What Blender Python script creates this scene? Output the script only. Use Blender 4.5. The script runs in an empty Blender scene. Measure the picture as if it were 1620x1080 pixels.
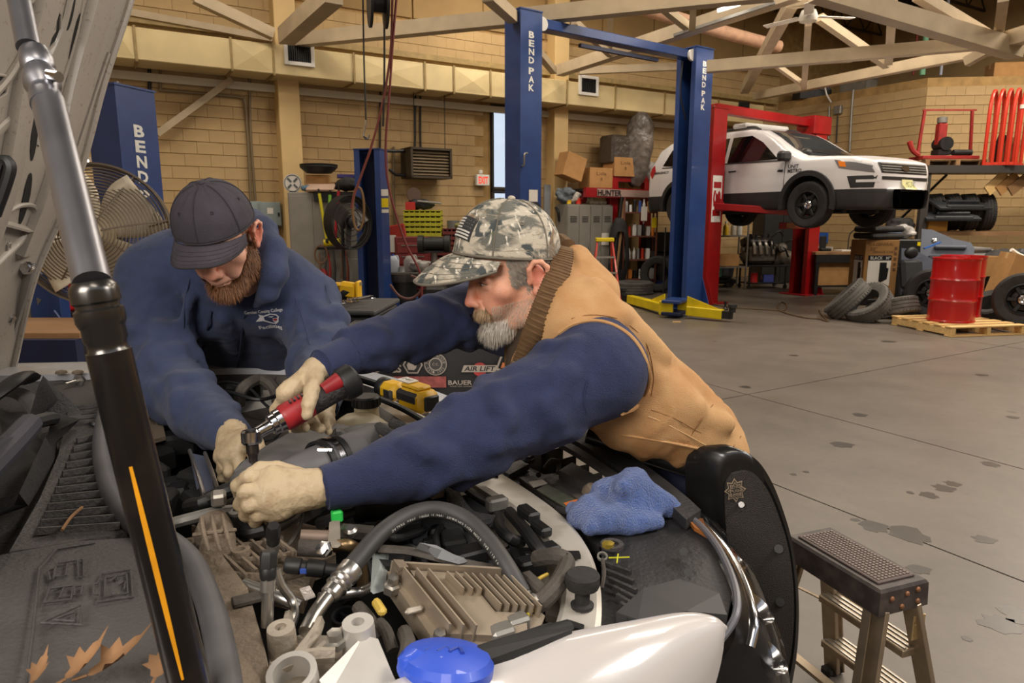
import bpy,bmesh,math,random
import numpy as np
from mathutils import Vector,Matrix,noise,geometry
from mathutils.bvhtree import BVHTree
R=math.radians
rnd=random.Random(7)
SC=bpy.context.scene
COL=SC.collection
# ------------------------------------------------------------ camera, sky, lamps, exposure
CAM_H,PITCH,FPX=1.55,R(10.2),1080.0
cam_data=bpy.data.cameras.new('camera')
cam_data.sensor_width=36.0
cam_data.lens=36.0*FPX/1620.0
cam_data.clip_start=0.02
cam_data.dof.use_dof=True
cam_data.dof.focus_distance=1.35
cam_data.dof.aperture_fstop=14.0
cam=bpy.data.objects.new('camera',cam_data)
COL.objects.link(cam)
cam.location=(0,0,CAM_H)
cam.rotation_euler=(R(90)-PITCH,0,0)
SC.camera=cam
SC.view_settings.view_transform='Standard'
SC.view_settings.look='None'
SC.view_settings.gamma=1.0
SC.view_settings.use_curve_mapping=False
SC.view_settings.exposure=0.0
w=bpy.data.worlds.new('daylight')
SC.world=w
w.use_nodes=True
w.node_tree.nodes['Background'].inputs[0].default_value=(0.80,0.88,1.0,1)
w.node_tree.nodes['Background'].inputs[1].default_value=1.0
def area_lamp(name,loc,target,sx,sy,power,col):
    l=bpy.data.lights.new(name,'AREA')
    l.shape='RECTANGLE';l.size=sx;l.size_y=sy;l.energy=power*(0.92 if name == 'high_bay_lamp' else 1.0);l.color=col
    o=bpy.data.objects.new(name,l)
    COL.objects.link(o)
    o.location=loc
    o.rotation_euler=(Vector(target)-Vector(loc)).to_track_quat('-Z','Y').to_euler()
    return o
WARM=(1.0,0.88,0.73)
NEUT=(1.0,0.93,0.85)
# high bay fittings over the working bays
for i,(lx,ly,pw) in enumerate([(-7.0,6.5,120),(-3.0,9.0,150),(2.2,8.4,180),(5.5,11.0,290),(0.6,12.6,190),(9.0,9.5,400),
                                  (4.5,4.5,170),(8.5,5.0,190),(-4.0,3.5,60),(11.0,12.6,260),(1.0,-2.0,120)]):
    area_lamp('high_bay_lamp',(lx,ly,6.62),(lx,ly,0),2.2,1.0,pw,WARM)
# unseen soft fill lamps, added to brighten the men and the engine bay
area_lamp('fill_lamp',(-0.85,-0.5,2.15),(-0.35,1.7,1.2),0.8,0.8,36,NEUT)
area_lamp('fill_lamp',(2.3,0.9,3.0),(0.1,1.4,1.1),0.8,0.8,46,NEUT)
# ------------------------------------------------------------ pixels to points
_UP=Vector((0,math.sin(PITCH),math.cos(PITCH)))
_FW=Vector((0,math.cos(PITCH),-math.sin(PITCH)))
CAM=Vector((0,0,CAM_H))
def ray(px,py):
    return Vector((1,0,0))*((px-810)/FPX)+_UP*(-(py-540)/FPX)+_FW
def G(px,py,z=0.0):
    d=ray(px,py);return CAM+d*((z-CAM_H)/d.z)
def D(px,py,y):
    d=ray(px,py);return CAM+d*(y/d.y)
def PL(px,py,p,n):
    d=ray(px,py);return CAM+d*((Vector(p)-CAM).dot(n)/d.dot(n))
ROT=R(31)
UB=Vector((math.cos(ROT),math.sin(ROT),0));VB=Vector((-math.sin(ROT),math.cos(ROT),0));ZZ=Vector((0,0,1))
KC=Vector((7.12,19.12,0))          # inner corner of back wall and side wall
def BW(px,py,off=0.0):               # point on a plane parallel to the back wall, off in front of it
    return PL(px,py,KC-VB*off,VB)
def RW(px,py,off=0.0):
    return PL(px,py,KC-UB*off,UB)
# ------------------------------------------------------------ materials
def C(r,g,b):
    f=lambda v:((v/255+0.055)/1.055) ** 2.4 if v >10 else v/255/12.92
    return (f(r),f(g),f(b),1.0)
_M={}
def mat(name,col,rough=0.6,metal=0.0,var=0.0,vscale=8.0,bump=0.0,bscale=60.0,rand=0.0,col2=None,mix=(0.4,0.6),trans=0.0,emis=0.0,coat=0.0,alpha=1.0,stretch=None,spec=0.5,sheen=0.0,detail=5.0):
    if name in _M:return _M[name]
    m=bpy.data.materials.new(name);m.use_nodes=True
    nt=m.node_tree;N=nt.nodes;L=nt.links
    b=N['Principled BSDF']
    b.inputs['Base Color'].default_value=col
    b.inputs['Roughness'].default_value=rough
    b.inputs['Metallic'].default_value=metal
    b.inputs['Specular IOR Level'].default_value=spec
    b.inputs['Coat Weight'].default_value=coat
    b.inputs['Transmission Weight'].default_value=trans
    b.inputs['Alpha'].default_value=alpha
    if sheen:b.inputs['Sheen Weight'].default_value=sheen
    if emis:
        b.inputs['Emission Color'].default_value=col;b.inputs['Emission Strength'].default_value=emis
    if var or bump or col2 or rand:
        tc=N.new('ShaderNodeTexCoord');src=tc.outputs['Object']
        if stretch:
            mp=N.new('ShaderNodeMapping');mp.inputs['Scale'].default_value=stretch
            L.new(src,mp.inputs['Vector']);src=mp.outputs[0]
    out=None
    if var or col2:
        n=N.new('ShaderNodeTexNoise');n.inputs['Scale'].default_value=vscale;n.inputs['Detail'].default_value=detail
        L.new(src,n.inputs['Vector'])
        cr=N.new('ShaderNodeValToRGB')
        if col2:
            cr.color_ramp.elements[0].position,cr.color_ramp.elements[1].position=mix
            cr.color_ramp.elements[0].color=col;cr.color_ramp.elements[1].color=col2
        else:
            cr.color_ramp.elements[0].position,cr.color_ramp.elements[1].position=0.3,0.7
            cr.color_ramp.elements[0].color=tuple(x*(1-var) for x in col[:3])+(1,)
            cr.color_ramp.elements[1].color=tuple(min(1,x*(1+var)) for x in col[:3])+(1,)
        L.new(n.outputs['Fac'],cr.inputs['Fac']);out=cr.outputs['Color']
    if rand:
        oi=N.new('ShaderNodeObjectInfo');mr=N.new('ShaderNodeMapRange')
        mr.inputs['To Min'].default_value=1-rand;mr.inputs['To Max'].default_value=1+rand
        L.new(oi.outputs['Random'],mr.inputs['Value'])
        mx=N.new('ShaderNodeMix');mx.data_type='RGBA';mx.blend_type='MULTIPLY';mx.inputs['Factor'].default_value=1
        if out is None:mx.inputs[6].default_value=col
        else:L.new(out,mx.inputs[6])
        L.new(mr.outputs[0],mx.inputs[7]);out=mx.outputs[2]
    if out is not None:L.new(out,b.inputs['Base Color'])
    if bump:
        n2=N.new('ShaderNodeTexNoise');n2.inputs['Scale'].default_value=bscale;n2.inputs['Detail'].default_value=4
        L.new(src,n2.inputs['Vector'])
        bp=N.new('ShaderNodeBump');bp.inputs['Strength'].default_value=bump;bp.inputs['Distance'].default_value=0.02
        L.new(n2.outputs['Fac'],bp.inputs['Height']);L.new(bp.outputs[0],b.inputs['Normal'])
    _M[name]=m
    return m
# ------------------------------------------------------------ mesh builder
def frame_of(d,up=ZZ):
    d=Vector(d).normalized()
    up=Vector(up)
    if abs(d.dot(up.normalized())) >0.98:up=Vector((0,1,0)) if abs(d.y) <0.9 else Vector((1,0,0))
    x=up.cross(d).normalized();y=d.cross(x)
    return x,y,d
def smooth_path(pts,k=6):
    P=[Vector(p) for p in pts]
    if len(P) <3:return P
    Q=[P[0]*2-P[1]]+P+[P[-1]*2-P[-2]]
    out=[]
    for i in range(1,len(Q)-2):
        a,b,c,d=Q[i-1],Q[i],Q[i+1],Q[i+2]
        for j in range(k):
            t=j/k
            out.append(0.5*((2*b)+(c-a)*t+(2*a-5*b+4*c-d)*t*t+(3*b-a-3*c+d)*t ** 3))
    out.append(P[-1]);return out
class MB:
    def __init__(s):s.v=[];s.f=[];s.mi=[];s.m=0
    def add(s,vs,fs):
        o=len(s.v);s.v += [tuple(v) for v in vs];s.f += [tuple(i+o for i in f) for f in fs];s.mi += [s.m]*len(fs);return s
    def box(s,c,size,rot=None,bev=0.0):
        hx,hy,hz=[x/2 for x in size];c=Vector(c)
        if isinstance(rot,(int,float)):rot=Matrix.Rotation(rot,3,'Z')
        if bev <= 0:
            vs=[(x,y,z) for x in (-hx,hx) for y in (-hy,hy) for z in (-hz,hz)]
            fs=[(0,1,3,2),(4,6,7,5),(0,4,5,1),(2,3,7,6),(0,2,6,4),(1,5,7,3)]
        else:
            b=min(bev,hx*.9,hy*.9,hz*.9);vs=[];idx={}
            for sx in (-1,1):
                for sy in (-1,1):
                    for sz in (-1,1):
                        for a in range(3):
                            p=[sx*(hx-b),sy*(hy-b),sz*(hz-b)]
                            p[a]=(sx*hx,sy*hy,sz*hz)[a]
                            idx[(sx,sy,sz,a)]=len(vs);vs.append(tuple(p))
            fs=[]
            for a in range(3):
                o=[i for i in range(3) if i != a]
                for sg in (-1,1):
                    q=[]
                    for u,v in ((-1,-1),(1,-1),(1,1),(-1,1)):
                        k=[0,0,0];k[a]=sg;k[o[0]]=u;k[o[1]]=v;q.append(idx[(*k,a)])
                    fs.append(q if (sg >0) == (a != 1) else q[::-1])
            for a in range(3):
                o=[i for i in range(3) if i != a]
                for u in (-1,1):
                    for v in (-1,1):
                        q=[]
                        for sg,fa in ((-1,o[0]),(1,o[0]),(1,o[1]),(-1,o[1])):
                            k=[0,0,0];k[a]=sg;k[o[0]]=u;k[o[1]]=v;q.append(idx[(*k,fa)])
                        fs.append(q)
            for sx in (-1,1):
                for sy in (-1,1):
                    for sz in (-1,1):fs.append([idx[(sx,sy,sz,a)] for a in range(3)])
        s.add([c+(rot @ Vector(v) if rot is not None else Vector(v)) for v in vs],fs);return s
    def bar(s,a,b,w,h,up=ZZ,bev=0.0):
        a,b=Vector(a),Vector(b);x,y,d=frame_of(b-a,up)
        return s.box((a+b)/2,(w,h,(b-a).length),Matrix((x,y,d)).transposed(),bev)
    def tube(s,pts,r,n=10,k=5,cap=True,flat=None,up=None):
        P=smooth_path(pts,k) if k >1 else [Vector(p) for p in pts]
        m=len(P);rr=r if hasattr(r,'__len__') else [r,r]
        t0=(P[1]-P[0]).normalized();x,y,_=frame_of(t0,up or ZZ);rings=[]
        for i in range(m):
            t=(P[min(i+1,m-1)]-P[max(i-1,0)]).normalized()
            ax=t0.cross(t)
            if ax.length >1e-6:
                q=Matrix.Rotation(t0.angle(t),3,ax.normalized());x=q @ x;y=q @ y
            t0=t
            u=i/(m-1)*(len(rr)-1);j=min(int(u),len(rr)-2);ra=rr[j]+(rr[j+1]-rr[j])*(u-j)
            rings.append([P[i]+(x*math.cos(6.28318*a/n)+y*math.sin(6.28318*a/n)*(flat or 1))*ra for a in range(n)])
        return s.loft(rings,cap)
    def loft(s,rings,cap=True,closed=True):
        n=len(rings[0]);vs=[v for r in rings for v in r];fs=[]
        for i in range(len(rings)-1):
            for a in range(n if closed else n-1):
                b=(a+1) % n;fs.append((i*n+a,i*n+b,(i+1)*n+b,(i+1)*n+a))
        if cap and closed:fs += [tuple(range(n))[::-1],tuple((len(rings)-1)*n+a for a in range(n))]
        return s.add(vs,fs)
    def cyl(s,a,b,r,n=16,r2=None):
        return s.tube([a,b],[r,r if r2 is None else r2],n,1)
    def lathe(s,prof,c=(0,0,0),axis=ZZ,n=24,cap=True):
        x,y,d=frame_of(axis);c=Vector(c)
        return s.loft([[c+d*z+(x*math.cos(6.28318*a/n)+y*math.sin(6.28318*a/n))*r for a in range(n)] for r,z in prof],cap)
    def ring(s,c,axis,prof,n=32):      # closed profile [(radius, along axis)] swept round: tyres, rims
        x,y,d=frame_of(axis);c=Vector(c);m=len(prof);vs=[];fs=[]
        for a in range(n):
            e=x*math.cos(6.28318*a/n)+y*math.sin(6.28318*a/n)
            vs += [c+e*r+d*z for r,z in prof]
        for a in range(n):
            b=(a+1) % n
            for j in range(m):fs.append((a*m+j,b*m+j,b*m+(j+1) % m,a*m+(j+1) % m))
        return s.add(vs,fs)
    def prism(s,poly,o,ex,ey,depth):
        o,ex,ey=Vector(o),Vector(ex),Vector(ey);nz=ex.cross(ey).normalized()*depth
        n=len(poly);a=[o+ex*p[0]+ey*p[1] for p in poly]
        fs=[tuple(range(n))[::-1],tuple(range(n,2*n))]+[(i,(i+1) % n,n+(i+1) % n,n+i) for i in range(n)]
        return s.add(a+[p+nz for p in a],fs)
    def ell(s,c,rad,rot=None,nu=16,nv=10):
        c=Vector(c);vs=[];fs=[]
        for i in range(nv+1):
            th=math.pi*i/nv
            for j in range(nu):
                p=Vector((rad[0]*math.sin(th)*math.cos(6.28318*j/nu),rad[1]*math.sin(th)*math.sin(6.28318*j/nu),rad[2]*math.cos(th)))
                vs.append(c+(rot @ p if rot is not None else p))
        for i in range(nv):
            for j in range(nu):
                k=(j+1) % nu;fs.append((i*nu+j,(i+1)*nu+j,(i+1)*nu+k,i*nu+k))
        return s.add(vs,fs)
    def grid(s,fn,nu,nv,thick=0.0):     # fn(u,v)->Vector, u,v in 0..1
        P=[[Vector(fn(i/nu,j/nv)) for j in range(nv+1)] for i in range(nu+1)]
        vs=[p for r in P for p in r];n=nv+1
        fs=[(i*n+j,(i+1)*n+j,(i+1)*n+j+1,i*n+j+1) for i in range(nu) for j in range(nv)]
        if thick:
            o=len(vs);nn=[]
            for i in range(nu+1):
                for j in range(nv+1):
                    a=P[min(i+1,nu)][j]-P[max(i-1,0)][j];b=P[i][min(j+1,nv)]-P[i][max(j-1,0)]
                    q=a.cross(b);nn.append(P[i][j]-(q.normalized() if q.length >1e-12 else ZZ)*thick)
            vs=vs+nn;fs += [tuple(k+o for k in f[::-1]) for f in fs]
            e=[(i*n,(i+1)*n) for i in range(nu)]+[((i+1)*n+nv,i*n+nv) for i in range(nu)]+[(j+1,j) for j in range(nv)]+[(nu*n+j,nu*n+j+1) for j in range(nv)]
            fs += [(b,a,a+o,b+o) for a,b in e]
        return s.add(vs,fs)
WM={}
def _mesh(name,v,f,mats,mi=None,smooth=35):
    me=bpy.data.meshes.new(name);me.from_pydata(v,[],f)
    for m in mats:me.materials.append(m)
    if mi is not None and any(mi):me.polygons.foreach_set('material_index',mi)
    if smooth:
        me.polygons.foreach_set('use_smooth',[True]*len(me.polygons))
        if smooth <180:me.set_sharp_from_angle(angle=R(smooth))
    me.update();return me
def fixn(me):
    bm=bmesh.new();bm.from_mesh(me);bmesh.ops.recalc_face_normals(bm,faces=bm.faces);bm.to_mesh(me);bm.free()
def obj(name,mb,m,parent=None,label=None,local=False,smooth=35,kind=None,origin=None):
    mats=m if isinstance(m,(list,tuple)) else [m]
    vs=mb.v
    if parent is not None:
        W=WM[parent.name]
        if not local:
            I=W.inverted();vs=[tuple(I @ Vector(v)) for v in vs]
    else:
        a=np.array(vs);o=Vector(origin) if origin is not None else Vector((float((a[:,0].min()+a[:,0].max())/2),float((a[:,1].min()+a[:,1].max())/2),float(a[:,2].min())))
        vs=[tuple(Vector(v)-o) for v in vs];W=Matrix.Translation(o)
    me=_mesh(name,vs,mb.f,mats,mb.mi,0);fixn(me)
    if smooth:
        me.polygons.foreach_set('use_smooth',[True]*len(me.polygons))
        if smooth <180:me.set_sharp_from_angle(angle=R(smooth))
    ob=bpy.data.objects.new(name,me);COL.objects.link(ob)
    if parent is not None:ob.parent=parent
    else:ob.matrix_world=W
    WM[ob.name]=W
    if label:ob['label']=label
    if kind:ob['kind']=kind
    return ob
def tag(o,label,cat,group=None):
    o['label']=label;o['category']=cat
    if group:o['group']=group
    return o
def thing(name,label,cat,loc=(0,0,0),rot=None,group=None):
    o=bpy.data.objects.new(name,None);COL.objects.link(o);o.empty_display_size=0.1
    M=Matrix.Translation(Vector(loc))
    if rot is not None:M=M @ (Matrix.Rotation(rot,4,'Z') if isinstance(rot,(int,float)) else rot.to_4x4())
    o.matrix_world=M;WM[o.name]=M
    return tag(o,label,cat,group)
def struct(name,mb,m,parent=None,smooth=0):
    o=obj(name,mb,m,parent,smooth=smooth)
    if parent is None:o['kind']='structure'
    return o
def copy_tree(o,parent=None):
    c=o.copy();COL.objects.link(c)
    if parent is not None:c.parent=parent
    for ch in [x for x in COL.objects if x.parent == o]:copy_tree(ch,c)
    return c
def dup(o,loc,rot=None,label=None):
    c=copy_tree(o);M=Matrix.Translation(Vector(loc))
    if rot is not None:M=M @ (Matrix.Rotation(rot,4,'Z') if isinstance(rot,(int,float)) else rot.to_4x4())
    c.matrix_world=M;WM[c.name]=M
    if label:c['label']=label
    return c
# flat lettering, standing a hair proud of its surface
_TXT={}
def text_geo(s,bold=0.0):
    if (s,bold) in _TXT:return _TXT[(s,bold)]
    cu=bpy.data.curves.new('t','FONT');cu.body=s;cu.size=1;cu.resolution_u=2;cu.offset=bold;cu.align_x='CENTER';cu.align_y='CENTER';cu.fill_mode='FRONT'
    ob=bpy.data.objects.new('t',cu);COL.objects.link(ob)
    dg=bpy.context.evaluated_depsgraph_get();dg.update()
    me=ob.evaluated_get(dg).to_mesh()
    v=[(q.co.x,q.co.y) for q in me.vertices];f=[tuple(p.vertices) for p in me.polygons]
    ob.evaluated_get(dg).to_mesh_clear();bpy.data.objects.remove(ob);bpy.data.curves.remove(cu)
    a=np.array(v) if v else np.zeros((1,2));c=(a.min(0)+a.max(0))/2;sz=a.max(0)-a.min(0)
    _TXT[(s,bold)]=([(x-c[0],y-c[1]) for x,y in v],f,sz);return _TXT[(s,bold)]
def text(mb,s,o,ex,ey,w=None,h=None,bold=0.0,slant=0.0):
    v,f,sz=text_geo(s,bold);o,ex,ey=Vector(o),Vector(ex).normalized(),Vector(ey).normalized()
    kx=w/sz[0] if w else h/sz[1];ky=h/sz[1] if h else kx
    return mb.add([o+ex*(x*kx+y*ky*slant)+ey*(y*ky) for x,y in v],f)
def fill2d(poly,step):
    P=[Vector(p) for p in poly];out=[]
    for i in range(len(P)):
        a,b=P[i],P[(i+1) % len(P)];n=max(1,int((b-a).length/step))
        out += [a.lerp(b,j/n) for j in range(n)]
    nb=len(out);xs=[p[0] for p in out];ys=[p[1] for p in out];y=min(ys)+step*.5;row=0
    def inside(x,y):
        c=False
        for i in range(nb):
            x0,y0=out[i];x1,y1=out[(i+1) % nb]
            if (y0 >y) != (y1 >y) and x <(x1-x0)*(y-y0)/(y1-y0)+x0:c=not c
        return c
    q=[]
    while y <max(ys):
        x=min(xs)+step*(.5 if row % 2 else .99)
        while x <max(xs):
            if inside(x,y):q.append(Vector((x,y)))
            x += step
        y += step;row += 1
    v,e,f,*_=geometry.delaunay_2d_cdt(out+q,[],[list(range(nb))],1,1e-5)
    return [tuple(p) for p in v],[tuple(t) for t in f]
def decal(mb,v2,f,o,ex,ey,bvh,off=0.002,far=2.0):   # lay a flat shape on a surface, along -(ex x ey)
    o,ex,ey=Vector(o),Vector(ex),Vector(ey);n=ex.cross(ey).normalized();vs=[];last=None
    for x,y in v2:
        p=o+ex*x+ey*y;h=bvh.ray_cast(p+n*far,-n)
        if h[0] is None:
            q=bvh.find_nearest(p);h0=q[0]
        else:h0=h[0]
        vs.append(h0+n*off)
    return mb.add(vs,f)
def bvh_of(v,f):return BVHTree.FromPolygons([tuple(x) for x in v],[tuple(int(i) for i in q) for q in f])
# ------------------------------------------------------------ soft solids: smooth unions of capsules and ellipsoids, meshed by surface nets
class SDF:
    def __init__(s,lo,hi,h):
        s.lo=np.array(lo,np.float32);s.h=h
        s.n=np.ceil((np.array(hi)-s.lo)/h).astype(int)+1
        s.f=np.full(s.n,0.08,np.float32)
    def win(s,a,b):
        i0=np.clip(((np.array(a)-s.lo)/s.h).astype(int),0,s.n-1);i1=np.clip(((np.array(b)-s.lo)/s.h).astype(int)+2,1,s.n)
        if (i1 <= i0).any():return None
        g=[s.lo[k]+s.h*np.arange(i0[k],i1[k],dtype=np.float32) for k in range(3)]
        return tuple(slice(i0[k],i1[k]) for k in range(3)),g[0][:,None,None],g[1][None,:,None],g[2][None,None,:]
    def put(s,sl,d,k,mode):
        f=s.f[sl]
        if mode == '+':
            if k >0:
                h=np.clip(0.5+0.5*(f-d)/k,0,1);s.f[sl]=f*(1-h)+d*h-k*h*(1-h)
            else:s.f[sl]=np.minimum(f,d)
        else:
            d=-d
            if k >0:
                h=np.clip(0.5-0.5*(f-d)/k,0,1);s.f[sl]=f*(1-h)+d*h+k*h*(1-h)
            else:s.f[sl]=np.maximum(f,d)
    def cap(s,a,b,ra,rb=None,k=0.01,mode='+',flat=None):
        rb=ra if rb is None else rb;a=np.array(a,np.float32);b=np.array(b,np.float32);m=max(ra,rb)+2*k+0.03
        w=s.win(np.minimum(a,b)-m,np.maximum(a,b)+m)
        if w is None:return s
        sl,X,Y,Z=w;d=b-a;L=float(d @ d)+1e-12
        t=np.clip(((X-a[0])*d[0]+(Y-a[1])*d[1]+(Z-a[2])*d[2])/L,0,1)
        q=np.sqrt((X-a[0]-t*d[0]) ** 2+(Y-a[1]-t*d[1]) ** 2+(Z-a[2]-t*d[2]) ** 2)-(ra+(rb-ra)*t)
        s.put(sl,q,k,mode);return s
    def ell(s,c,r,rot=None,k=0.01,mode='+'):
        c=np.array(c,np.float32);r=np.array(r,np.float32);m=r.max()+2*k+0.03
        w=s.win(c-m,c+m)
        if w is None:return s
        sl,X,Y,Z=w;X=X-c[0];Y=Y-c[1];Z=Z-c[2]
        if rot is not None:
            A=np.array(rot,np.float32);X,Y,Z=A[0,0]*X+A[1,0]*Y+A[2,0]*Z,A[0,1]*X+A[1,1]*Y+A[2,1]*Z,A[0,2]*X+A[1,2]*Y+A[2,2]*Z
        k0=np.sqrt((X/r[0]) ** 2+(Y/r[1]) ** 2+(Z/r[2]) ** 2);k1=np.sqrt((X/r[0] ** 2) ** 2+(Y/r[1] ** 2) ** 2+(Z/r[2] ** 2) ** 2)
        s.put(sl,k0*(k0-1)/(k1+1e-6),k,mode);return s
    def path(s,pts,rad,k=0.01,mode='+'):
        for i in range(len(pts)-1):s.cap(pts[i],pts[i+1],rad[i],rad[i+1],k,mode)
        return s
    def mesh(s,smooth=2):
        f=s.f;n=s.n;c=tuple(x-1 for x in n);acc=np.zeros(c+(3,),np.float32);cnt=np.zeros(c,np.int8)
        cs=[(i,j,k) for i in (0,1) for j in (0,1) for k in (0,1)]
        def sl(o):return f[o[0]:o[0]+c[0],o[1]:o[1]+c[1],o[2]:o[2]+c[2]]
        for a in cs:
            for ax in range(3):
                if a[ax]:continue
                b=list(a);b[ax]=1;fa,fb=sl(a),sl(b);m=(fa <0) != (fb <0)
                if not m.any():continue
                ii=np.nonzero(m);t=fa[ii]/(fa[ii]-fb[ii]);p=np.tile(np.array(a,np.float32),(len(t),1));p[:,ax] += t
                acc[ii] += p;cnt[ii] += 1
        act=np.nonzero(cnt >0);idx=np.full(c,-1,np.int64);idx[act]=np.arange(len(act[0]))
        V=s.lo+s.h*(np.stack(act,1)+acc[act]/cnt[act][:,None]);F=[]
        for ax in range(3):
            sa=[slice(1,n[k]-1) for k in range(3)];sa[ax]=slice(0,n[ax]-1);sb=list(sa);sb[ax]=slice(1,n[ax])
            A,B=f[tuple(sa)] <0,f[tuple(sb)] <0;m=np.stack(np.nonzero(A != B),1)
            if not len(m):continue
            sign=A[tuple(m.T)];base=m.copy()
            for k in range(3):
                if k != ax:base[:,k] += 1
            u,v=[(1,2),(2,0),(0,1)][ax];q=[]
            for du,dv in ((-1,-1),(0,-1),(0,0),(-1,0)):
                p=base.copy();p[:,u] += du;p[:,v] += dv;q.append(idx[tuple(p.T)])
            q=np.stack(q,1);q[~sign]=q[~sign][:,::-1];F.append(q)
        F=np.concatenate(F);F=F[(F >= 0).all(1)]
        for _ in range(smooth):V=relax(V,F)
        return V,F
def relax(V,F,w=0.5):
    A=np.zeros_like(V);n=np.zeros(len(V),np.float32)
    for i in range(F.shape[1]):
        for j in (1,F.shape[1]-1):
            np.add.at(A,F[:,i],V[F[:,(i+j) % F.shape[1]]]);np.add.at(n,F[:,i],1)
    return V*(1-w)+w*A/np.maximum(n,1)[:,None]
def vnorm(V,F):
    a=np.cross(V[F[:,2]]-V[F[:,0]],V[F[:,3]]-V[F[:,1]]);N=np.zeros_like(V)
    for i in range(4):np.add.at(N,F[:,i],a)
    return N/(np.linalg.norm(N,axis=1)[:,None]+1e-12)
def npobj(name,V,F,m,parent,mi=None,smooth=180):
    I=np.array(WM[parent.name].inverted());V2=V @ I[:3,:3].T+I[:3,3]
    mats=m if isinstance(m,(list,tuple)) else [m]
    me=bpy.data.meshes.new(name);me.vertices.add(len(V2));me.vertices.foreach_set('co',V2.astype(np.float32).ravel())
    k=F.shape[1];me.loops.add(F.size);me.loops.foreach_set('vertex_index',F.astype(np.int32).ravel());me.polygons.add(len(F))
    me.polygons.foreach_set('loop_start',np.arange(0,F.size,k,dtype=np.int32));me.polygons.foreach_set('use_smooth',np.ones(len(F),bool))
    for q in mats:me.materials.append(q)
    if mi is not None:me.polygons.foreach_set('material_index',np.asarray(mi,np.int32))
    me.update(calc_edges=True);me.validate()
    o=bpy.data.objects.new(name,me);COL.objects.link(o);o.parent=parent;WM[o.name]=WM[parent.name];return o
# ------------------------------------------------------------ the hall
M_block=mat('block_paint',C(176,148,104),0.75,var=0.09,vscale=3.0,rand=0.025,bump=0.25,bscale=90)
M_mortar=mat('mortar',C(160,128,80),0.9,var=0.2,vscale=6)
M_duct=mat('duct_paint',C(204,184,136),0.55,var=0.08,vscale=2.5,bump=0.1,bscale=12)
M_ductdk=mat('duct_flange',C(150,128,82),0.6,var=0.2,vscale=9)
M_steel=mat('truss_paint',C(178,160,132),0.6,var=0.12,vscale=3)
M_deck=mat('roof_deck',C(44,38,32),0.9,var=0.3,vscale=2)
M_joist=mat('joist',C(62,54,46),0.8,var=0.2,vscale=3)
M_white=mat('white_enamel',C(225,222,215),0.4)
M_black=mat('black_plastic',C(26,26,27),0.5,var=0.25,vscale=12)
M_dark=mat('dark_metal',C(42,41,42),0.5,0.4,var=0.3,vscale=10)
M_grey=mat('grey_steel',C(135,132,126),0.45,0.5,var=0.15,vscale=7)
M_conduit=mat('conduit',C(120,104,80),0.5,0.3)
M_concrete=None
def floor_mat():
    m=mat('polished_concrete',C(108,100,92),0.42,var=0.10,vscale=1.2,rand=0.02)
    nt=m.node_tree;N=nt.nodes;L=nt.links;b=N['Principled BSDF']
    base=b.inputs['Base Color'].links[0].from_socket
    tc=N.new('ShaderNodeTexCoord')
    n=N.new('ShaderNodeTexNoise');n.inputs['Scale'].default_value=7;n.inputs['Detail'].default_value=8;n.inputs['Roughness'].default_value=.7
    L.new(tc.outputs['Object'],n.inputs['Vector'])
    v=N.new('ShaderNodeTexVoronoi');v.inputs['Scale'].default_value=1.7;L.new(tc.outputs['Object'],v.inputs['Vector'])
    ad=N.new('ShaderNodeMath');ad.operation='MULTIPLY_ADD';ad.inputs[1].default_value=.16;L.new(n.outputs['Fac'],ad.inputs[0]);L.new(v.outputs['Distance'],ad.inputs[2])
    r=N.new('ShaderNodeValToRGB');r.color_ramp.elements[0].position=.135;r.color_ramp.elements[1].position=.165
    r.color_ramp.elements[0].color=(.62,.6,.58,1);r.color_ramp.elements[1].color=(1,1,1,1);L.new(ad.outputs[0],r.inputs['Fac'])
    r2=N.new('ShaderNodeValToRGB');r2.color_ramp.elements[0].position=.3;r2.color_ramp.elements[1].position=.62
    r2.color_ramp.elements[0].color=(.74,.73,.72,1);r2.color_ramp.elements[1].color=(1.04,1.03,1.0,1)
    n3=N.new('ShaderNodeTexNoise');n3.inputs['Scale'].default_value=2.3;n3.inputs['Detail'].default_value=9;n3.inputs['Roughness'].default_value=.75;L.new(tc.outputs['Object'],n3.inputs['Vector']);L.new(n3.outputs['Fac'],r2.inputs['Fac'])
    out=base
    for q in (r.outputs[0],r2.outputs[0]):
        mx=N.new('ShaderNodeMix');mx.data_type='RGBA';mx.blend_type='MULTIPLY';mx.inputs['Factor'].default_value=1
        L.new(out,mx.inputs[6]);L.new(q,mx.inputs[7]);out=mx.outputs[2]
    L.new(out,b.inputs['Base Color'])
    return m
M_floor=floor_mat()
def UV(p):return p.dot(UB),p.dot(VB)
def PT(u,v,z=0):return UB*u+VB*v+ZZ*z
fl=struct('floor',MB().box(PT(4,8,-0.16),(44,40,0.3),ROT),mat('floor_joint',C(58,52,46),0.9))
v1=UV(G(1380,586))[1];u2=UV(G(1375,676))[0];u3=UV(G(1410,838))[0]
us=[-18,-11,-6.2,-1.4,u3,u2,u2+4.6,u2+9.2,26];vs_=[-11.5,-5.2,-.6,v1,v1+4.6,v1+9.2,20,27.5]
for i in range(len(us)-1):
    for j in range(len(vs_)-1):
        g=0.006
        mb=MB().box(PT((us[i]+us[i+1])/2,(vs_[j]+vs_[j+1])/2,-0.006),(us[i+1]-us[i]-2*g,vs_[j+1]-vs_[j]-2*g,0.012),ROT)
        obj('slab',mb,M_floor,fl,smooth=0)
M_stain=mat('oil_stain',C(66,61,56),.34,var=.2,vscale=9)
q=random.Random(14)
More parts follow.
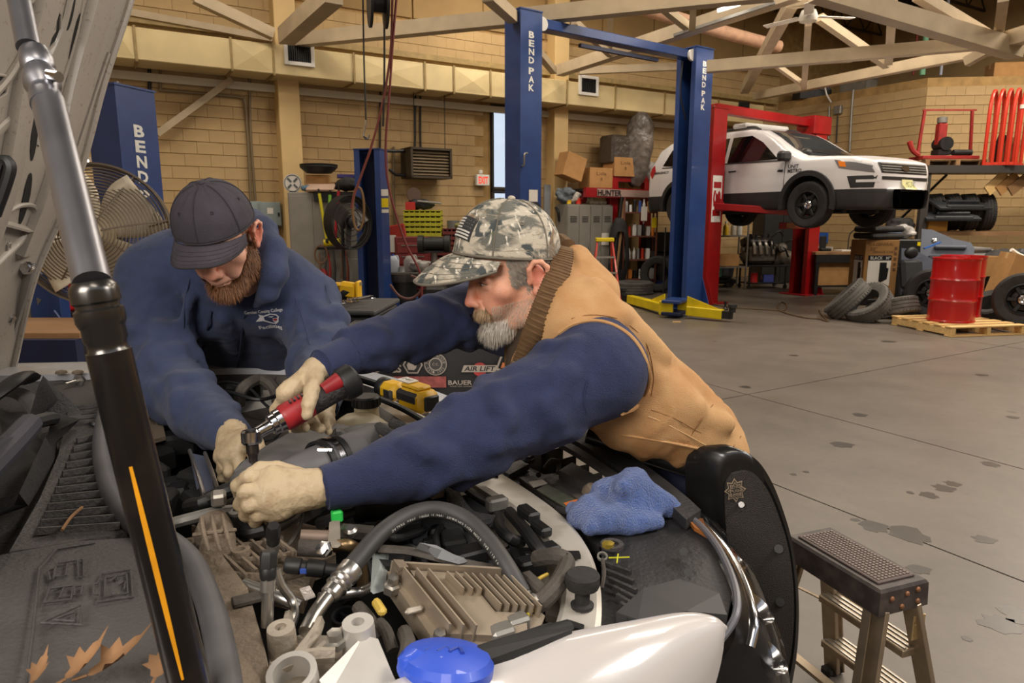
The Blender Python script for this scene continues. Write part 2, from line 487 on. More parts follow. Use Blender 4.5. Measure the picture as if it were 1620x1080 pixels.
for x,y,wpx in ((1382,832,35),(1438,845,46),(1557,853,27),(1470,783,22),(1493,772,25),(1507,765,18),(1453,900,30),(1583,987,46),(1612,973,40),(1353,822,13),(1567,734,20),(1360,656,18),(1332,703,30),(1553,593,16),(1255,750,9),(1275,746,9),(1440,779,9),(1256,562,14),(1530,1010,12),(1405,540,20),(1180,612,16),(1602,660,14)):
    c=G(x,y,.0004);r=wpx/2/FPX*(c-CAM).length;n=16;ph=q.uniform(0,6);k=q.uniform(.7,1.2)
    obj('oil_stain',MB().prism([(r*math.cos(6.28318*a/n)*(1+.22*math.sin(2*a+ph)+.10*math.sin(5*a+ph)),r*k*math.sin(6.28318*a/n)*(1+.2*math.sin(3*a+ph))) for a in range(n)],c,(1,0,0),(0,1,0),.0006),M_stain,fl,smooth=0)
def block_wall(wall,p0,d,n,length,height,bw=0.4,bh=0.2,holes=(),near=None,cap=290):
    """blocks in running bond on the face of a wall; p0 base start, d along, n outward"""
    rots=Matrix((d,n,ZZ)).transposed();th=0.03
    me=None;big=[];rows=int(height/bh)
    for r in range(rows):
        off=0 if r % 2 else bw/2
        k=0
        while k*bw-off <length-1e-6:
            a=max(0,k*bw-off);b=min(length,(k+1)*bw-off);k += 1
            if b-a <.06:continue
            z=(r+.5)*bh
            if any(a <h[1] and b >h[0] and z+bh/2 >h[2]+.02 and z-bh/2 <h[3]-.02 for h in holes):continue
            c=p0+d*((a+b)/2)+ZZ*z+n*(th/2-.012)
            big.append((a,b,z,c,abs(b-a-bw) <.01))
    if near is not None:big.sort(key=lambda q:(q[3]-near).length)
    rest=MB();cnt=0
    W=WM[wall.name].inverted()
    for a,b,z,c,full in big:
        if full and cnt <cap:
            if me is None:
                m0=MB().box((0,0,0),(bw-.003,th,bh-.009),None,.003);me=_mesh('block',m0.v,m0.f,[M_block],None,0);fixn(me)
            o=bpy.data.objects.new('block',me);COL.objects.link(o);o.parent=wall
            o.matrix_local=W @ (Matrix.Translation(c) @ rots.to_4x4());cnt += 1
        else:rest.box(c,(b-a-.003,th,bh-.009),rots)
    if rest.v:
        o=obj('block',rest,M_block,wall,smooth=0,kind='stuff')
HH=7.3
# back wall, with its window and door opening
wl,wr=BW(775,165),BW(812,305)
s_of=lambda p:(p-KC).dot(-UB)
WIN=(s_of(wr)-.15,s_of(wl),BW(780,305).z,BW(780,165).z)
LW=21.0
def wall_piece(s0,s1,z0,z1,mb):mb.box(KC-UB*((s0+s1)/2)+VB*.1+ZZ*((z0+z1)/2),(s1-s0,.2,z1-z0),ROT)
mb=MB();wall_piece(-14,WIN[0],4.4,HH,mb);wall_piece(0,WIN[0],0,4.4,mb);wall_piece(WIN[1],LW,0,HH,mb)
wall_piece(WIN[0],WIN[1],WIN[3],HH,mb);wall_piece(WIN[0],WIN[1],2.2,WIN[2],mb)
wall_back=struct('wall_back',mb,M_mortar)
block_wall(wall_back,KC+ZZ*0,-UB,-VB,LW,5.2,holes=[(WIN[0]-.02,WIN[1]+.02,0,2.2),(WIN[0]-.02,WIN[1]+.02,WIN[2],WIN[3])],near=BW(330,250))
# upper cladding above the duct is flat panel
for k in range(14):
    o=obj('panel',MB().box(KC-UB*(k*1.5+.75)-VB*.02+ZZ*6.25,(1.47,.03,2.0),ROT,.006),mat('cladding',C(150,122,78),0.8,var=.1,vscale=2,rand=.05),wall_back,smooth=0)
M_glass=mat('glass',(0.9,0.95,1,1),0.03,trans=1.0)
wm=KC-UB*((WIN[0]+WIN[1])/2)+ZZ*((WIN[2]+WIN[3])/2)
ww,wh=WIN[1]-WIN[0],WIN[3]-WIN[2]
mb=MB()
for sx in (-1,1):mb.box(wm+UB*sx*(ww/2-.025)-VB*.0,(.05,.16,wh),ROT,.006)
for sz in (-1,1):mb.box(wm+ZZ*sz*(wh/2-.025),(ww-.1,.16,.05),ROT,.006)
win=struct('window_1',mb,M_dark)
obj('pane',MB().box(wm+VB*.03,(ww-.09,.006,wh-.09),ROT),M_glass,win,smooth=0)
# what the window looks on: sky and trees outside
dm=KC-UB*((WIN[0]+WIN[1])/2)
mb=MB()
for sx in (-1,1):mb.box(dm+UB*sx*(ww/2-.03)+ZZ*1.1,(.06,.16,2.2),ROT,.006)
mb.box(dm+ZZ*2.17,(ww-.12,.16,.06),ROT,.006);mb.box(dm+ZZ*.95,(ww-.12,.06,1.9),ROT,.006)
door=struct('door_1',mb,mat('door_bronze',C(54,46,38),0.45,.3))
obj('pane',MB().box(dm+ZZ*2.02-VB*.01,(ww-.12,.03,.24),ROT),M_glass,door,smooth=0)
obj('handle',MB().tube([dm+ZZ*1.05-VB*.03+UB*.2,dm+ZZ*1.05-VB*.09+UB*.2,dm+ZZ*1.05-VB*.09-UB*.2,dm+ZZ*1.05-VB*.03-UB*.2],.015,8),M_grey,door)
M_leaf0=mat('outside_leaf',C(196,212,200),0.8,var=.15,vscale=5)
for i,(du,dv,h) in enumerate([(-3.2,13,5.0),(.3,15,5.6),(3.6,14,4.8)]):
    t=tag(obj('tree',MB().tube([dm+UB*du+VB*dv,dm+UB*du+VB*dv+ZZ*h*.6],[.14,.08],8,1),mat('bark',C(90,72,56),.9)),['young tree outside, seen through the window at its left','tallest tree outside behind the window','small tree outside, seen through the window at its right'][i],'tree')
    cm=MB();q=random.Random(i)
    for k in range(320):
        p=Vector((q.gauss(0,.8),q.gauss(0,.8),q.gauss(0,.6)));c=dm+UB*du+VB*dv+ZZ*h*.70+p
        a=Vector((q.uniform(-1,1),q.uniform(-1,1),q.uniform(-1,1))).normalized()*.17;b2=a.orthogonal().normalized()*.09
        cm.add([c-a,c+b2,c+a,c-b2],[(0,1,2,3)])
    obj('foliage',cm,M_leaf0,t,smooth=0,kind='stuff')
yard=struct('ground',MB().box(KC+VB*14-UB*5+ZZ*-.1,(36,26,.1),ROT),mat('yard',C(120,118,108),.9,var=.2))
# side wall (lower, storage loft on top) and the turned wall beyond it
H2=RW(1220,165).z
K2=RW(1450,300);K2.z=0;L2=(K2-KC).length
D3=Vector((1,-.12,0)).normalized();N3=Vector((D3.y,-D3.x,0));N3=N3 if N3.y <0 else-N3
rotm=lambda d:math.atan2(d.y,d.x)
wall_side=struct('wall_right',MB().box((KC+K2)/2+UB*.1+ZZ*H2/2,(L2,.2,H2),rotm(-VB)),M_mortar)
block_wall(wall_side,KC+ZZ*0,-VB,-UB,L2,H2,near=Vector((0,0,2)))
wall_turn=struct('wall_front',MB().box(K2+D3*4-N3*.1+ZZ*H2/2,(8,.2,H2),rotm(D3)),M_mortar)
block_wall(wall_turn,K2,D3,N3,8,H2,near=K2+Vector((2,0,3)),cap=260)
loft=struct('floor_loft',MB().prism([(0,0),(0,3.0),(9,3.0),(9,-3)],KC+ZZ*(H2-.12)-VB*1+UB*.2,UB,VB,.12),M_joist)
wall_left=struct('wall_left',MB().box(KC-UB*(LW+.1)-VB*11+ZZ*HH/2,(24,.2,HH),rotm(VB)),M_block)
wall_rear=struct('wall_rear',MB().box(PT(3,-8,HH/2),(36,.2,HH),ROT),M_block)
wall_far=struct('wall_far',MB().box(PT(20,6,HH/2),(.2,30,HH),ROT),M_block)
# roof: deck, open web joists
ceiling=struct('ceiling',MB().box(PT(4,11,HH+.1),(42,30,.2),ROT),M_deck)
for k in range(12):
    mb=MB();v=3+k*1.35;z0,z1=HH-.55,HH-.06
    mb.bar(PT(-12,v,z1),PT(22,v,z1),.06,.05);mb.bar(PT(-12,v,z0),PT(22,v,z0),.05,.05)
    u=-12
    while u <22:
        mb.bar(PT(u,v,z0),PT(u+.42,v,z1),.025,.025);mb.bar(PT(u+.42,v,z1),PT(u+.84,v,z0),.025,.025);u += .84
    obj('joist',mb,M_joist,ceiling,smooth=0)
# pilasters
def pilaster(px,wdt,z1):
    c=BW(px,250,.16);c.z=z1/2
    return struct('column',MB().box(c,(wdt,.32,z1),ROT,.01),mat('column_paint',C(206,176,122),.6,var=.05,vscale=3))
pilaster(459,.36,HH);pilaster(881,.36,HH);pilaster(1004,.30,3.4)
# trusses and braces: painted rectangular steel, each its own member of the roof frame
roof_frame=thing('roof_truss','cream painted steel roof truss with chords and web braces under the dark deck','truss',D(1100,60,12))
def member(a,b,wd=.14,name='chord',m=None):
    obj(name,MB().bar(a,b,wd,wd),m or M_steel,roof_frame,smooth=0)
BEAMS=[
    ('chord',448,66,12.0,1225,-14,9.0,.20),('chord',885,112,14.3,1262,-12,10.2,.20),('chord',915,112,14.4,1345,94,16.0,.14),
    ('chord',1118,106,11.2,1570,67,10.2,.17),('chord',1196,152,16.2,1575,76,10.6,.17),('brace',1178,142,15.4,1254,2,11.0,.17),
    ('post',1279,36,11.0,1272,138,13.5,.10),('post',1413,-5,10.3,1406,98,12.0,.12),('post',1588,-5,9.0,1577,76,10.2,.12),
    ('chord',1290,-14,9.2,1610,80,9.8,.22),('brace',1452,-8,9.6,1566,60,10.1,.13),('chord',1585,66,10.0,1660,44,9.0,.2),
    ('brace',1296,28,11.5,1404,103,12.1,.12),('brace',1226,102,13.0,1274,136,13.4,.08),('brace',1528,98,10.6,1572,74,10.3,.13),
    ('brace',1052,14,10.0,1087,42,10.4,.1),('post',1097,6,10.0,1095,46,10.3,.09),('brace',308,-4,11.0,432,54,11.6,.16),
    ('brace',452,58,11.5,528,-10,9.5,.24),('post',967,-4,12.0,964,84,13.0,.1),('brace',908,34,11.0,965,86,13.0,.09),
    ('brace',846,76,12.6,876,112,14.0,.12),('brace',772,-8,8.6,812,28,9.6,.14),('brace',1252,4,10.8,1440,-30,9.4,.16)]
for nm,xa,ya,da,xb,yb,db,wd in BEAMS:member(D(xa,ya,da),D(xb,yb,db),wd,nm)
tag(obj('insulated_pipe',MB().tube([D(900,-18,12.5),D(1000,8,13.0),D(1120,44,13.8),D(1232,74,14.6)],.12,12),mat('pipe_wrap',C(190,150,122),.7,var=.15)),'thick pink wrapped pipe running under the roof behind the truss','pipe')
for i,(x0,c,lb,r) in enumerate([(1445,C(120,36,30),'thin dark red pipe rising above the side wall',.03),(1459,C(120,180,140),'pale green pipe rising above the side wall',.06),(1488,C(150,156,170),'thin grey pipe rising above the side wall',.03)]):
    a=RW(x0,119,-.6);b=Vector(a);b.z=HH
    tag(obj('riser_pipe',MB().cyl(a,b,r,10),mat('riser%d' % i,c,.5)),lb,'pipe')
# fluorescent tube and ceiling fan under the truss
t=thing('tube_light','lit fluorescent tube hung on a long grey rail under the truss','light',D(1155,12,10.0))
obj('rail',MB().bar(D(1066,56,10.6),D(1226,4,9.9),.05,.04),M_grey,t,smooth=0)
obj('tube',MB().tube([D(1135,17,10.05),D(1174,5,9.95)],.024,10,1),mat('tube_glow',(1,.93,.82,1),.5,emis=9),t)
t=thing('tube_light','lit tube light low at the far left behind the fan cage','light',D(125,256,10.5))
obj('housing',MB().bar(D(100,250,10.5),D(142,251,10.6),.16,.06),M_white,t,smooth=0)
obj('tube',MB().tube([D(104,257,10.4),D(140,258,10.5)],.05,10,1),_M['tube_glow'],t)
t=thing('ceiling_fan','white three-bladed ceiling fan hanging below the truss','fan',D(1279,26,10.6))
c0=D(1279,26,10.6)
obj('motor',MB().lathe([(.01,.1),(.1,.08),(.13,0),(.12,-.07),(.03,-.1)],c0,ZZ,18),M_white,t)
obj('rod',MB().lathe([(.05,.1),(.05,.16),(.015,.18),(.015,.5),(.05,.55)],c0,ZZ,10),M_white,t)
for k in range(3):
    a=R(8+120*k);e=Vector((math.cos(a),math.sin(a),0));f=Vector((-e.y,e.x,.12)).normalized()
    obj('blade',MB().box(c0+e*.42,(.56,.13,.012),Matrix((e,f,e.cross(f))).transposed(),.005),M_white,t)
# duct along the back wall
dz0,dz1=BW(350,108,.75).z,BW(350,59,.75).z
duct=thing('air_duct','long cream sheet metal air duct along the back wall','duct',BW(700,120,.45))
xs=[60,180,217,367,433,560,672,718,776,853,898,975,1054,1140,1214]
sp=[s_of(BW(x,100,.75)) for x in xs]
for i in range(len(sp)-1):
    a,b=sp[i],sp[i+1];m=KC-UB*((a+b)/2)-VB*.43+ZZ*((dz0+dz1)/2)
    mb=MB().box(m,(a-b-.01,.62,dz1-dz0),ROT,.012)
    if a-b <1.4 and i % 2:   # cross-broken sheet
        hc=m-VB*.31;hw,hz=(a-b)/2-.03,(dz1-dz0)/2-.03
        q=[hc-UB*hw-ZZ*hz,hc+UB*hw-ZZ*hz,hc+UB*hw+ZZ*hz,hc-UB*hw+ZZ*hz,hc-VB*.03]
        mb.add(q,[(0,1,4),(1,2,4),(2,3,4),(3,0,4)])
    obj('section',mb,M_duct,duct,smooth=0)
    mb=MB()
    for dd,sz in ((-VB*.32,(.035,.02,dz1-dz0+.04)),(ZZ*-((dz1-dz0)/2+.015),(.035,.66,.02))):
        mb.box(KC-UB*b-VB*.43+ZZ*((dz0+dz1)/2)+dd,sz,ROT)
    obj('flange',mb,M_ductdk,duct,smooth=0)
def grille(x0,y0,x1,y1,nslat):
    a,b=BW(x0,y0,.765),BW(x1,y1,.765);c=(a+b)/2;wd=abs((a-b).dot(UB));ht=abs(a.z-b.z);mb=MB()
    for sx in (-1,1):mb.box(c+UB*sx*(wd/2-.03),(.06,.05,ht),ROT,.005)
    for sz in (-1,1):mb.box(c+ZZ*sz*(ht/2-.03),(wd-.12,.05,.06),ROT,.005)
    g=obj('grille',mb,M_white,duct,smooth=0)
    obj('backing',MB().box(c+VB*.012,(wd-.1,.01,ht-.1),ROT),M_black,g,smooth=0)
    for k in range(nslat):
        obj('slat',MB().box(c+UB*((k+.5)/nslat-.5)*(wd-.14)-VB*.01,(.012,.03,ht-.12),ROT),M_dark,g,smooth=0)
grille(448,61,498,107,10);grille(916,118,946,153,8)
obj('vent',MB().box(BW(1177,173,.77),(.36,.03,.36),ROT,.004),M_dark,duct,smooth=0)
# ledge angle over the duct, gutter rail below
lz=BW(300,30,.2)
trim=struct('trim_1',MB().bar(BW(150,10,.12),BW(430,62,.12),.14,.1),M_steel)
trim2=struct('trim_2',MB().bar(KC-UB*18-VB*.1+ZZ*(dz1+.25),KC-UB*.2-VB*.1+ZZ*(dz1+.25),.12,.1),M_ductdk)
trim3=struct('trim_3',MB().bar(KC-UB*18-VB*.08+ZZ*(dz0-.12),KC-UB*.2-VB*.08+ZZ*(dz0-.12),.06,.12),mat('pale_rail',C(196,190,170),.6))
# conduits and braces on the back wall
def wallpipe(name,pts,r,lab,cat='pipe',off=.06,m=None,k=3):
    return tag(obj(name,MB().tube([BW(x,y,off) for x,y in pts],r,8,k),m or M_conduit),lab,cat)
wallpipe('conduit',[(254,104),(254,140),(262,143),(374,153),(386,160),(390,190),(397,318)],.022,'brown wall conduit with a bend above the left panel boxes')
wallpipe('conduit',[(395,116),(396,200),(404,318)],.022,'straight brown wall conduit beside the left pilaster')
wallpipe('conduit',[(657,150),(657,210),(655,272)],.02,'dark conduit dropping to the left of the exit sign',m=M_dark,k=1)
wallpipe('conduit',[(665,152),(666,255),(676,276),(678,284)],.02,'dark conduit bending round to the exit sign',m=M_dark)
wallpipe('conduit',[(602,140),(601,236)],.02,'dark conduit behind the short blue lift post',m=M_dark,k=1)
wallpipe('heater_pipe',[(600,238),(626,239),(646,238)],.03,'dark supply pipe at the top left of the unit heater',m=M_dark,k=1,off=.3)
wallpipe('heater_pipe',[(616,268),(626,276),(646,278)],.03,'dark supply pipe at the bottom left of the unit heater',m=M_dark,k=1,off=.3)
wallpipe('gas_pipe',[(623,232),(622,300),(625,360),(627,420)],.025,'upright grey pipe on the wall left of the unit heater',m=M_conduit,k=1)
wallpipe('conduit',[(236,100),(237,142)],.03,'short dark conduit above the large blue post',m=M_dark,k=1)
for lab,pts,r in [('thin black hanger rod left of the heater',[(654,138),(656,232)],.008),('thin black hanger rod right of the heater',[(703,150),(704,235)],.008)]:
    wallpipe('hanger_rod',pts,r,lab,'rod',.4,M_dark,1)
tag(obj('diagonal_brace',MB().bar(BW(248,212,.2),BW(366,126,.14),.1,.1),M_steel),'long cream diagonal brace on the wall above the bearded man','brace')
def sidepipe(pts,r,lab,m=None):
    return tag(obj('conduit',MB().tube([RW(x,y,.05) for x,y in pts],r,8,2),m or M_grey),lab,'pipe')
sidepipe([(1350,142),(1347,180),(1344,240)],.03,'tall grey conduit up the side wall behind the white police car')
sidepipe([(1312,168),(1311,220)],.025,'grey conduit on the side wall above the police car roof')
sidepipe([(1325,184),(1323,226)],.018,'thin conduit below the small grey switch box',M_dark)
sidepipe([(1305,137),(1308,150),(1315,162)],.02,'thin curved white pipe at the top of the side wall',M_white)
tag(obj('switch_box',MB().box(RW(1326,174,.06),(.2,.12,.2),rotm(-VB),.015),M_grey),'small grey switch box high on the side wall','box')
# ------------------------------------------------------------ lifts, police car, fixtures
M_blue=mat('lift_blue',C(36,64,122),0.38,var=0.12,vscale=5,coat=.2)
M_bluedk=mat('lift_blue_dark',C(20,32,66),0.5,var=.2,vscale=5)
M_letter=mat('white_letter',C(226,226,220),0.6,var=.12,vscale=30)
M_red=mat('lift_red',C(152,16,22),0.35,var=0.12,vscale=6,coat=.2)
M_yellow=mat('arm_yellow',C(226,200,20),0.45,var=.12,vscale=6)
M_rubber=mat('rubber',C(44,42,41),0.8,var=.25,vscale=14,bump=.2,bscale=80)
M_chrome=mat('chrome',C(205,205,208),0.18,1.0)
M_alu=mat('aluminium',C(176,172,166),0.38,0.9,var=.12,vscale=12)
M_card=mat('cardboard',C(172,128,78),0.85,var=.1,vscale=7)
M_carddk=mat('cardboard_print',C(96,66,36),0.85)
M_tape=mat('tape',C(196,160,108),0.4)
M_paper=mat('paper',C(222,216,206),0.8)
M_wood=mat('pallet_wood',C(214,178,118),0.75,var=.18,vscale=4,stretch=(1,9,9),rand=.08)
M_woodold=mat('old_wood',C(140,106,72),0.85,var=.25,vscale=4,rand=.1)
def lift_post(t,base,d,across,depth,h,letters=None,lsign=1,m=M_blue,inner=M_bluedk,plate=True,lh=.155,lz=None):
    """C section post; d = unit vector the open side looks along"""
    e=Vector((-d.y,d.x,0));a,b,w=across/2,depth/2,.035
    poly=[(-b,-a),(b,-a),(b,-a+.09),(b-.012,-a+.09),(b-.012,-a+w),(-b+w,-a+w),(-b+w,a-w),(b-.012,a-w),(b-.012,a-.09),(b,a-.09),(b,a),(-b,a)]
    p=obj('post',MB().prism(poly,base,d,e,h),m,t,smooth=0)
    obj('carriage_track',MB().box(base-d*(b-w-.02)+ZZ*h/2,(.03,across-.1,h-.1),rotm(d)),inner,p,smooth=0)
    obj('post_cap',MB().box(base+ZZ*(h+.008),(depth+.02,across+.02,.016),rotm(d)),m,p,smooth=0)
    for k in (-1,1):obj('bolt',MB().cyl(base+ZZ*(h+.016)-d*b*.5+e*k*.08,base+ZZ*(h+.045)-d*b*.5+e*k*.08,.018,6),M_grey,p)
    if plate:
        pb=obj('base_plate',MB().box(base+ZZ*.012,(depth+.3,across+.25,.024),rotm(d),.004),m,t,smooth=0)
        for s in (-1,1):
            obj('gusset',MB().prism([(0,0),(.2,0),(0,.55)],base+e*s*(a)-d*b+ZZ*.024-e*.008,e*s,ZZ,.016),m,pb,smooth=0)
    if letters:
        mb=MB();n=e*lsign;ex=ZZ.cross(n);zz=lz
        for ch in letters:
            if ch == ' ':zz -= lh*.35;continue
            text(mb,ch,base+n*(a+.003)+ZZ*zz,ex,ZZ,w=lh*1.05 if ch != 'I' else None,h=lh,bold=.035);zz -= lh*1.25
        obj('lettering',mb,M_letter,p,smooth=0)
    return p
# large blue two post lift with overhead beam
t=thing('vehicle_lift','tall blue two-post lift with an overhead beam and yellow arms on the floor','lift',G(1078,492))
b2=G(1082,489);b1=D(827,420,9.75);b1.z=0
dl=(b2-b1);span=dl.length;dl.normalize()
H4=D(1095,80,b2.y).z
lift_post(t,b1,dl,.36,.36,H4,'BEND PAK',-1,lh=.085,lz=H4-.30)
lift_post(t,b2,-dl,.40,.42,H4,'BEND PAK',1,lh=.085,lz=H4-.24)
obj('overhead_beam',MB().bar(b1+ZZ*(H4-.1)+dl*.15,b2+ZZ*(H4-.1)-dl*.15,.2,.13,ZZ,.01),M_blue,t,smooth=0)
obj('shutoff_bar',MB().bar(b1+ZZ*(H4-.26)+dl*1.0,b1+ZZ*(H4-.26)+dl*2.6,.06,.05),M_bluedk,t,smooth=0)
for q in (b1+dl*.22,b2-dl*.22):
    obj('sheave',MB().cyl(q+ZZ*(H4-.12)+Vector((-dl.y,dl.x,0))*-.14,q+ZZ*(H4-.12)+Vector((-dl.y,dl.x,0))*-.10,.09,18),M_white,t)
obj('cable',MB().tube([b2-dl*.3+ZZ*(H4-.2),b2-dl*.32+ZZ*(H4-.7),b2-dl*.16+ZZ*(H4-1.1)],.012,6),M_black,t)
for (x0,y0,x1,y1) in ((1050,487,985,470),(1087,491,1158,499)):
    a,b=G(x0,y0,.12),G(x1,y1,.10);aa=obj('swing_arm',MB().bar(a,a.lerp(b,.8),.13,.15,ZZ,.01),M_yellow,t,smooth=0)
    obj('arm_extension',MB().bar(a.lerp(b,.7),b,.10,.11),M_dark,aa,smooth=0)
    obj('arm_rib',MB().prism([(0,0),(.55,0),(0,.16)],a+ZZ*.07,(b-a).normalized(),ZZ,.02),M_yellow,aa,smooth=0)
    obj('arm_pad',MB().lathe([(.05,0),(.05,.06),(.07,.07),(.07,.12),(.02,.12)],b+ZZ*.05,ZZ,12),M_rubber,aa)
car0=(G(1050,487,.12)+G(1087,491,.12))/2
for zz in (.05,.24):obj('carriage',MB().box(car0+ZZ*(zz-.1),(.5,.3,.05),rotm(dl)+.4,.008),M_bluedk if zz <.1 else M_blue,t,smooth=0)
for k in (-1,1):obj('carriage',MB().box(car0+UB*k*.2+ZZ*.03,(.05,.22,.22),rotm(dl)+.4,.006),M_yellow,t,smooth=0)
e1=Vector((-dl.y,dl.x,0))*-1
pn=b1+e1*.186;sg=obj('notice',MB().box(pn+ZZ*1.86+dl*.04,(.15,.006,.16),rotm(dl)),M_paper,t,smooth=0)
mb=MB();mb.lathe([(.12,0),(.12,.006),(.01,.006)],pn+ZZ*1.66+dl*.06,e1,24)
rd=obj('round_sticker',mb,mat('ink',C(28,28,30),.6),t);mb=MB();exl=ZZ.cross(e1)
for k in range(12):
    a=math.pi*(1-(k+.5)/12);ch='SHOP CREW   '[k]
    if ch != ' ':text(mb,ch,pn+ZZ*1.66+dl*.06+e1*.009+(exl*math.cos(a)+ZZ*math.sin(a))*.09,exl*math.sin(a)-ZZ*math.cos(a),exl*math.cos(a)+ZZ*math.sin(a),h=.03)
# stickers and latch details
obj('lock_handle',MB().tube([pn+ZZ*2.25-dl*.15,pn+ZZ*2.26-dl*.15+e1*.04,pn+ZZ*2.4-dl*.15+e1*.05,pn+ZZ*2.42-dl*.08+e1*.02],.012,8),M_grey,t)
# nearest blue post on the left, floor plate type
H5=D(205,142,6.0).z
pb=D(205,300,6.0);pb.z=0
t=thing('vehicle_lift','wide blue lift post with white lettering behind the caged fan','lift',pb)
dd=Vector((math.cos(R(182)),math.sin(R(182)),0));dd=Vector((.31,.95,0)).normalized()
# text face looks along (.95,-.31)
lift_post(t,pb,dd,.32,.40,H5,'BEND PAK',-1,lh=.10,lz=H5-.34)
t2=D(592,400,11.0);t2.z=0;H6=D(592,238,11.0).z
t=thing('vehicle_lift','short blue lift post with dark open channel between grey cabinet and parts bins','lift',t2)
lift_post(t,t2,Vector((-.18,-1,0)).normalized(),.42,.34,H6)
e=Vector((1,-.18,0)).normalized()
for (zz,hh,mm,s) in ((D(606,305,10.9).z,.1,M_paper,''),(D(608,321,10.9).z,.14,M_yellow,'!'),(D(608,334,10.9).z,.05,M_paper,'')):
    obj('notice',MB().box(D(608,300,10.8)*1+ZZ*(zz-D(608,300,10.8).z),(.12,.006,hh),rotm(e),.001),mm,t,smooth=0)
# red lift under the police car
r1,r2=G(1114,479),G(1268,465);dr=(r2-r1).normalized();HR=D(1297,192,r2.y).z
t=thing('vehicle_lift','red two-post lift holding up the white police car','lift',(r1+r2)/2)
lift_post(t,r1,dr,.34,.34,HR,None,1,M_red,mat('red_dark',C(70,10,14),.5))
p2=lift_post(t,r2,-dr,.38,.34,HR,None,1,M_red,_M['red_dark'])
obj('overhead_beam',MB().bar(r1+ZZ*(HR+.02),r2+ZZ*(HR-.05),.16,.16,ZZ,.01),M_red,t,smooth=0)
obj('beam_end',MB().box(r2+ZZ*(HR-.1),(.55,.42,.36),rotm(dr),.02),M_red,t,smooth=0)
er=Vector((dr.y,-dr.x,0));mb=MB()
pl=r1+er*.172+ZZ*D(1112,315,r1.y).z
obj('name_plate',MB().box(pl,(.24,.006,.82),rotm(dr),.002),M_letter,t,smooth=0)
text(mb,'ISI',pl+er*.006,-ZZ,ZZ.cross(er)*1,w=.6,h=.2,bold=.03);obj('lettering',mb,M_red,t,smooth=0)
LZ=1.50
for (x0,y0,x1,y1) in ((1128,326,1262,336),):
    a,b=D(x0,y0,r1.y-.1),D(x1,y1,11.9)
    aa=obj('swing_arm',MB().bar(a,b,.14,.12,ZZ,.01),M_red,t,smooth=0)
    obj('arm_bracket',MB().prism([(-.1,-.1),(.3,-.06),(.02,.28),(-.1,.28)],a,(b-a).normalized(),ZZ,.05),M_red,aa,smooth=0)
    obj('arm_pad',MB().lathe([(.04,0),(.04,.1),(.06,.12),(.06,.18),(.01,.18)],a.lerp(b,.75),ZZ,10),M_rubber,aa)
a=r2+ZZ*1.4;b=r2+Vector((-1.0,-1.3,1.42));aa=obj('swing_arm',MB().bar(a,b,.14,.12,ZZ,.01),M_red,t,smooth=0)
# ------------------------------------------------------------ white police car on the lift (local: +x nose, +y its left, z up from tyre bottom)
FW=Vector((math.sin(ROT),-math.cos(ROT),0));LF=Vector((math.cos(ROT),math.sin(ROT),0))
fwh=D(1282,324,11.4)              # near front wheel centre
org=fwh+LF*.84-FW*1.43;org.z=D(1282,324,11.4).z-.375
CARM=Matrix((FW,LF,ZZ)).transposed()
pc=thing('police_car','white police utility vehicle raised on the red lift with dark windows','car',org,CARM)
M_carw=mat('car_white',C(226,224,226),0.25,coat=.6)
M_carglass=mat('car_glass',C(14,15,17),0.08,coat=.5)
M_trim=mat('car_trim',C(44,43,44),0.6,var=.15,vscale=9)
def car_sdf(h=.026):
    s=SDF((-2.65,-1.08,.2),(2.6,1.08,1.95),h)
    X=(s.lo[0]+s.h*np.arange(s.n[0],dtype=np.float32))[:,None,None];Y=(s.lo[1]+s.h*np.arange(s.n[1],dtype=np.float32))[None,:,None];Z=(s.lo[2]+s.h*np.arange(s.n[2],dtype=np.float32))[None,None,:]
    # height of the upper surface along x
    kx=[-2.62,-2.5,-2.42,-2.25,-1.9,-1.0,0.0,.35,.6,.95,1.30,1.7,2.15,2.38,2.46,2.5]
    kz=[.60,1.0,1.22,1.54,1.68,1.745,1.735,1.68,1.55,1.33,1.17,1.155,1.12,1.04,.84,.60]
    top=np.interp(X[:,0,0],kx,kz)[:,None,None].astype(np.float32)
    slope=np.gradient(top[:,0,0],s.h)[:,None,None]
    ay=np.abs(Y)
    roofy=(ay/.98) ** 4*.05
    d_top=(Z-top+roofy)/np.sqrt(1+slope ** 2)
    hw=np.interp(X[:,0,0],[-2.62,-2.4,-2.0,-1,0,1.2,1.9,2.25,2.42,2.52],[.70,.88,.95,.975,.975,.97,.945,.87,.74,.5])[:,None,None]
    wz=np.interp(Z[0,0],[.25,.45,.75,.95,1.08,1.2,1.72,1.95],[-.06,-.015,.0,-.005,-.02,-.06,-.24,-.33])[None,None,:]
    d_side=ay-(hw+wz)
    d_bot=.30-Z
    k=.05
    def smax(a,b):
        q=np.clip(.5-.5*(b-a)/k,0,1);return b*(1-q)+a*q+k*q*(1-q)
    f=smax(smax(d_top,d_side),d_bot+0*X)
    for wx in (1.43,-1.43):
        r=np.sqrt((X-wx) ** 2+(Z-.40) ** 2)-.455
        f=np.maximum(f,-np.maximum(r+0*Y,.55-ay+0*X))
    s.f=f.astype(np.float32);return s.mesh(1)
V,F=car_sdf()
cen=V[F].mean(1)
mi=(cen[:,2] <.60).astype(int)
for wx in (1.43,-1.43):
    rr=np.hypot(cen[:,0]-wx,cen[:,2]-.40);mi[(rr <.47) & (np.abs(cen[:,1]) <.935)]=1
W4=WM[pc.name];M3=np.array(W4)
Vw=V @ M3[:3,:3].T+M3[:3,3]
npobj('body',Vw,F,[M_carw,M_trim],pc,mi)
cb=bvh_of(V,F)
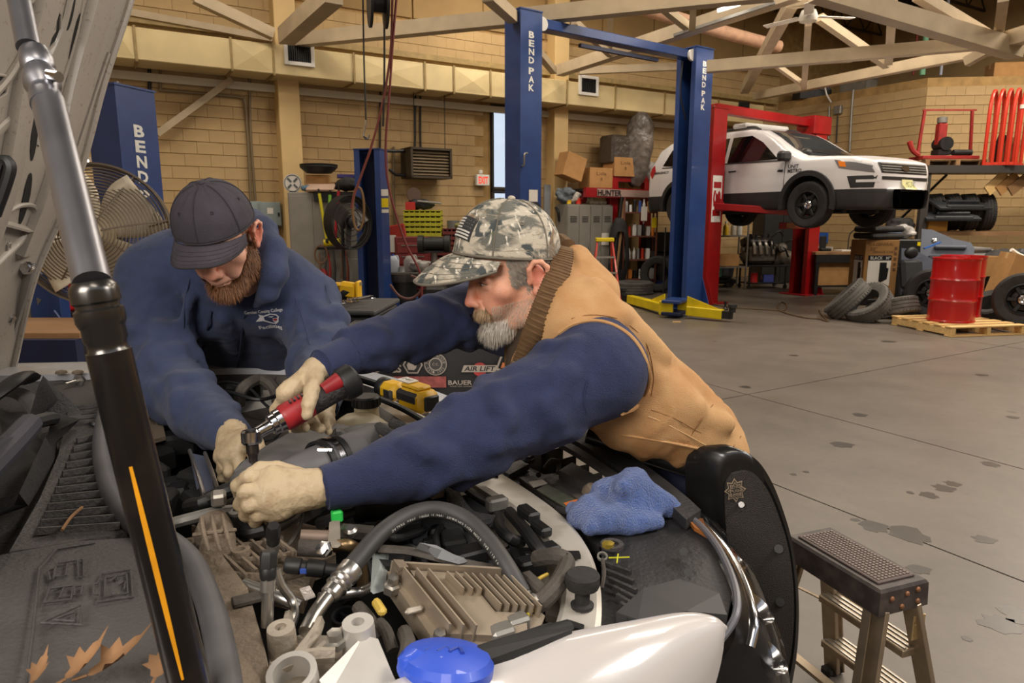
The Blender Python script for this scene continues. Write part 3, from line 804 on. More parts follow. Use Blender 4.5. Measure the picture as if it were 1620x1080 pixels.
def cp(name,poly,side,m,step=.05,off=.006,parent=None,label=None):
    mb=MB();v,f=fill2d(poly,step)
    if side in ('r','l'):
        sg=-1 if side == 'r' else 1;decal(mb,v,f,(0,0,0),(1,0,0),(0,0,1) if side == 'r' else (0,0,-1),cb,off)
        if side == 'l':
            mb=MB();decal(mb,[(x,-y) for x,y in v],f,(0,0,0),(1,0,0),(0,0,-1),cb,off)
    elif side == 'f':decal(mb,v,f,(0,0,0),(0,1,0),(0,0,1),cb,off,4)
    elif side == 't':decal(mb,v,f,(0,0,0),(1,0,0),(0,1,0),cb,off,4)
    return obj(name,mb,m,parent or pc,label,local=True)
wins={'front_window':[(.82,1.14),(-.28,1.14),(-.30,1.60),(.12,1.60),(.40,1.46)],'rear_window':[(-.36,1.14),(-1.25,1.14),(-1.20,1.59),(-.38,1.60)],'quarter_window':[(-1.32,1.14),(-2.0,1.2),(-1.85,1.50),(-1.28,1.58)]}
for s in ('r','l'):
    for nme,p in wins.items():cp(nme,p,s,M_carglass)
    cp('belt_trim',[(.9,1.10),(-2.0,1.15),(-2.0,1.17),(.9,1.125)],s,M_trim,.08,.009)
    cp('head_lamp',[(1.95,.93),(2.42,.84),(2.44,.93),(2.2,1.0),(1.86,1.06)],s,mat('lamp_lens',C(120,120,124),.12,coat=1),.05,.008)
    cp('turn_lamp',[(1.96,.95),(2.06,.94),(2.03,1.02),(1.92,1.04)],s,mat('amber',C(238,130,20),.3),.05,.012)
    cp('tail_lamp',[(-2.46,1.12),(-2.3,.96),(-2.2,1.1),(-2.3,1.24)],s,mat('lamp_red',C(170,24,40),.25),.05,.008)
    for x in (.98,-.30,-1.28):cp('panel_gap',[(x,.62),(x+.01,.62),(x+.012,1.1),(x+.002,1.1)],s,M_black,.08,.004)
    for x in (-.2,-1.15):cp('door_handle',[(x,.97),(x+.17,.975),(x+.17,1.0),(x,.995)],s,M_trim,.05,.02)
    cp('fender_badge',[(.84,.93),(.95,.92),(.96,.96),(.86,.965)],s,M_black,.05,.006)
    cp('lower_scoop',[(2.14,.62),(2.42,.62),(2.44,.80),(2.08,.80)],s,M_trim,.04,.006)
    cp('scoop_bar',[(2.22,.70),(2.46,.70),(2.46,.74),(2.22,.74)],s,M_carw,.04,.012)
def arch(wx,sg):
    mb=MB();n=22
    rings=[]
    for k in range(n+1):
        a=R(-12)+(math.pi+R(24))*k/n
        c,s2=math.cos(a),math.sin(a)
        rings.append([Vector((wx+r*c,sg*y,.40+r*s2)) for r,y in ((.44,.90),(.525,.955),(.52,.985),(.44,.985))])
    mb.loft(rings);obj('wheel_arch',mb,M_trim,pc,local=True)
for wx in (1.43,-1.43):
    for sg in (-1,1):arch(wx,sg)
TYRE=[(.225,-.09),(.30,-.118),(.345,-.12),(.372,-.1),(.378,-.06),(.37,-.055),(.37,-.045),(.38,-.04),(.38,-.005),(.372,0),(.372,.005),(.38,.01),(.38,.045),(.37,.05),(.37,.058),(.378,.062),(.372,.1),(.345,.12),(.30,.118),(.225,.09),(.215,0)]
def wheel(c,ax,parent,local=True,steel=True):
    t=obj('tyre',MB().ring(c,ax,TYRE,40),M_rubber,parent,local=local)
    ax=Vector(ax);x,y,d=frame_of(ax);c=Vector(c)
    r=obj('rim',MB().ring(c,ax,[(.228,-.09),(.228,.095),(.21,.10),(.20,.06),(.17,.03),(.205,-.08)],32),M_black,t,local=local)
    mb=MB().lathe([(.17,.0),(.15,.035),(.09,.055),(.07,.03),(.01,.03)],c,ax,28)
    obj('wheel_disc',mb,M_black,t,local=local)
    for k in range(6):
        a=1.047*k;e=x*math.cos(a)+y*math.sin(a);f=d.cross(e)
        obj('spoke',MB().bar(c+e*.08+d*.055,c+e*.2+d*.06,.05,.03,d,.006),M_black,t,local=local)
    obj('hub_cap',MB().lathe([(.075,.05),(.07,.075),(.05,.09),(.03,.08),(.005,.085)],c,ax,20),M_chrome,t,local=local)
    for k in range(5):
        a=1.2566*k+.3;e=x*math.cos(a)+y*math.sin(a)
        obj('lug_nut',MB().cyl(c+e*.057+d*.08,c+e*.057+d*.1,.011,6),M_chrome,t,local=local)
    return t
for wx in (1.43,-1.43):
    for sg in (-1,1):wheel((wx,sg*.84,.375),(0,sg,0),pc)
cp('grille',[(-.62,.84),(.62,.84),(.66,1.0),(-.66,1.0)],'f',M_black,.05,.008)
for z in (.86,.90,.94,.98):cp('grille_bar',[(-.60,z),(.60,z),(.60,z+.016),(-.60,z+.016)],'f',M_grey,.06,.02)
cp('lower_grille',[(-.62,.74),(.62,.74),(.62,.79),(-.62,.79)],'f',M_black,.05,.008)
cp('air_intake',[(-.28,.50),(.28,.50),(.32,.575),(-.32,.575)],'f',M_black,.05,.004)
cp('front_badge',[(-.1+.1+.11*math.cos(a*.5236) ,.925+.045*math.sin(a*.5236)) for a in range(12)],'f',M_chrome,.03,.035)
pl=cp('number_plate',[(-.15,.60),(.15,.60),(.15,.75),(-.15,.75)],'f',mat('plate_cream',C(226,222,170),.5),.05,.03)
mb=MB();text(mb,'MG 2042',(2.56,0,.675),(0,1,0),(0,0,1),w=.25,h=.08);obj('plate_text',mb,mat('plate_ink',C(60,90,60),.6),pc,local=True)
cp('windscreen',[(.34,-.60),(1.26,-.74),(1.30,0),(1.26,.74),(.34,.60),(.30,0)],'t',mat('screen_glass',C(70,72,74),.06,coat=.8),.06,.008)
cp('wiper',[(1.1,-.6),(1.24,.1),(1.22,.12),(1.07,-.58)],'t',M_black,.06,.02)
mb=MB().box((1.02,-1.05,1.17),(.16,.24,.16),None,.04);mb.bar((1.0,-.86,1.12),(1.02,-1.0,1.15),.07,.04);obj('door_mirror',mb,M_trim,pc,local=True)
mb=MB().box((1.02,1.05,1.17),(.16,.24,.16),None,.04);mb.bar((1.0,.86,1.12),(1.02,1.0,1.15),.07,.04);obj('door_mirror',mb,M_trim,pc,local=True)
for y in (-.55,.55):obj('roof_rail',MB().tube([(-1.8,y,1.68),(-1.6,y,1.76),(-.2,y,1.79),(.1,y,1.72)],.022,8),M_trim,pc,local=True)
obj('light_bar',MB().box((-.35,0,1.83),(.34,1.2,.09),None,.03),mat('lightbar',C(206,206,204),.3),pc,local=True)
obj('spot_lamp',MB().ell((1.16,-.66,1.22),(.09,.08,.08)),M_black,pc,local=True)
mb=MB();q=lambda s,x,z,w,h:decal(mb,[(a*w/text_geo(s,.02)[2][0],b*h/text_geo(s,.02)[2][1]) for a,b in text_geo(s,.02)[0]],text_geo(s,.02)[1],(x,0,z),(1,0,0),(0,0,1),cb,.008)
q('METRO',1.18,.93,.26,.06);q('UNIT',1.15,1.0,.2,.06);q('EMERGENCY',-2.02,1.07,.5,.05)
obj('lettering',mb,M_black,pc,local=True)
mb=MB()
for y in (-.45,.45):mb.box((0,y,.30),(3.6,.12,.12),None,.02)
mb.box((1.43,0,.38),(.14,1.3,.1));mb.box((-1.43,0,.38),(.14,1.3,.1));obj('underbody_frame',mb,M_dark,pc,local=True)
# ------------------------------------------------------------ stores and clutter of the workshop
def pmat(rgb,r=.5,**k):return mat('paint_%d_%d_%d' % rgb,C(*rgb),r,**k)
def carton(lab,c,size,rot=0,cat='box',m=None,name='carton',txt=None,group=None):
    """cardboard carton standing on c"""
    t=thing(name,lab,cat,c,rot if not isinstance(rot,Matrix) else rot,group)
    sx,sy,sz=size;m=m or M_card
    obj('body',MB().box((0,0,sz/2),size,None,.006),m,t,local=True,smooth=0)
    obj('tape',MB().box((0,0,sz+.001),(sx+.003,.05,.003)).box((-sx/2-.001,0,sz-.05),(.003,.05,.1)).box((sx/2+.001,0,sz-.05),(.003,.05,.1)),M_tape,t,local=True,smooth=0)
    obj('flap',MB().box((0,sy/4+.001,sz+.004),(sx*.99,sy/2-.01,.006)).box((0,-sy/4-.001,sz+.004),(sx*.99,sy/2-.01,.006)),m,t,local=True,smooth=0,kind='stuff')
    if txt:
        mb=MB();z=sz*.72
        for s,h in txt:
            text(mb,s,(0,-sy/2-.003,z),(1,0,0),(0,0,1),h=h,w=min(sx*.8,len(s)*h*.75));z -= h*1.6
        obj('printing',mb,M_carddk,t,local=True,smooth=0)
    return t
def bottle(lab,c,h,r,rgb,cap=(220,220,220),name='bottle',group=None):
    t=thing(name,lab,'bottle',c,None,group)
    obj('body',MB().lathe([(r*.9,0),(r,h*.05),(r,h*.62),(r*.4,h*.8),(r*.36,h*.88)],(0,0,0),ZZ,12),pmat(rgb,.35),t,local=True)
    obj('cap',MB().lathe([(r*.42,h*.86),(r*.42,h),(r*.3,h)],(0,0,0),ZZ,12),pmat(cap,.4),t,local=True)
    return t
def jug(lab,c,w,h,rgb,cap=(30,30,30),rot=0):
    t=thing('jug',lab,'jug',c,rot)
    obj('body',MB().loft([[Vector((x*a,y*b,z)) for x,y in ((-1,-.8),(-.8,-1),(.8,-1),(1,-.8),(1,.8),(.8,1),(-.8,1),(-1,.8))] for a,b,z in ((w*.46,w*.28,0),(w*.5,w*.3,h*.06),(w*.5,w*.3,h*.62),(w*.3,w*.2,h*.86),(w*.13,w*.13,h*.9))]),pmat(rgb,.4),t,local=True,smooth=50)
    obj('cap',MB().lathe([(w*.15,h*.88),(w*.15,h),(.001,h)],(0,0,0),ZZ,12),pmat(cap,.4),t,local=True)
    obj('handle',MB().tube([(w*.12,0,h*.88),(w*.4,0,h*.88),(w*.5,0,h*.6)],w*.07,6),pmat(rgb,.4),t,local=True)
    return t
def can(lab,c,r,h,rgb,cat='can'):
    t=thing('can',lab,cat,c)
    obj('body',MB().lathe([(r,0),(r,h*.02),(r*.98,h*.04),(r*.98,h*.94),(r,h*.96),(r,h)],(0,0,0),ZZ,16),pmat(rgb,.4),t,local=True)
    obj('lid',MB().lathe([(r*.93,h),(r*.9,h*1.02),(.001,h*1.02)],(0,0,0),ZZ,16),M_grey,t,local=True)
    return t
def lump(name,lab,cat,c,size,m,seed=0,rough=.25,rot=None,group=None,h=None):
    """soft or crumpled heap: bag, cloth, tarp"""
    q=random.Random(seed);hh=h or max(size)/26
    s=SDF((-size[0]*.75,-size[1]*.75,-.02),(size[0]*.75,size[1]*.75,size[2]*1.3),hh)
    s.ell((0,0,size[2]*.42),(size[0]*.42,size[1]*.42,size[2]*.45),k=.01)
    for i in range(7):
        p=(q.uniform(-.3,.3)*size[0],q.uniform(-.3,.3)*size[1],q.uniform(.2,.75)*size[2])
        s.ell(p,(size[0]*q.uniform(.15,.3),size[1]*q.uniform(.15,.3),size[2]*q.uniform(.12,.28)),k=size[2]*.12)
    V,F=s.mesh(1);N=vnorm(V,F);sc=5/max(size)
    d=np.array([noise.noise(Vector(v)*sc+Vector((seed,0,0)))+.5*noise.noise(Vector(v)*sc*2.3) for v in V])*rough*min(size)*.35
    V=V+N*d[:,None];V[:,2]=np.maximum(V[:,2]-V[:,2].min(),0)
    t=thing(name,lab,cat,c,rot,group);W=np.array(WM[t.name])
    npobj('body',V @ W[:3,:3].T+W[:3,3],F,m,t);return t
_tyre0=None
def tyre(lab,c,axis,r=.36,wdt=.24,group=None,m=None):
    x,y,d=frame_of(axis);Rm=Matrix((x,y,d)).transposed()
    t=thing('tyre',lab,'tyre',c,Rm,group);k=r/.38;kw=wdt/.24
    o=obj('carcass',MB().ring((0,0,0),(0,0,1),[(a*k,b*kw) for a,b in TYRE],44),m or M_rubber,t,local=True)
    mb=MB()
    for i in range(44):
        a=6.28318*(i+.5)/44
        for sg in (-1,1):mb.box((math.cos(a)*r*.995,math.sin(a)*r*.995,sg*.085*kw),(.008,.03*k,.035*kw),a)
    obj('tread_block',mb,m or M_rubber,t,local=True,smooth=0,kind='stuff')
    return t
M_tyreold=mat('tyre_dusty',C(92,89,85),.9,var=.22,vscale=10,bump=.2,bscale=60)
# drums on a pallet
PR=R(10)
pc0=(G(1418,514)+G(1594,514))/2+Vector((0,.15,0));pc0=G(1511,521);pc0.z=0
t=thing('pallet','pale new wooden pallet under the red drums','pallet',pc0,PR)
for k in range(6):obj('deck_board',MB().box((0,-.5+.2*k,.128),(1.16,.13,.02),None,.003),M_wood,t,local=True,smooth=0)
for x in (-.54,0,.54):obj('stringer',MB().box((x,0,.068),(.06,1.12,.096),None,.004),M_wood,t,local=True,smooth=0)
for y in (-.5,0,.5):obj('bottom_board',MB().box((0,y,.01),(1.16,.12,.018),None,.003),M_wood,t,local=True,smooth=0)
M_drum=mat('drum_red',C(178,10,14),.3,coat=.4,var=.06,vscale=3)
def drum(lab,c):
    t=thing('drum',lab,'drum',c);h=.88;r=.288
    prof=[(r*.96,.0),(r+.006,.0),(r+.008,.02),(r,.03)]
    for zc in (.30,.585):prof += [(r,zc-.03),(r+.006,zc-.015),(r+.014,zc),(r+.006,zc+.015),(r,zc+.03)]
    prof += [(r,h-.03),(r+.008,h-.02),(r+.008,h),(r-.006,h),(r-.01,h-.02),(.001,h-.022)]
    obj('body',MB().lathe(prof,(0,0,0),ZZ,40),M_drum,t,local=True)
    for x,y,q in ((.17,.05,.035),(-.17,-.08,.02)):obj('bung',MB().lathe([(q,h-.022),(q,h-.002),(.001,h-.002)],(x,y,0),ZZ,10),M_drum,t,local=True)
    return t
dc=G(1503,507,.139);drum('red steel drum at the front of the pallet',dc)
drum('red steel drum mostly hidden behind the other one on the pallet',dc+Vector((.46,.56,0)))
# tyres near the drums
a=G(1338,505,0)
tyre('worn grey tyre leaning left, largest of three by the pallet',a+Vector((.05,.1,.30)),Vector((.66,-.32,-.66)),.37,.26,m=M_tyreold)
tyre('worn grey tyre leaning on its neighbour, middle of three by the pallet',G(1372,508)+Vector((.0,.05,.27)),Vector((-.62,-.22,.72)),.36,.24,m=M_tyreold)
tyre('worn grey tyre lying nearly flat against the pallet',G(1428,512)+Vector((.0,.3,.19)),Vector((-.14,.32,.93)),.36,.25,m=M_tyreold)
# upright wheels
def loose_wheel(lab,c,ax):
    x,y,d=frame_of(ax);t=thing('wheel',lab,'wheel',c,Matrix((x,y,d)).transposed());wheel((0,0,0),(0,0,1),t);return t
loose_wheel('steel wheel with tyre standing behind the front drum',Vector((D(1474,452,10.9).x,10.9,.38)),Vector((-.45,-.9,.05)))
loose_wheel('big wheel with dark rim cut off by the right edge',Vector((D(1620,470,9.6).x,9.6,.42)),Vector((-.55,-.82,.12)))
tyre('dark tyre lying flat behind the big wheel at the right edge',Vector((D(1570,470,10.6).x,10.6,.2)),Vector((-.5,-.2,.84)),.33,.22)
carton('small red and white carton on the floor behind the tyres',G(1420,481),(.2,.14,.1),.2,m=pmat((200,60,44)))
t=carton('tall narrow cardboard box leaning behind the red drums',Vector((D(1588,440,11.2).x,11.2,.30)),(.42,.3,.68),Matrix.Rotation(R(16),3,'Y') @ Matrix.Rotation(.2,3,'Z'))
carton('low cardboard box behind the leaning one',Vector((D(1560,420,12.2).x,12.2,.55)),(.5,.4,.35),.1)
carton('small carton at the right edge behind the big wheel',Vector((D(1606,440,11.6).x,11.6,.3)),(.3,.25,.32),.0)
tag(obj('plinth',MB().box(Vector((D(1585,440,11.8).x,11.9,.14)),(1.1,1.2,.28),None,.01),M_dark),'low dark plinth under the leaning cardboard boxes','plinth')
# cart carton with a printed label
cy=12.6;c=Vector((D(1381,420,cy).x,cy,.12));hz=D(1390,379,cy).z-.12
t=thing('cart_carton','large brown printed carton of a service cart beside the workbench','box',c,R(2));bx,by=.62,.50
obj('body',MB().box((0,0,hz/2),(bx,by,hz),None,.008),mat('cardboard_deep',C(150,110,62),.85,var=.1,vscale=5),t,local=True,smooth=0)
def plab(o,ex,wdt,nm='print_panel'):
    o=Vector(o);ex=Vector(ex);n=ex.cross(ZZ)
    p=obj(nm,MB().box(o+n*.002+ZZ*-.02,(wdt if abs(ex.x) >.5 else .004,.004 if abs(ex.x) >.5 else wdt,.46)),M_paper,t,local=True,smooth=0)
    obj('header',MB().box(o+n*.004+ZZ*.25,(wdt if abs(ex.x) >.5 else .004,.004 if abs(ex.x) >.5 else wdt,.09)),M_black,p,local=True,smooth=0)
    mb=MB();text(mb,'BLACK',o+n*.008+ZZ*.25-ex*wdt*.15,ex,ZZ,w=wdt*.52,h=.055);text(mb,'30"',o+n*.008+ZZ*.25+ex*wdt*.35,ex,ZZ,w=wdt*.2,h=.05)
    obj('lettering',mb,M_letter,p,local=True,smooth=0)
    obj('picture',MB().prism([(.0,-.17),(.04,-.19),(wdt*.36,-.13),(wdt*.4,.06),(wdt*.3,.08),(wdt*.3,.17),(0,.17)],o+n*.005+ex*wdt*.02,ex,ZZ,.002),M_black,p,local=True,smooth=0)
plab((-.03,-by/2-.002,hz*.46),(1,0,0),.42)
plab((-bx/2-.002,-.06,hz*.46),(0,-1,0),.28)
mb=MB();text(mb,'30"',(-.16,-by/2-.003,hz*.85),(1,0,0),ZZ,h=.07);text(mb,'SERVICE CART',(.04,-by/2-.003,hz*.80),(1,0,0),ZZ,w=.42,h=.04);text(mb,'U.S.GENERAL',(-.02,-by/2-.003,hz*.93),(1,0,0),ZZ,w=.45,h=.05)
for k in range(5):mb.box((bx/2-.06,-by/2-.003,hz*(.5+.09*k)),(.05,.002,.05))
obj('printing',mb,M_carddk,t,local=True,smooth=0,kind='stuff')
obj('tape',MB().box((0,0,hz+.002),(bx+.004,.06,.004)),M_tape,t,local=True,smooth=0)
tag(obj('dolly',MB().box(c-ZZ*.06+ZZ*0,(.68,.56,.1),R(2),.01),M_dark),'low dark dolly under the large service cart carton','dolly')
for k in range(2):
    s=c+ZZ*(hz+.01+.12*k)+Vector((.05,.0,0));q=thing('seat_cushion',['black foam cushion lying directly on the cart carton','black foam cushion topmost on the cart carton'][k],'cushion',s,R(14+4*k))
    obj('pad',MB().box((0,0,.06),(.72,.5,.11),None,.035),M_rubber,q,local=True);obj('piping',MB().tube([(-.35,-.245,.06),(.35,-.245,.06)],.01,6),M_black,q,local=True)
# workbench along the side wall
wy=14.3;wb=Vector((D(1312,420,wy).x,wy,0));zt=D(1312,397,wy).z
t=thing('workbench','wooden topped steel workbench right of the red lift post','workbench',wb,R(6))
obj('top',MB().box((0.1,0,zt-.03),(1.25,.7,.06),None,.006),M_woodold,t,local=True,smooth=0)
obj('apron',MB().box((0.1,-.33,zt-.14),(1.2,.03,.16)),M_dark,t,local=True,smooth=0)
for x in (-.45,.66):
    for y in (-.3,.3):obj('leg',MB().box((x,y,zt/2-.03),(.07,.07,zt-.06)),M_dark,t,local=True,smooth=0)
obj('shelf',MB().box((0.1,0,.18),(1.15,.6,.03)),M_dark,t,local=True,smooth=0)
carton('big cardboard carton on the shelf under the workbench',wb+Vector((-.05,-.05,.197)),(.75,.45,.5),R(6))
t=thing('radio','small black desk phone and stand on the workbench','phone',wb+Vector((-.15,0,zt)),R(20));obj('base',MB().box((0,0,.03),(.25,.2,.06),None,.015),M_black,t,local=True);obj('stand',MB().box((.0,.03,.18),(.16,.04,.26),None,.01),M_black,t,local=True)
tag(obj('manual',MB().box(wb+Vector((.25,-.05,zt+.015)),(.3,.22,.03),.3,.004),M_paper),'white paper stack on the workbench','papers')
tag(obj('cable_coil',MB().tube([wb+Vector((.5+.1*math.cos(a),.1*math.sin(a),zt+.02+.006*a)) for a in np.arange(0,15,.6)],.012,6,2),M_black),'black cable coil on the workbench by the carton','cable')
tag(obj('lamp_cable',MB().tube([wb+Vector((.45,.2,zt)),wb+Vector((.5,.25,zt+.35)),wb+Vector((.7,.28,zt+.42)),wb+Vector((.75,.28,zt+.1))],.012,6),M_black),'bent black lamp arm standing at the back of the workbench','lamp')
tag(obj('poster',MB().box(RW(1298,376,.04),(.02,.42,.26),rotm(-VB)+R(90),.002),pmat((38,96,190),.6)),'blue notice on the side wall behind the red post','poster')
tag(obj('board',MB().box(RW(1300,400,.04),(.02,.6,.34),rotm(-VB)+R(90),.002),M_paper),'pale board on the side wall under the blue notice','board')
# tall black cabinet behind the engine
cb0=G(1228,447);zc=D(1228,338,cb0.y).z
t=thing('cabinet','tall black steel cabinet behind the engine on its cart','cabinet',cb0,R(12));zc=max(1.5,zc)
obj('body',MB().box((0,.15,zc/2),(1.0,.5,zc),None,.008),M_black,t,local=True,smooth=0)
for s in (-1,1):
    d=obj('door',MB().box((s*.247,-.11,zc/2),(.485,.02,zc-.06),None,.004),M_black,t,local=True,smooth=0)
    obj('handle',MB().box((s*.05,-.13,zc*.5),(.02,.03,.14),None,.006),M_grey,d,local=True)
# engine on a wheeled cart
ec=G(1205,455);ez=D(1205,418,ec.y).z
t=thing('engine_cart','dark low wheeled cart carrying the engine','cart',ec,R(8))
obj('tray',MB().box((0,0,ez-.02),(.95,.55,.04),None,.006),M_dark,t,local=True,smooth=0)
obj('shelf',MB().box((0,0,.12),(.9,.5,.03),None,.004),M_dark,t,local=True,smooth=0)
for x in (-.43,.43):
    for y in (-.23,.23):
        obj('leg',MB().box((x,y,ez/2),(.035,.035,ez-.1)),M_dark,t,local=True,smooth=0)
        obj('caster',MB().cyl((x,y-.015,.045),(x,y+.015,.045),.045,14),M_rubber,t,local=True)
can('red fuel can on the engine cart shelf',ec+Vector((-.25,-.1,.136)),.1,.22,(180,30,30));carton('blue carton on the engine cart shelf',ec+Vector((.08,-.05,.136)),(.24,.2,.16),.1,m=pmat((60,70,140)))
t=thing('engine','bare greasy car engine with gearbox resting on the cart','engine',ec+ZZ*ez,R(8));q=random.Random(5)
M_eng=mat('engine_metal',C(120,114,106),.45,.7,var=.4,vscale=14)
obj('block',MB().box((-.12,0,.2),(.5,.42,.3),None,.03),M_eng,t,local=True)
obj('oil_pan',MB().box((-.12,0,.05),(.44,.36,.1),None,.03),M_dark,t,local=True)
obj('cylinder_head',MB().box((-.14,-.08,.41),(.48,.2,.14),Matrix.Rotation(.3,3,'X'),.02).box((-.14,.12,.41),(.48,.2,.14),Matrix.Rotation(-.3,3,'X'),.02),M_dark,t,local=True,kind='stuff')
obj('gearbox',MB().lathe([(.02,.0),(.22,.02),(.21,.12),(.15,.2),(.13,.38),(.06,.42)],(.12,0,.17),(1,0,-.15),16),M_eng,t,local=True)
for k in range(4):obj('intake_runner',MB().tube([(-.32+.12*k,-.15,.44),(-.32+.12*k,-.22,.36),(-.30+.12*k,-.23,.2)],.032,8),M_alu,t,local=True)
for k in range(7):
    a=Vector((q.uniform(-.4,.4),q.uniform(-.28,.05),q.uniform(.3,.55)));b=a+Vector((q.uniform(-.3,.3),q.uniform(-.1,.1),q.uniform(-.2,.05)))
    obj('hose',MB().tube([a,(a+b)/2+Vector((0,-.06,.09)),b],.018,6),M_black,t,local=True)
for k in range(3):obj('pulley',MB().lathe([(.01,0),(.07-.01*k,0),(.06-.01*k,.02),(.07-.01*k,.04),(.01,.04)],(-.38,-.05+.1*k,.16+.1*(k % 2)),(-1,0,0),16),M_grey,t,local=True)
for k in range(4):obj('coil',MB().cyl((-.32+.12*k,-.04,.46),(-.32+.12*k,-.06,.56),.022,8),M_black,t,local=True)
obj('alternator',MB().lathe([(.03,0),(.08,.01),(.085,.1),(.05,.13)],(.2,-.2,.3),(0,-1,.2),14),M_eng,t,local=True)
bpy.data.objects['engine'].scale=(1.22,1.22,1.22)
# floor scrubber
sc=G(1143,452)
t=thing('floor_scrubber','grey wheeled floor cleaning machine beside the blue lift post','machine',sc,R(-10))
obj('tank',MB().box((0,0,.42),(.42,.6,.5),Matrix.Rotation(.12,3,'Y'),.09),pmat((84,90,98),.5),t,local=True)
obj('base',MB().box((0,0,.13),(.5,.66,.12),None,.03),M_dark,t,local=True)
for y in (-.3,.3):obj('wheel',MB().cyl((.12,y-.03,.1),(.12,y+.03,.1),.1,18),M_rubber,t,local=True)
obj('handle',MB().tube([(-.18,-.2,.6),(-.28,-.2,.85),(-.28,.2,.85),(-.18,.2,.6)],.018,8),M_black,t,local=True)
t=thing('gas_bottle','pale green gas bottle standing on the floor scrubber','bottle',D(1135,432,sc.y-.42));o0=Vector(WM[t.name].translation)
obj('body',MB().lathe([(.08,0),(.1,.03),(.1,.2),(.07,.25),(.03,.27),(.03,.3)],o0-ZZ*.08,ZZ,16),pmat((120,190,176),.35),t);obj('valve',MB().cyl(o0+ZZ*.22,o0+ZZ*.28,.03,10),M_dark,t)
# shelf behind with jugs and cartons
sh=D(1146,378,15.2);sh.z=0;z1=D(1146,372,15.2).z
t=thing('store_shelf','small steel shelf unit behind the engine by the lift post','shelf',sh,R(12))
for k,z in enumerate((.5,z1-.02,z1+.62)):obj('shelf',MB().box((0,0,z),(.95,.4,.03)),M_grey,t,local=True,smooth=0)
for x in (-.46,.46):
    for y in (-.18,.18):obj('upright',MB().box((x,y,.85),(.03,.03,1.7)),M_grey,t,local=True,smooth=0)
for k,(dx,cc) in enumerate([(-.3,(214,206,190)),(-.15,(60,58,56)),(.02,(230,190,40)),(.2,(196,190,180)),(.34,(220,220,216))]):
    bottle(['cream','black','yellow','beige','white'][k]+' bottle on the small shelf behind the engine',sh+Vector((dx,dx*.2,z1)),.3,.06,cc)
carton('flat carton low on the small shelf behind the engine',sh+Vector((0,0,.52)),(.6,.3,.25),R(12))
# big rack at the right
ry=13.4;x0=D(1448,262,ry).x;zs=D(1500,262,ry).z;zl=D(1560,366,ry).z;xr=x0+4.0
t=thing('storage_rack','heavy dark steel storage rack along the right wall','rack',Vector((x0+1.8,ry+.5,0)))
obj('top_deck',MB().box((x0+2.0,ry+.5,zs-.05),(4.0,1.2,.1),None,.004),M_dark,t,smooth=0)
obj('edge_beam',MB().box((x0+2.0,ry-.12,zs-.07),(4.0,.05,.14)),mat('rack_beam',C(70,66,64),.5,.3),t,smooth=0)
obj('middle_deck',MB().box((x0+2.15,ry+.5,zl-.04),(3.7,1.1,.08)),M_woodold,t,smooth=0)
for x in (x0+.2,x0+3.9):
    for y in (ry-.05,ry+1.05):obj('upright',MB().box((x,y,zs/2-.05),(.14,.1,zs-.1)),_M['rack_beam'],t,smooth=0)
obj('brace',MB().bar((x0+.3,ry+1.1,zl+.1),(x0+1.3,ry+1.1,zs-.1),.04,.04),M_black,t,smooth=0)
# on top: pallet with a red machine, hoop cage, boards
pz=zs+.001;px=D(1500,250,ry+.3).x
t=thing('pallet','old wooden pallet on top of the storage rack under the red machine','pallet',(px,ry+.45,pz))
for k in range(5):obj('deck_board',MB().box((0,-.4+.2*k,.11),(1.25,.13,.02)),M_woodold,t,local=True,smooth=0)
for x in (-.58,0,.58):obj('stringer',MB().box((x,0,.05),(.08,.95,.1)),M_woodold,t,local=True,smooth=0)
t=thing('red_machine','old red motor and frame machine on the pallet above the rack','machine',(px,ry+.45,pz+.121))
M_mred=mat('machine_red',C(150,34,30),.6,var=.25,vscale=10)
obj('bed',MB().box((0,0,.05),(1.1,.5,.07),None,.01),M_mred,t,local=True)
for s in (-1,1):obj('frame_post',MB().bar((s*.52,0,.08),(s*(.46),.0,.96),.045,.045),M_mred,t,local=True,smooth=0)
obj('frame_top',MB().bar((-.5,0,.96),(.54,0,.96),.03,.03),M_mred,t,local=True,smooth=0)
obj('motor',MB().cyl((-.05,-.15,.32),(-.05,.15,.32),.13,16).box((-.06,0,.16),(.25,.25,.1)),M_dark,t,local=True,kind='stuff')
obj('column',MB().box((-.1,0,.5),(.16,.16,.42),None,.02),M_mred,t,local=True)
obj('head',MB().lathe([(.05,0),(.09,.02),(.09,.12),(.03,.14)],(-.1,0,.7),ZZ,14),M_grey,t,local=True)
obj('lever',MB().tube([(-.55,-.1,.1),(-.68,-.1,.2),(-.76,-.1,.36)],.05,8),M_mred,t,local=True)
obj('roller',MB().cyl((.05,-.2,.14),(.4,-.2,.14),.06,12),M_dark,t,local=True)
M_orange=mat('cage_orange',C(196,48,24),.4,coat=.2)
zcg=D(1600,140,ry).z-pz
t=thing('inflation_cage','orange red tubular hoop cage on top of the rack','cage',(D(1590,250,ry).x,ry+.2,pz))
o0=Vector((D(1556,250,ry).x,ry-.02,pz))
for k in range(5):
    b=o0+Vector((.115*k,-.05*k,0));wv=Vector((.40,.42,0))
    obj('hoop',MB().tube([b,b+ZZ*(zcg*.62),b+wv*.12+ZZ*zcg*.86,b+wv*.45+ZZ*zcg*.99,b+wv*.75+ZZ*zcg*.96,b+wv*.97+ZZ*zcg*.72,b+wv+ZZ*zcg*.4,b+wv],.032,10,6),M_orange,t)
obj('floor_bar',MB().bar(o0+ZZ*.03,o0+Vector((.5,-.2,.03)),.05,.05).bar(o0+Vector((.4,.42,.03)),o0+Vector((.9,.2,.03)),.05,.05),M_orange,t,smooth=0,kind='stuff')
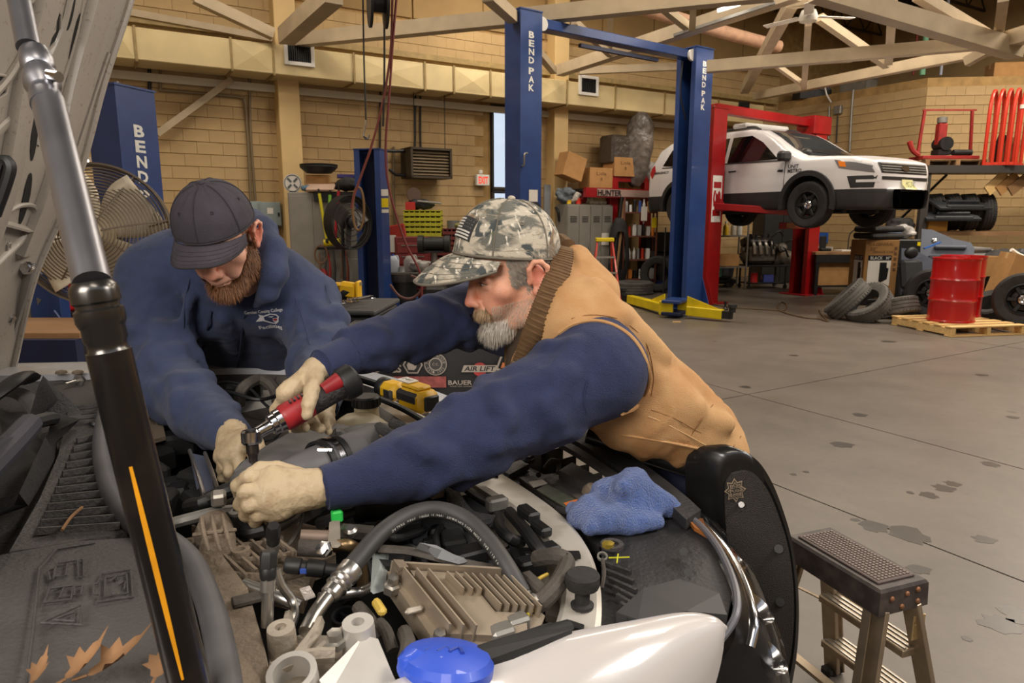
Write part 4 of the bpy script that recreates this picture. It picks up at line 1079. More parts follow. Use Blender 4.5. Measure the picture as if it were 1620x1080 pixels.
obj('clip',MB().cyl(o0+Vector((.46,-.2,zcg*.72)),o0+Vector((.46,-.2,zcg*.77)),.04,10),M_paper,t)
for k in range(4):
    b=Vector((D(1592,250,ry).x+.13*k,ry+.42-.05*k,pz))
    tag(obj('board',MB().bar(b,b+Vector((.2,.02,.62-.05*k)),.16,.035,Vector((0,1,0))),[M_dark,M_woodold,M_woodold,M_wood][k],smooth=0),['dark board leaning in the hoop cage, leftmost of four','second brown board leaning in the hoop cage','third brown board leaning in the hoop cage','palest board leaning in the hoop cage'][k],'board')
# on the middle deck: tyres and trims
for k in range(4):
    tyre(['first','second','third','fourth'][k]+' black tyre from the left standing on the rack middle shelf',Vector((D(1500,340,ry).x+.33*k,ry+.45,zl+.37)),Vector((.93,-.25,.06)),.36,.24)
M_trimgrey=mat('door_trim',C(92,98,112),.55,var=.12,vscale=6);M_trimdk=mat('seat_trim',C(40,42,46),.6,var=.2,vscale=6)
def trim_panel(lab,c,w,h,tilt,yaw,m,armrest=True,name='door_panel'):
    """moulded car door card with arm rest, pocket and handle"""
    Rm=Matrix.Rotation(yaw,3,'Z') @ Matrix.Rotation(tilt,3,'X');t=thing(name,lab,'car part',c,Rm)
    pts=[(-.5,.0),(.48,.02),(.5,.45),(.42,.62),(.1,.72),(-.3,.98),(-.5,1.0)]
    s=MB().prism([(x*w,y*h) for x,y in pts],(0,.02,0),(1,0,0),(0,0,1),.04)
    obj('panel',s,m,t,local=True,smooth=0)
    obj('arm_rest',MB().box((0.05*w,-.05,.45*h),(w*.6,.09,h*.1),None,.02),m,t,local=True)
    obj('pocket',MB().box((0,-.035,.14*h),(w*.7,.05,h*.14),None,.02),M_trimdk,t,local=True)
    obj('pull_handle',MB().lathe([(.03,0),(.04,.012),(.015,.02)],(-.25*w,-.022,.66*h),(0,-1,0),12),M_chrome,t,local=True)
    return t
trim_panel('black seat trim lying on the rack shelf, upper of two',Vector((D(1525,330,ry).x,ry-.1,zl+.42)),1.1,.5,-1.15,.1,M_trimdk,name='seat_trim')
trim_panel('black seat trim lying on the rack shelf, lower of two',Vector((D(1498,345,ry).x,ry-.25,zl+.22)),1.0,.45,-1.25,-.1,M_trimdk,name='seat_trim')
for k in range(3):
    b=Vector((D(1562,318,ry).x+.22*k,ry+.05,zl+.76));tag(obj('panel_board',MB().bar(b,b+Vector((.4,.1,.34-.03*k)),.2,.03,Vector((0,1,0))),[M_wood,M_card,M_woodold][k],smooth=0),['pale','tan','brown'][k]+' board propped over the shelf tyres','board')
carton('yellow brown carton at the left of the rack shelf',Vector((D(1480,362,ry).x,ry+.1,zl)),(.4,.3,.2),.1,m=pmat((186,130,50)))
# in front of the rack: trims, seat, black cabinet
fy=12.6
cbx=Vector((D(1432,420,13.2).x,13.2,0));zz=D(1432,378,13.2).z
t=thing('cabinet','black plastic cabinet with yellow labels behind the cart carton','cabinet',cbx,.1)
obj('body',MB().box((0,0,zz/2),(.75,.55,zz),None,.02),M_black,t,local=True)
for k in (.6,.93):obj('label_plate',MB().box((.1,-.28,zz*k),(.2,.006,.07)),M_yellow,t,local=True,smooth=0)
for s in (-1,1):obj('door',MB().box((s*.18,-.278,zz*.32),(.34,.01,zz*.5),None,.003),M_black,t,local=True,smooth=0)
def heap(name,lab,cat,px,py,y,size,m,seed,z=None):
    c=D(px,py,y);return lump(name,lab,cat,c if z is None else Vector((c.x,c.y,z)),size,m,seed)
M_bagclear=mat('clear_bag',C(176,172,168),.25,var=.25,vscale=9);M_bagblk=mat('bin_bag',C(62,58,56),.28,var=.5,vscale=7)
heap('plastic_bag','pale crumpled plastic bag on the black cabinet','bag',1428,378,13.2,(.5,.3,.28),M_bagclear,3)
carton('blue and white water pack on the black cabinet',D(1410,376,13.0),(.3,.2,.16),.1,m=pmat((150,168,206)))
heap('dark_bag','dark lumpy bag behind the pale bag on the black cabinet','bag',1420,376,13.5,(.6,.3,.42),M_rubber,4)
trim_panel('blue grey car door panel standing lengthwise on the floor',Vector((D(1435,450,11.9).x+.38,11.9,.25)),1.10,.8,-.1,.15,M_trimgrey)
trim_panel('blue grey car door panel propped up with a chrome pull',Vector((D(1498,405,11.9).x,11.9,.78)),.8,.62,-.35,-.45,M_trimgrey)
trim_panel('flat grey car door panel on the pile, right of the propped one',Vector((D(1540,400,12.2).x,12.0,.80)),1.2,.6,-.95,.25,mat('door_trim_warm',C(108,106,104),.6,var=.1))
trim_panel('dark grey door panel under the pile behind the drums',Vector((D(1520,430,12.3).x,12.3,.3)),1.4,.6,-.3,.05,M_trimdk)
tag(obj('blue_strip',MB().bar(D(1462,393,11.6),D(1488,383,11.6),.05,.02),pmat((60,110,190))),'bright blue strip lying on the propped door panel','strip')
t=thing('bucket_chair','dark car seat with headrest among the door panels','seat',Vector((D(1452,440,11.4).x,11.4,.2)),.2)
obj('backrest',MB().box((0,.15,.42),(.42,.14,.5),Matrix.Rotation(-.2,3,'X'),.05),M_trimdk,t,local=True)
obj('seat_pad',MB().box((0,-.1,.12),(.44,.44,.14),None,.05),M_trimdk,t,local=True)
obj('headrest',MB().ell((0,.2,.78),(.13,.06,.1)),M_black,t,local=True)
obj('base',MB().box((0,0,-.08),(.36,.4,.24),None,.02),M_dark,t,local=True)
heap('black_cover','black rubber cover heaped behind the drums','cover',1585,396,12.2,(.7,.5,.32),M_rubber,8,.72)
heap('seat_cover','dark bent seat cover at the right edge of the pile','cover',1614,410,11.8,(.5,.4,.6),M_trimdk,9,.5)
tag(obj('white_strip',MB().tube([D(1600,395,11.4),D(1610,402,11.4),D(1622,408,11.3)],.035,6),M_paper),'white curved strip on the pile at the right edge','strip')
for k in range(3):tyre(['tyre lying lowest in the dark stack','tyre lying in the middle of the dark stack','tyre lying on top of the dark stack'][k]+' under the rack',Vector((D(1560,440,13).x,13.3,.13+.25*k)),(0,0,1),.35,.24)
# loft: cylinder head cover and grey crate and carton on the side wall head
t=thing('air_intake','dark grey cast housing with two round holes on the wall head','housing',RW(1287,118,-.45));o0=Vector((RW(1287,112,-.3).x,RW(1287,112,-.3).y,H2))
t.location=o0;WM[t.name]=Matrix.Translation(o0)
obj('body',MB().loft([[Vector((x,y,z)) for x,y in ((-.4*a,-.25),(.4*a,-.25),(.42*a,.2),(-.42*a,.2))] for a,z in ((1,0),(1,.2),(.7,.36),(.62,.38))]),M_dark,t,local=True,smooth=0)
for x in (-.16,.16):obj('port',MB().ring((x,-.2,.26),(0,-1,.5),[(.10,0),(.10,.06),(.07,.06),(.07,0)],20),M_grey,t,local=True)
t=thing('crate','grey plastic crate on the wall head beside the cast housing','crate',Vector((RW(1360,112,-.5).x,RW(1360,112,-.5).y,H2)),rotm(-VB))
mb=MB()
for s in (-1,1):mb.box((0,s*.2,.14),(.7,.02,.28)).box((s*.35,0,.14),(.02,.4,.28))
mb.box((0,0,.01),(.7,.4,.02));obj('body',mb,M_grey,t,local=True,smooth=0,kind='stuff');obj('lid',MB().box((0,0,.3),(.76,.46,.03),None,.01),M_grey,t,local=True)
tp=PL(1595,116,K2-N3*.5,N3);carton('cardboard box on the wall head at the far right',Vector((tp.x,tp.y,H2)),(.8,.4,.34),rotm(D3))
# air hose on the floor
tag(obj('air_hose',MB().tube([G(x,y,.012) for x,y in ((1106,470),(1125,480),(1160,486),(1220,490),(1240,491),(1244,482),(1236,478),(1230,486),(1240,494),(1272,502),(1295,504),(1310,508),(1300,498),(1296,490))],.012,6,6),mat('hose_tan',C(96,76,52),.7)),'thin brown air hose snaking over the floor to the tyres','hose')
t=thing('floor_stop','small dark upright peg on the floor by the yellow arm','peg',G(1147,490));o0=G(1147,490);obj('peg',MB().lathe([(.05,0),(.05,.02),(.02,.05),(.025,.14),(.001,.15)],o0,ZZ,10),M_black,t)
tag(obj('wood_chip',MB().prism([(0,0),(.12,.01),(.14,.05),(.02,.05)],G(1064,510,.001),(1,0,0),(0,1,0),.012),M_wood,smooth=0),'small pale wood chip on the floor before the yellow arms','chip')
# ------------------------------------------------------------ middle and left of the hall
def wbase(px,py,off=0.0):
    p=BW(px,py,off);p.z=0;return p
# unit heater
ha,hb=BW(648,232,.55),BW(714,283,.55);hc=(ha+hb)/2;hw=abs((ha-hb).dot(UB));hh=abs(ha.z-hb.z)
t=thing('unit_heater','dark louvred unit heater hung on the back wall','heater',hc-ZZ*hh/2)
mb=MB()
for s in (-1,1):mb.box(hc+UB*s*(hw/2-.02)+VB*.2,(.04,.5,hh),ROT).box(hc+ZZ*s*(hh/2-.02)+VB*.2,(hw,.5,.04),ROT)
mb.box(hc+VB*.3,(hw,.2,hh-.06),ROT);obj('casing',mb,mat('heater_brown',C(72,62,50),.6,.3),t,smooth=0,kind='stuff')
for k in range(8):
    zz=(k+.5)/8-.5
    obj('slat',MB().box(hc+ZZ*zz*(hh-.1)+VB*.02,(hw-.09,.012,.07),Matrix.Rotation(ROT,3,'Z') @ Matrix.Rotation(R(-50),3,'X')),mat('heater_slat',C(128,112,90),.5,.3),t,smooth=0)
# exit sign
xc=BW(763,285,.12);t=thing('exit_sign','white exit sign with red letters on the wall beside the window','sign',xc-ZZ*.14)
obj('housing',MB().box(xc,(.30,.09,.22),ROT,.012),M_white,t,smooth=0)
mb=MB();text(mb,'EXIT',xc-VB*.048,UB,ZZ,w=.22,h=.14,bold=.03);obj('lettering',mb,mat('exit_red',C(220,60,40),.5,emis=.8),t,smooth=0)
obj('lamp_head',MB().box(xc+ZZ*.16-UB*.04,(.08,.08,.08),ROT,.02),M_white,t)
# electric boxes
for i,(x,y,w,h,lb) in enumerate([(405,338,.2,.42,'narrow grey electric box left of the larger one on the wall'),(424,339,.42,.42,'larger grey electric box with a white sticker on the wall')]):
    c=BW(x,y,.12);t=thing('electric_box',lb,'box',c-ZZ*h/2)
    obj('case',MB().box(c,(w,.16,h),ROT,.012),pmat((126,138,138),.5),t,smooth=0)
    obj('door',MB().box(c-VB*.085,(w-.04,.012,h-.05),ROT,.004),pmat((138,150,150),.5),t,smooth=0)
    if i:obj('sticker',MB().box(c-VB*.094+UB*.02+ZZ*.06,(.1,.004,.1),ROT),M_paper,t,smooth=0)
    obj('latch',MB().box(c-VB*.095+UB*(w/2-.05),(.03,.02,.06),ROT),M_dark,t)
tag(obj('cable_tray',MB().bar(BW(392,358,.1),BW(440,362,.1),.1,.14).bar(BW(400,356,.1),BW(402,420,.1),.06,.06),M_dark,smooth=0),'dark wiring trough under the electric boxes','trough')
# grey cabinets, left
cy=11.2;cA=D(498,390,cy);cA.z=0;zt=D(480,304,cy).z;cd=UB
t=thing('cabinet','tall grey steel cabinet with hand tools hung on its side','cabinet',cA)
cx0,cx1=D(456,390,cy-.05).x,D(573,390,cy).x;cw=cx1-cx0;M_cab=mat('cabinet_grey',C(134,130,122),.6,var=.12,vscale=3)
cc=Vector(((cx0+cx1)/2,cy+.3,0))
obj('body',MB().box(cc+ZZ*zt/2,(cw,.6,zt),.12,.012),M_cab,t,smooth=0)
fx=Vector((math.cos(.12),math.sin(.12),0));fn=Vector((fx.y,-fx.x,0));f0=cc+fn*.302
for s,w in ((-.33,.3),(.17,.62)):obj('door',MB().box(f0+fx*s*cw+ZZ*(zt*.54),(w*cw,.012,zt*.86),.12,.004),M_cab,t,smooth=0)
obj('tool_bar',MB().box(f0+fn*.03+fx*.16*cw+ZZ*(zt-.07),(cw*.62,.05,.16),.12,.006),M_black,t,smooth=0)
obj('pegboard',MB().box(f0+fn*.012+fx*.16*cw+ZZ*.5,(cw*.6,.012,.8),.12,.004),M_cab,t,smooth=0)
tag(obj('floor_plate',MB().box(cc+fn*.5+ZZ*.01,(.3,.3,.02),.12),M_dark),'small dark plate on the floor before the grey cabinet','plate')
fyy=f0.y-.12
for (xa,ya,xb,yb,rgb,lb) in ((505,306,517,378,(214,200,40),'yellow'),(522,308,520,378,(130,190,70),'green'),(536,302,530,378,(176,40,50),'red')):
    a,b=D(xa,ya,fyy),D(xb,yb,fyy);t=thing('pry_bar',lb+' handled pry bar hanging on the grey cabinet','tool',(a+b)/2)
    obj('handle',MB().tube([a,b],.025,8,1),pmat(rgb,.5),t);obj('grip',MB().tube([b,b+(b-a)*.08],.035,8,1),M_black,t);obj('tip',MB().tube([a,a-(b-a)*.1],.016,6,1),M_dark,t)
dc_=D(525,383,fyy);t=thing('work_light','yellow tubular work light on a bracket under the pry bars','light',dc_)
obj('tube',MB().tube([D(513,384,fyy),D(538,382,fyy)],.055,12,1),M_yellow,t);obj('lens',MB().tube([D(517,381,fyy-.04),D(520,381,fyy-.05)],.04,10,1),M_black,t);obj('bracket',MB().box(dc_+Vector((0,.06,-.1)),(.5,.06,.04),.12),M_dark,t)
for k,(x,rgb) in enumerate([(514,(70,70,72)),(519,(150,40,40)),(527,(50,50,52)),(538,(96,70,50)),(546,(110,54,40)),(505,(120,90,70))]):
    a=D(x,396+3*(k % 2),fyy);b=D(x+[-3,2,1,3,4,-2][k],440+8*(k % 3),fyy)
    tag(obj('hanging_tool',MB().tube([a,(a+b)/2+Vector((.03,-.02,0)),b],[.012,.018,.03],6,4),pmat(rgb,.5)),['dark chisel','red handled scraper','black rod','brown strap','rust coloured bar','tan cord'][k]+' hanging on the lower cabinet panel','tool')
tag(obj('cord_loop',MB().tube([D(508+10*math.cos(a),402+14*math.sin(a),fyy-.02) for a in np.arange(0,7,.5)],.014,6,3),pmat((120,88,64),.7)),'coiled tan cord hung on the lower cabinet panel','cord')
bt=D(512,432,fyy);t=thing('spray_gun','small red air tool hanging low on the cabinet panel','tool',bt);obj('body',MB().tube([D(511,425,fyy),D(514,436,fyy),D(512,446,fyy)],.05,8),pmat((160,40,44),.4),t);obj('nozzle',MB().tube([D(514,404,fyy),D(512,425,fyy)],.014,6,1),M_grey,t)
# black pedestal fan
fc=D(552,352,10.5);t=thing('pedestal_fan','round dark grey pedestal fan standing before the cabinet','fan',(fc.x,fc.y,0));fr=.40
for r in (.12,.2,.28,.36,.40):obj('cage_ring',MB().ring(fc+Vector((0,-.06,0)),(0,1,0),[(r,0),(r+.008,.008),(r,.016),(r-.008,.008)],28),M_dark,t)
obj('drum',MB().ring(fc,(0,1,0),[(fr,-.08),(fr+.01,-.08),(fr+.01,.1),(fr,.1)],32),M_dark,t)
for k in range(3):
    a=2.094*k+.4;e=Vector((math.cos(a),0,math.sin(a)));g_=Vector((-e.z,.5,e.x)).normalized()
    obj('blade',MB().box(fc+e*.2,(.32,.24,.01),Matrix((e,g_,e.cross(g_))).transposed(),.004),mat('fan_blade',C(92,88,84),.4,.4),t,smooth=0)
obj('motor',MB().lathe([(.02,-.1),(.08,-.08),(.09,.12),(.03,.16)],fc,(0,1,0),16),M_dark,t)
obj('stand',MB().cyl((fc.x,fc.y+.15,.04),(fc.x,fc.y+.15,fc.z),.025,10),M_dark,t);obj('base',MB().lathe([(.3,0),(.3,.03),(.04,.06)],(fc.x,fc.y+.15,0),ZZ,20),M_dark,t)
t.rotation_euler.z=R(56)
tag(obj('air_hose',MB().tube([D(567+9*math.cos(a)-20*(a >6),330+34*math.sin(a) ,10.3+.01*a) for a in np.arange(-1.6,5,.5)],.02,6,4),pmat((120,92,60),.7)),'tan hose loop hung beside the black pedestal fan','hose')
# things on top of the grey cabinets
tz=zt+.013
def ontop(px,dy=0.0):p=D(px,300,cy+.25+dy);return Vector((p.x,p.y,tz))
carton('tan carton on the grey cabinet under the black ring lamp',ontop(505,.05),(.36,.3,.26),.1)
t=thing('drain_pan','black round drain pan topmost on the grey cabinet','pan',ontop(506)+ZZ*.30);obj('pan',MB().lathe([(.2,0),(.27,.06),(.3,.09),(.3,.12),(.27,.12),(.25,.08),(.001,.03)],(0,0,0),ZZ,28),M_black,t,local=True);obj('rim',MB().ring((0,0,.12),(0,0,1),[(.29,0),(.31,.01),(.29,.02),(.27,.01)],28),M_dark,t,local=True)
tag(obj('catalogue',MB().box(ontop(508,-.27)+ZZ*.06,(.44,.2,.03),Matrix.Rotation(.5,3,'X'),.004),pmat((190,160,140),.6)),'thick pale catalogue leaning on top of the grey cabinet','book')
heap('black_bag','black bag slumped on the right of the grey cabinet top','bag',552,298,cy+.1,(.5,.35,.24),M_rubber,12,tz)
carton('thin purple case on the black bag',ontop(549)+ZZ*.22,(.3,.2,.05),.3,m=pmat((70,60,130)))
heap('blue_cloth','small blue cloth at the left of the cabinet top','cloth',483,300,cy,(.16,.12,.1),pmat((90,120,140),.8),13,tz)
gp=ontop(464,-.02)+ZZ*.14;t=thing('round_sign','round white shop emblem on the wall pilaster above the grey cabinet','sign',gp)
obj('disc',MB().lathe([(.001,0),(.15,0),(.15,.02),(.001,.02)],gp,(0,-1,0),28),M_white,t)
mb=MB()
for k in range(4):
    a=.785+1.571*k;e=Vector((math.cos(a),0,math.sin(a)));mb.bar(gp+Vector((0,-.026,0))+e*.03,gp+Vector((0,-.026,0))+e*.11,.03,.006,Vector((0,1,0)))
obj('emblem',mb,pmat((90,96,104)),t,kind='stuff')
obj('ring',MB().ring(gp+Vector((0,-.022,0)),(0,-1,0),[(.125,0),(.135,0),(.135,.005),(.125,.005)],28),pmat((90,96,104)),t)
obj('foot',MB().box(gp+Vector((0,.01,-.14)),(.1,.1,.02)),M_dark,t)
# hanging hoses and reel
ro=D(598,4,8.0);t=thing('hose_reel','dark hose reel hung from the roof above the short blue post','reel',ro)
obj('drum',MB().lathe([(.05,-.1),(.26,-.1),(.26,-.07),(.1,-.06),(.1,.06),(.26,.07),(.26,.1),(.05,.1)],ro,(1,.3,0),20),M_black,t)
obj('bracket',MB().bar(ro+ZZ*.05,Vector((ro.x,ro.y,HH-.3)),.06,.06),M_black,t)
for k,(pts,rr,c,lb) in enumerate([([(621,-10),(618,80),(606,160),(588,230),(577,262),(560,310),(556,330)],.014,(128,64,56),'dark pink hose swinging from the roof to the pedestal fan'),
        ([(628,-10),(622,60),(616,150),(610,235),(616,300),(640,380),(664,430),(668,470)],.014,(110,40,38),'red brown hose hanging from the roof past the parts bins'),
        ([(574,-10),(576,100),(579,190)],.010,(40,38,36),'black pull cord with a hook hanging from the roof'),([(608,20),(608,120),(606,200)],.012,(36,36,38),'black cord hanging from the hose reel')]):
    o=tag(obj('hanging_hose',MB().tube([D(x,y,8.2) for x,y in pts],rr,7,5),pmat(c,.6)),lb,'hose')
    if k == 2:obj('hook',MB().tube([D(579,190,8.2),D(576,205,8.2),D(575,215,8.2),D(581,219,8.2),D(584,213,8.2)],.014,7),M_chrome,o)
tag(obj('floor_hose',MB().tube([D(x,y,8.4) for x,y in ((617,450),(632,468),(650,472),(664,462),(668,448),(660,440),(650,436))],.016,7),pmat((96,60,56),.6)),'loop of brown hose hanging under the small work table','hose')
# blue work table, bottles, grinder, bins
by=11.6
t=thing('work_table','small grey steel work table under the parts bins','table',D(650,450,by)*1);tz2=D(650,430,by).z;tx0,tx1=D(614,430,by).x,D(682,430,by).x;t.location=((tx0+tx1)/2,by+.2,0);WM[t.name]=Matrix.Translation(t.location)
obj('top',MB().box(((tx0+tx1)/2,by+.2,tz2-.03),(tx1-tx0,.6,.06),None,.006),M_grey,t,smooth=0)
for x in (tx0+.05,tx1-.05):
    for y in (by-.05,by+.45):obj('leg',MB().box((x,y,tz2/2-.03),(.05,.05,tz2-.06)),M_dark,t,smooth=0)
obj('shelf',MB().box(((tx0+tx1)/2,by+.2,.3),(tx1-tx0-.1,.5,.03)),M_dark,t,smooth=0)
T=lambda px,dy=0.0:Vector((D(px,430,by+.05+dy).x,by+.05+dy,tz2))
jug('white and blue spray jug on the grey work table',T(622),.2,.30,(206,214,226),(60,90,170))
jug('clear jug with a red cap on the grey work table',T(650,.1),.22,.3,(176,168,164),(200,60,40))
heap('grey_rag','grey shop rag heaped on the work table','rag',662,428,by+.05,(.4,.3,.2),M_bagclear,21,tz2)
can('small white can on the grey work table',T(636,-.02),.05,.09,(200,200,200))
bottle('bright blue bottle standing under the work table',Vector((D(658,470,by).x,by-.1,0)),.34,.07,(70,130,200),(40,60,120))
t=thing('waste_bin','black bagged waste bin under the work table','bin',Vector((D(640,470,by).x,by-.15,0)))
obj('bin',MB().lathe([(.2,0),(.26,.62),(.28,.64),(.25,.64),(.001,.5)],(0,0,0),ZZ,20),M_black,t,local=True);obj('bag',MB().ring((0,0,.62),(0,0,1),[(.285,-.1),(.295,.03),(.27,.04),(.26,.0)],20),M_bagblk,t,local=True)
rc=D(628,400,12.2);rc.z=0
t=thing('creeper','red padded creeper board standing on end behind the short post','creeper',rc);zc_=D(628,357,12.2).z
obj('board',MB().bar(rc+Vector((.12,0,.1)),rc+Vector((-.12,.12,zc_)),.5,.06,Vector((0,1,0)),.02),mat('creeper_red',C(150,36,20),.5),t)
for k in range(2):obj('caster',MB().cyl(rc+Vector((-.1+.3*k,-.05,.06)),rc+Vector((-.1+.3*k,0,.06)),.06,12),M_rubber,t)
obj('label',MB().box(rc+Vector((-.06,-.02,zc_*.78)),(.1,.02,.3)),M_paper,t)
tb=D(652,405,12.4);tb.z=0;th_=D(652,374,12.4).z
t=thing('tool_cabinet','dull red tool cabinet below the yellow parts bins','cabinet',tb)
obj('body',MB().box(tb+ZZ*th_/2,(.62,.4,th_),.2,.01),mat('dull_red',C(112,34,34),.5,var=.15),t,smooth=0)
for k in range(5):d=obj('drawer',MB().box(tb+Vector((.04,-.205,th_*(.2+.16*k))),(.54,.02,th_*.14),.2,.004),mat('dull_red2',C(128,40,38),.5),t,smooth=0);obj('handle',MB().box(tb+Vector((.045,-.225,th_*(.24+.16*k))),(.4,.015,.015),.2),M_grey,d,smooth=0)
# parts bins: open pigeonholes
yb=12.8;p0,p1=D(640,373,yb),D(697,333,yb);bw_,bh_=p1.x-p0.x,p1.z-p0.z
def bins(name,lab,o,w,h,nx,nz,m,dep=.3,y=yb,cat='bins'):
    t=thing(name,lab,cat,o)
    obj('back',MB().box(o+Vector((w/2,dep,h/2)),(w,.01,h)),M_black,t,smooth=0)
    for k in range(nx+1):obj('divider',MB().box(o+Vector((w*k/nx,dep/2,h/2)),(.018,dep,h)),m,t,smooth=0)
    for k in range(nz+1):
        obj('shelf',MB().box(o+Vector((w/2,dep/2,h*k/nz)),(w+.018,dep,.018)),m,t,smooth=0)
        if k <nz:obj('front_lip',MB().box(o+Vector((w/2,-.008,h*k/nz+.025)),(w+.018,.014,.06)),m,t,smooth=0)
    return t
M_binyel=mat('bin_yellow',C(178,176,40),.5,var=.15,vscale=8);M_binred=mat('bin_red',C(112,44,40),.6,var=.2,vscale=8)
bins('parts_bins','yellow steel parts bins with rows of open compartments',p0,bw_,bh_,7,5,M_binyel)
q0,q1=D(664,412,yb),D(700,376,yb);bins('parts_bins','dull red parts bins below the yellow ones',q0,q1.x-q0.x,q1.z-q0.z,4,4,M_binred)
q2,q3=D(702,412,yb),D(735,362,yb);bins('parts_bins','dark red parts bins with yellow tags right of the yellow bins',q2,q3.x-q2.x,q3.z-q2.z,5,6,M_binred)
tag(obj('bench',MB().box(Vector(((q0.x+q3.x)/2,yb+.2,q0.z/2-.02)),(q3.x-q0.x+.2,.5,q0.z-.06),None,.01).box(Vector(((q0.x+q3.x)/2,yb+.2,q0.z-.03)),(q3.x-q0.x+.3,.6,.03),None,.004),M_dark,smooth=0,kind=None),'dark bench cabinet under the red parts bins','bench')
tag(obj('parts_stand',MB().box(Vector((p0.x+.02,yb+.2,p0.z/2-.01)),(.3,.3,p0.z-.03)),M_dark,smooth=0),'dark post under the yellow bins','stand')
ty=p1.z+.011
carton('small bright red box on the yellow parts bins',Vector((D(648,330,yb).x,yb+.12,ty)),(.18,.16,.14),.1,m=pmat((180,40,30)))
heap('scrap_parts','dark scrap parts heaped on the yellow bins','parts',668,330,yb+.15,(.5,.2,.22),M_dark,31,ty)
t=thing('grinder_wheel','brown old grinding wheel on top of the yellow bins','wheel',Vector((D(652,318,yb).x,yb+.2,ty+.15)));obj('disc',MB().lathe([(.03,0),(.13,0),(.13,.05),(.03,.05)],(0,0,.13),(.3,-1,.1),20),pmat((84,60,50),.7),t,local=True);obj('base',MB().box((0,0,-.06),(.2,.14,.17),None,.02),M_dark,t,local=True)
tag(obj('rod',MB().cyl(Vector((D(660,325,yb).x,yb+.05,ty+.16)),Vector((D(698,326,yb).x,yb+.05,ty+.12)),.02,8),M_grey),'long grey rod lying across the yellow bins','rod')
bz=q3.z+.011
can('round tin on the dark red bins',Vector((D(716,360,yb).x,yb+.15,bz)),.12,.14,(110,110,106));heap('small_parts','small mixed parts on the dark red bins','parts',726,360,yb+.1,(.3,.2,.1),pmat((120,116,60),.7),33,bz)
t=thing('bench_grinder','black bench grinder on a pedestal before the parts bins','grinder',Vector((D(688,440,11.2).x,11.2,0)));gz=D(688,386,11.2).z
obj('pedestal',MB().lathe([(.2,0),(.2,.03),(.05,.06),(.05,gz-.12)],(0,0,0),ZZ,14),M_grey,t,local=True)
obj('motor',MB().cyl((-.16,0,gz),(.16,0,gz),.11,16),M_black,t,local=True)
for s in (-1,1):obj('guard',MB().cyl((s*.17,0,gz),(s*.26,0,gz),.14,18),M_black,t,local=True)
obj('tray',MB().box((0,-.02,gz-.12),(.3,.25,.03)),M_dark,t,local=True)
for k in range(2):tag(obj('machine_base',MB().box(Vector((D(690+26*k,460,10.8+.6*k).x,10.8+.6*k,.25+.06*k)),(.34,.4,.5+.12*k),None,.04),M_dark),['low dark machine housing before the bench grinder','second dark housing to the right of the bench grinder'][k],'machine')
# lockers
la,lb_=wbase(889,380,.60),wbase(960,380,.60);lz_=BW(920,323,.80).z;lw=(lb_-la).length
t=thing('lockers','grey steel lockers with louvres against the back wall','lockers',(la+lb_)/2)
obj('body',MB().box((la+lb_)/2+ZZ*lz_/2+VB*.02,(lw,.4,lz_),ROT,.006),M_cab,t,smooth=0)
for k in range(4):
    c=la+UB*lw*(k+.5)/4-VB*.19
    d=obj('door',MB().box(c+ZZ*lz_*.51,(lw/4-.02,.015,lz_*.94),ROT,.004),M_cab,t,smooth=0)
    for j in range(4):obj('louvre',MB().box(c-VB*.01+ZZ*(lz_*.86-.035*j),(lw/4-.14,.012,.012),ROT),M_dark,d,smooth=0)
    obj('handle',MB().box(c-VB*.015+UB*.1+ZZ*lz_*.5,(.02,.02,.1),ROT),M_grey,d,smooth=0)
tag(obj('poster',MB().box(la+UB*lw*.82-VB*.215+ZZ*lz_*.6,(.2,.006,.26),ROT),M_paper),'white sheet with a dark figure stuck on a locker door','poster')
lt=lambda px,off=.62:Vector((BW(px,320,off).x,BW(px,320,off).y,lz_+.007))
for k,(px,sz,rgb,lb) in enumerate([(893,(.42,.3,.34),(96,104,112),'grey blue cloth bundle'),(905,(.4,.28,.26),(196,190,180),'pale cloth bundle'),(918,(.3,.25,.3),(120,30,30),'dark red bundle'),(930,(.34,.25,.2),(186,176,150),'cream bundle')]):
    lump('cloth_bundle',lb+' on top of the lockers','cloth',lt(px),sz,pmat(rgb,.8),40+k)
can('small red can on the front of the lockers',lt(915,.72),.06,.12,(210,50,30));can('small yellow can on the front of the lockers',lt(900,.72),.05,.08,(220,180,40))
for k,px in enumerate((938,950)):tag(obj('paint_tray',MB().box(lt(px,.66)+ZZ*.04,(.22,.2,.08),ROT+.2*k,.02),pmat((186,180,160),.6)),['left','right'][k]+' pale tray at the right end of the lockers','tray')
tag(obj('plank',MB().bar(wbase(863,400,.55),BW(866,292,.38),.16,.03,VB),pmat((112,114,118),.5)),'long grey panel leaning against the pilaster by the window','plank')
tag(obj('fire_extinguisher_hose',MB().tube([BW(879,328,.42),BW(883,336,.5),BW(885,350,.5)],.03,8),M_black),'black hook hose hanging on the pilaster by the lockers','hose')
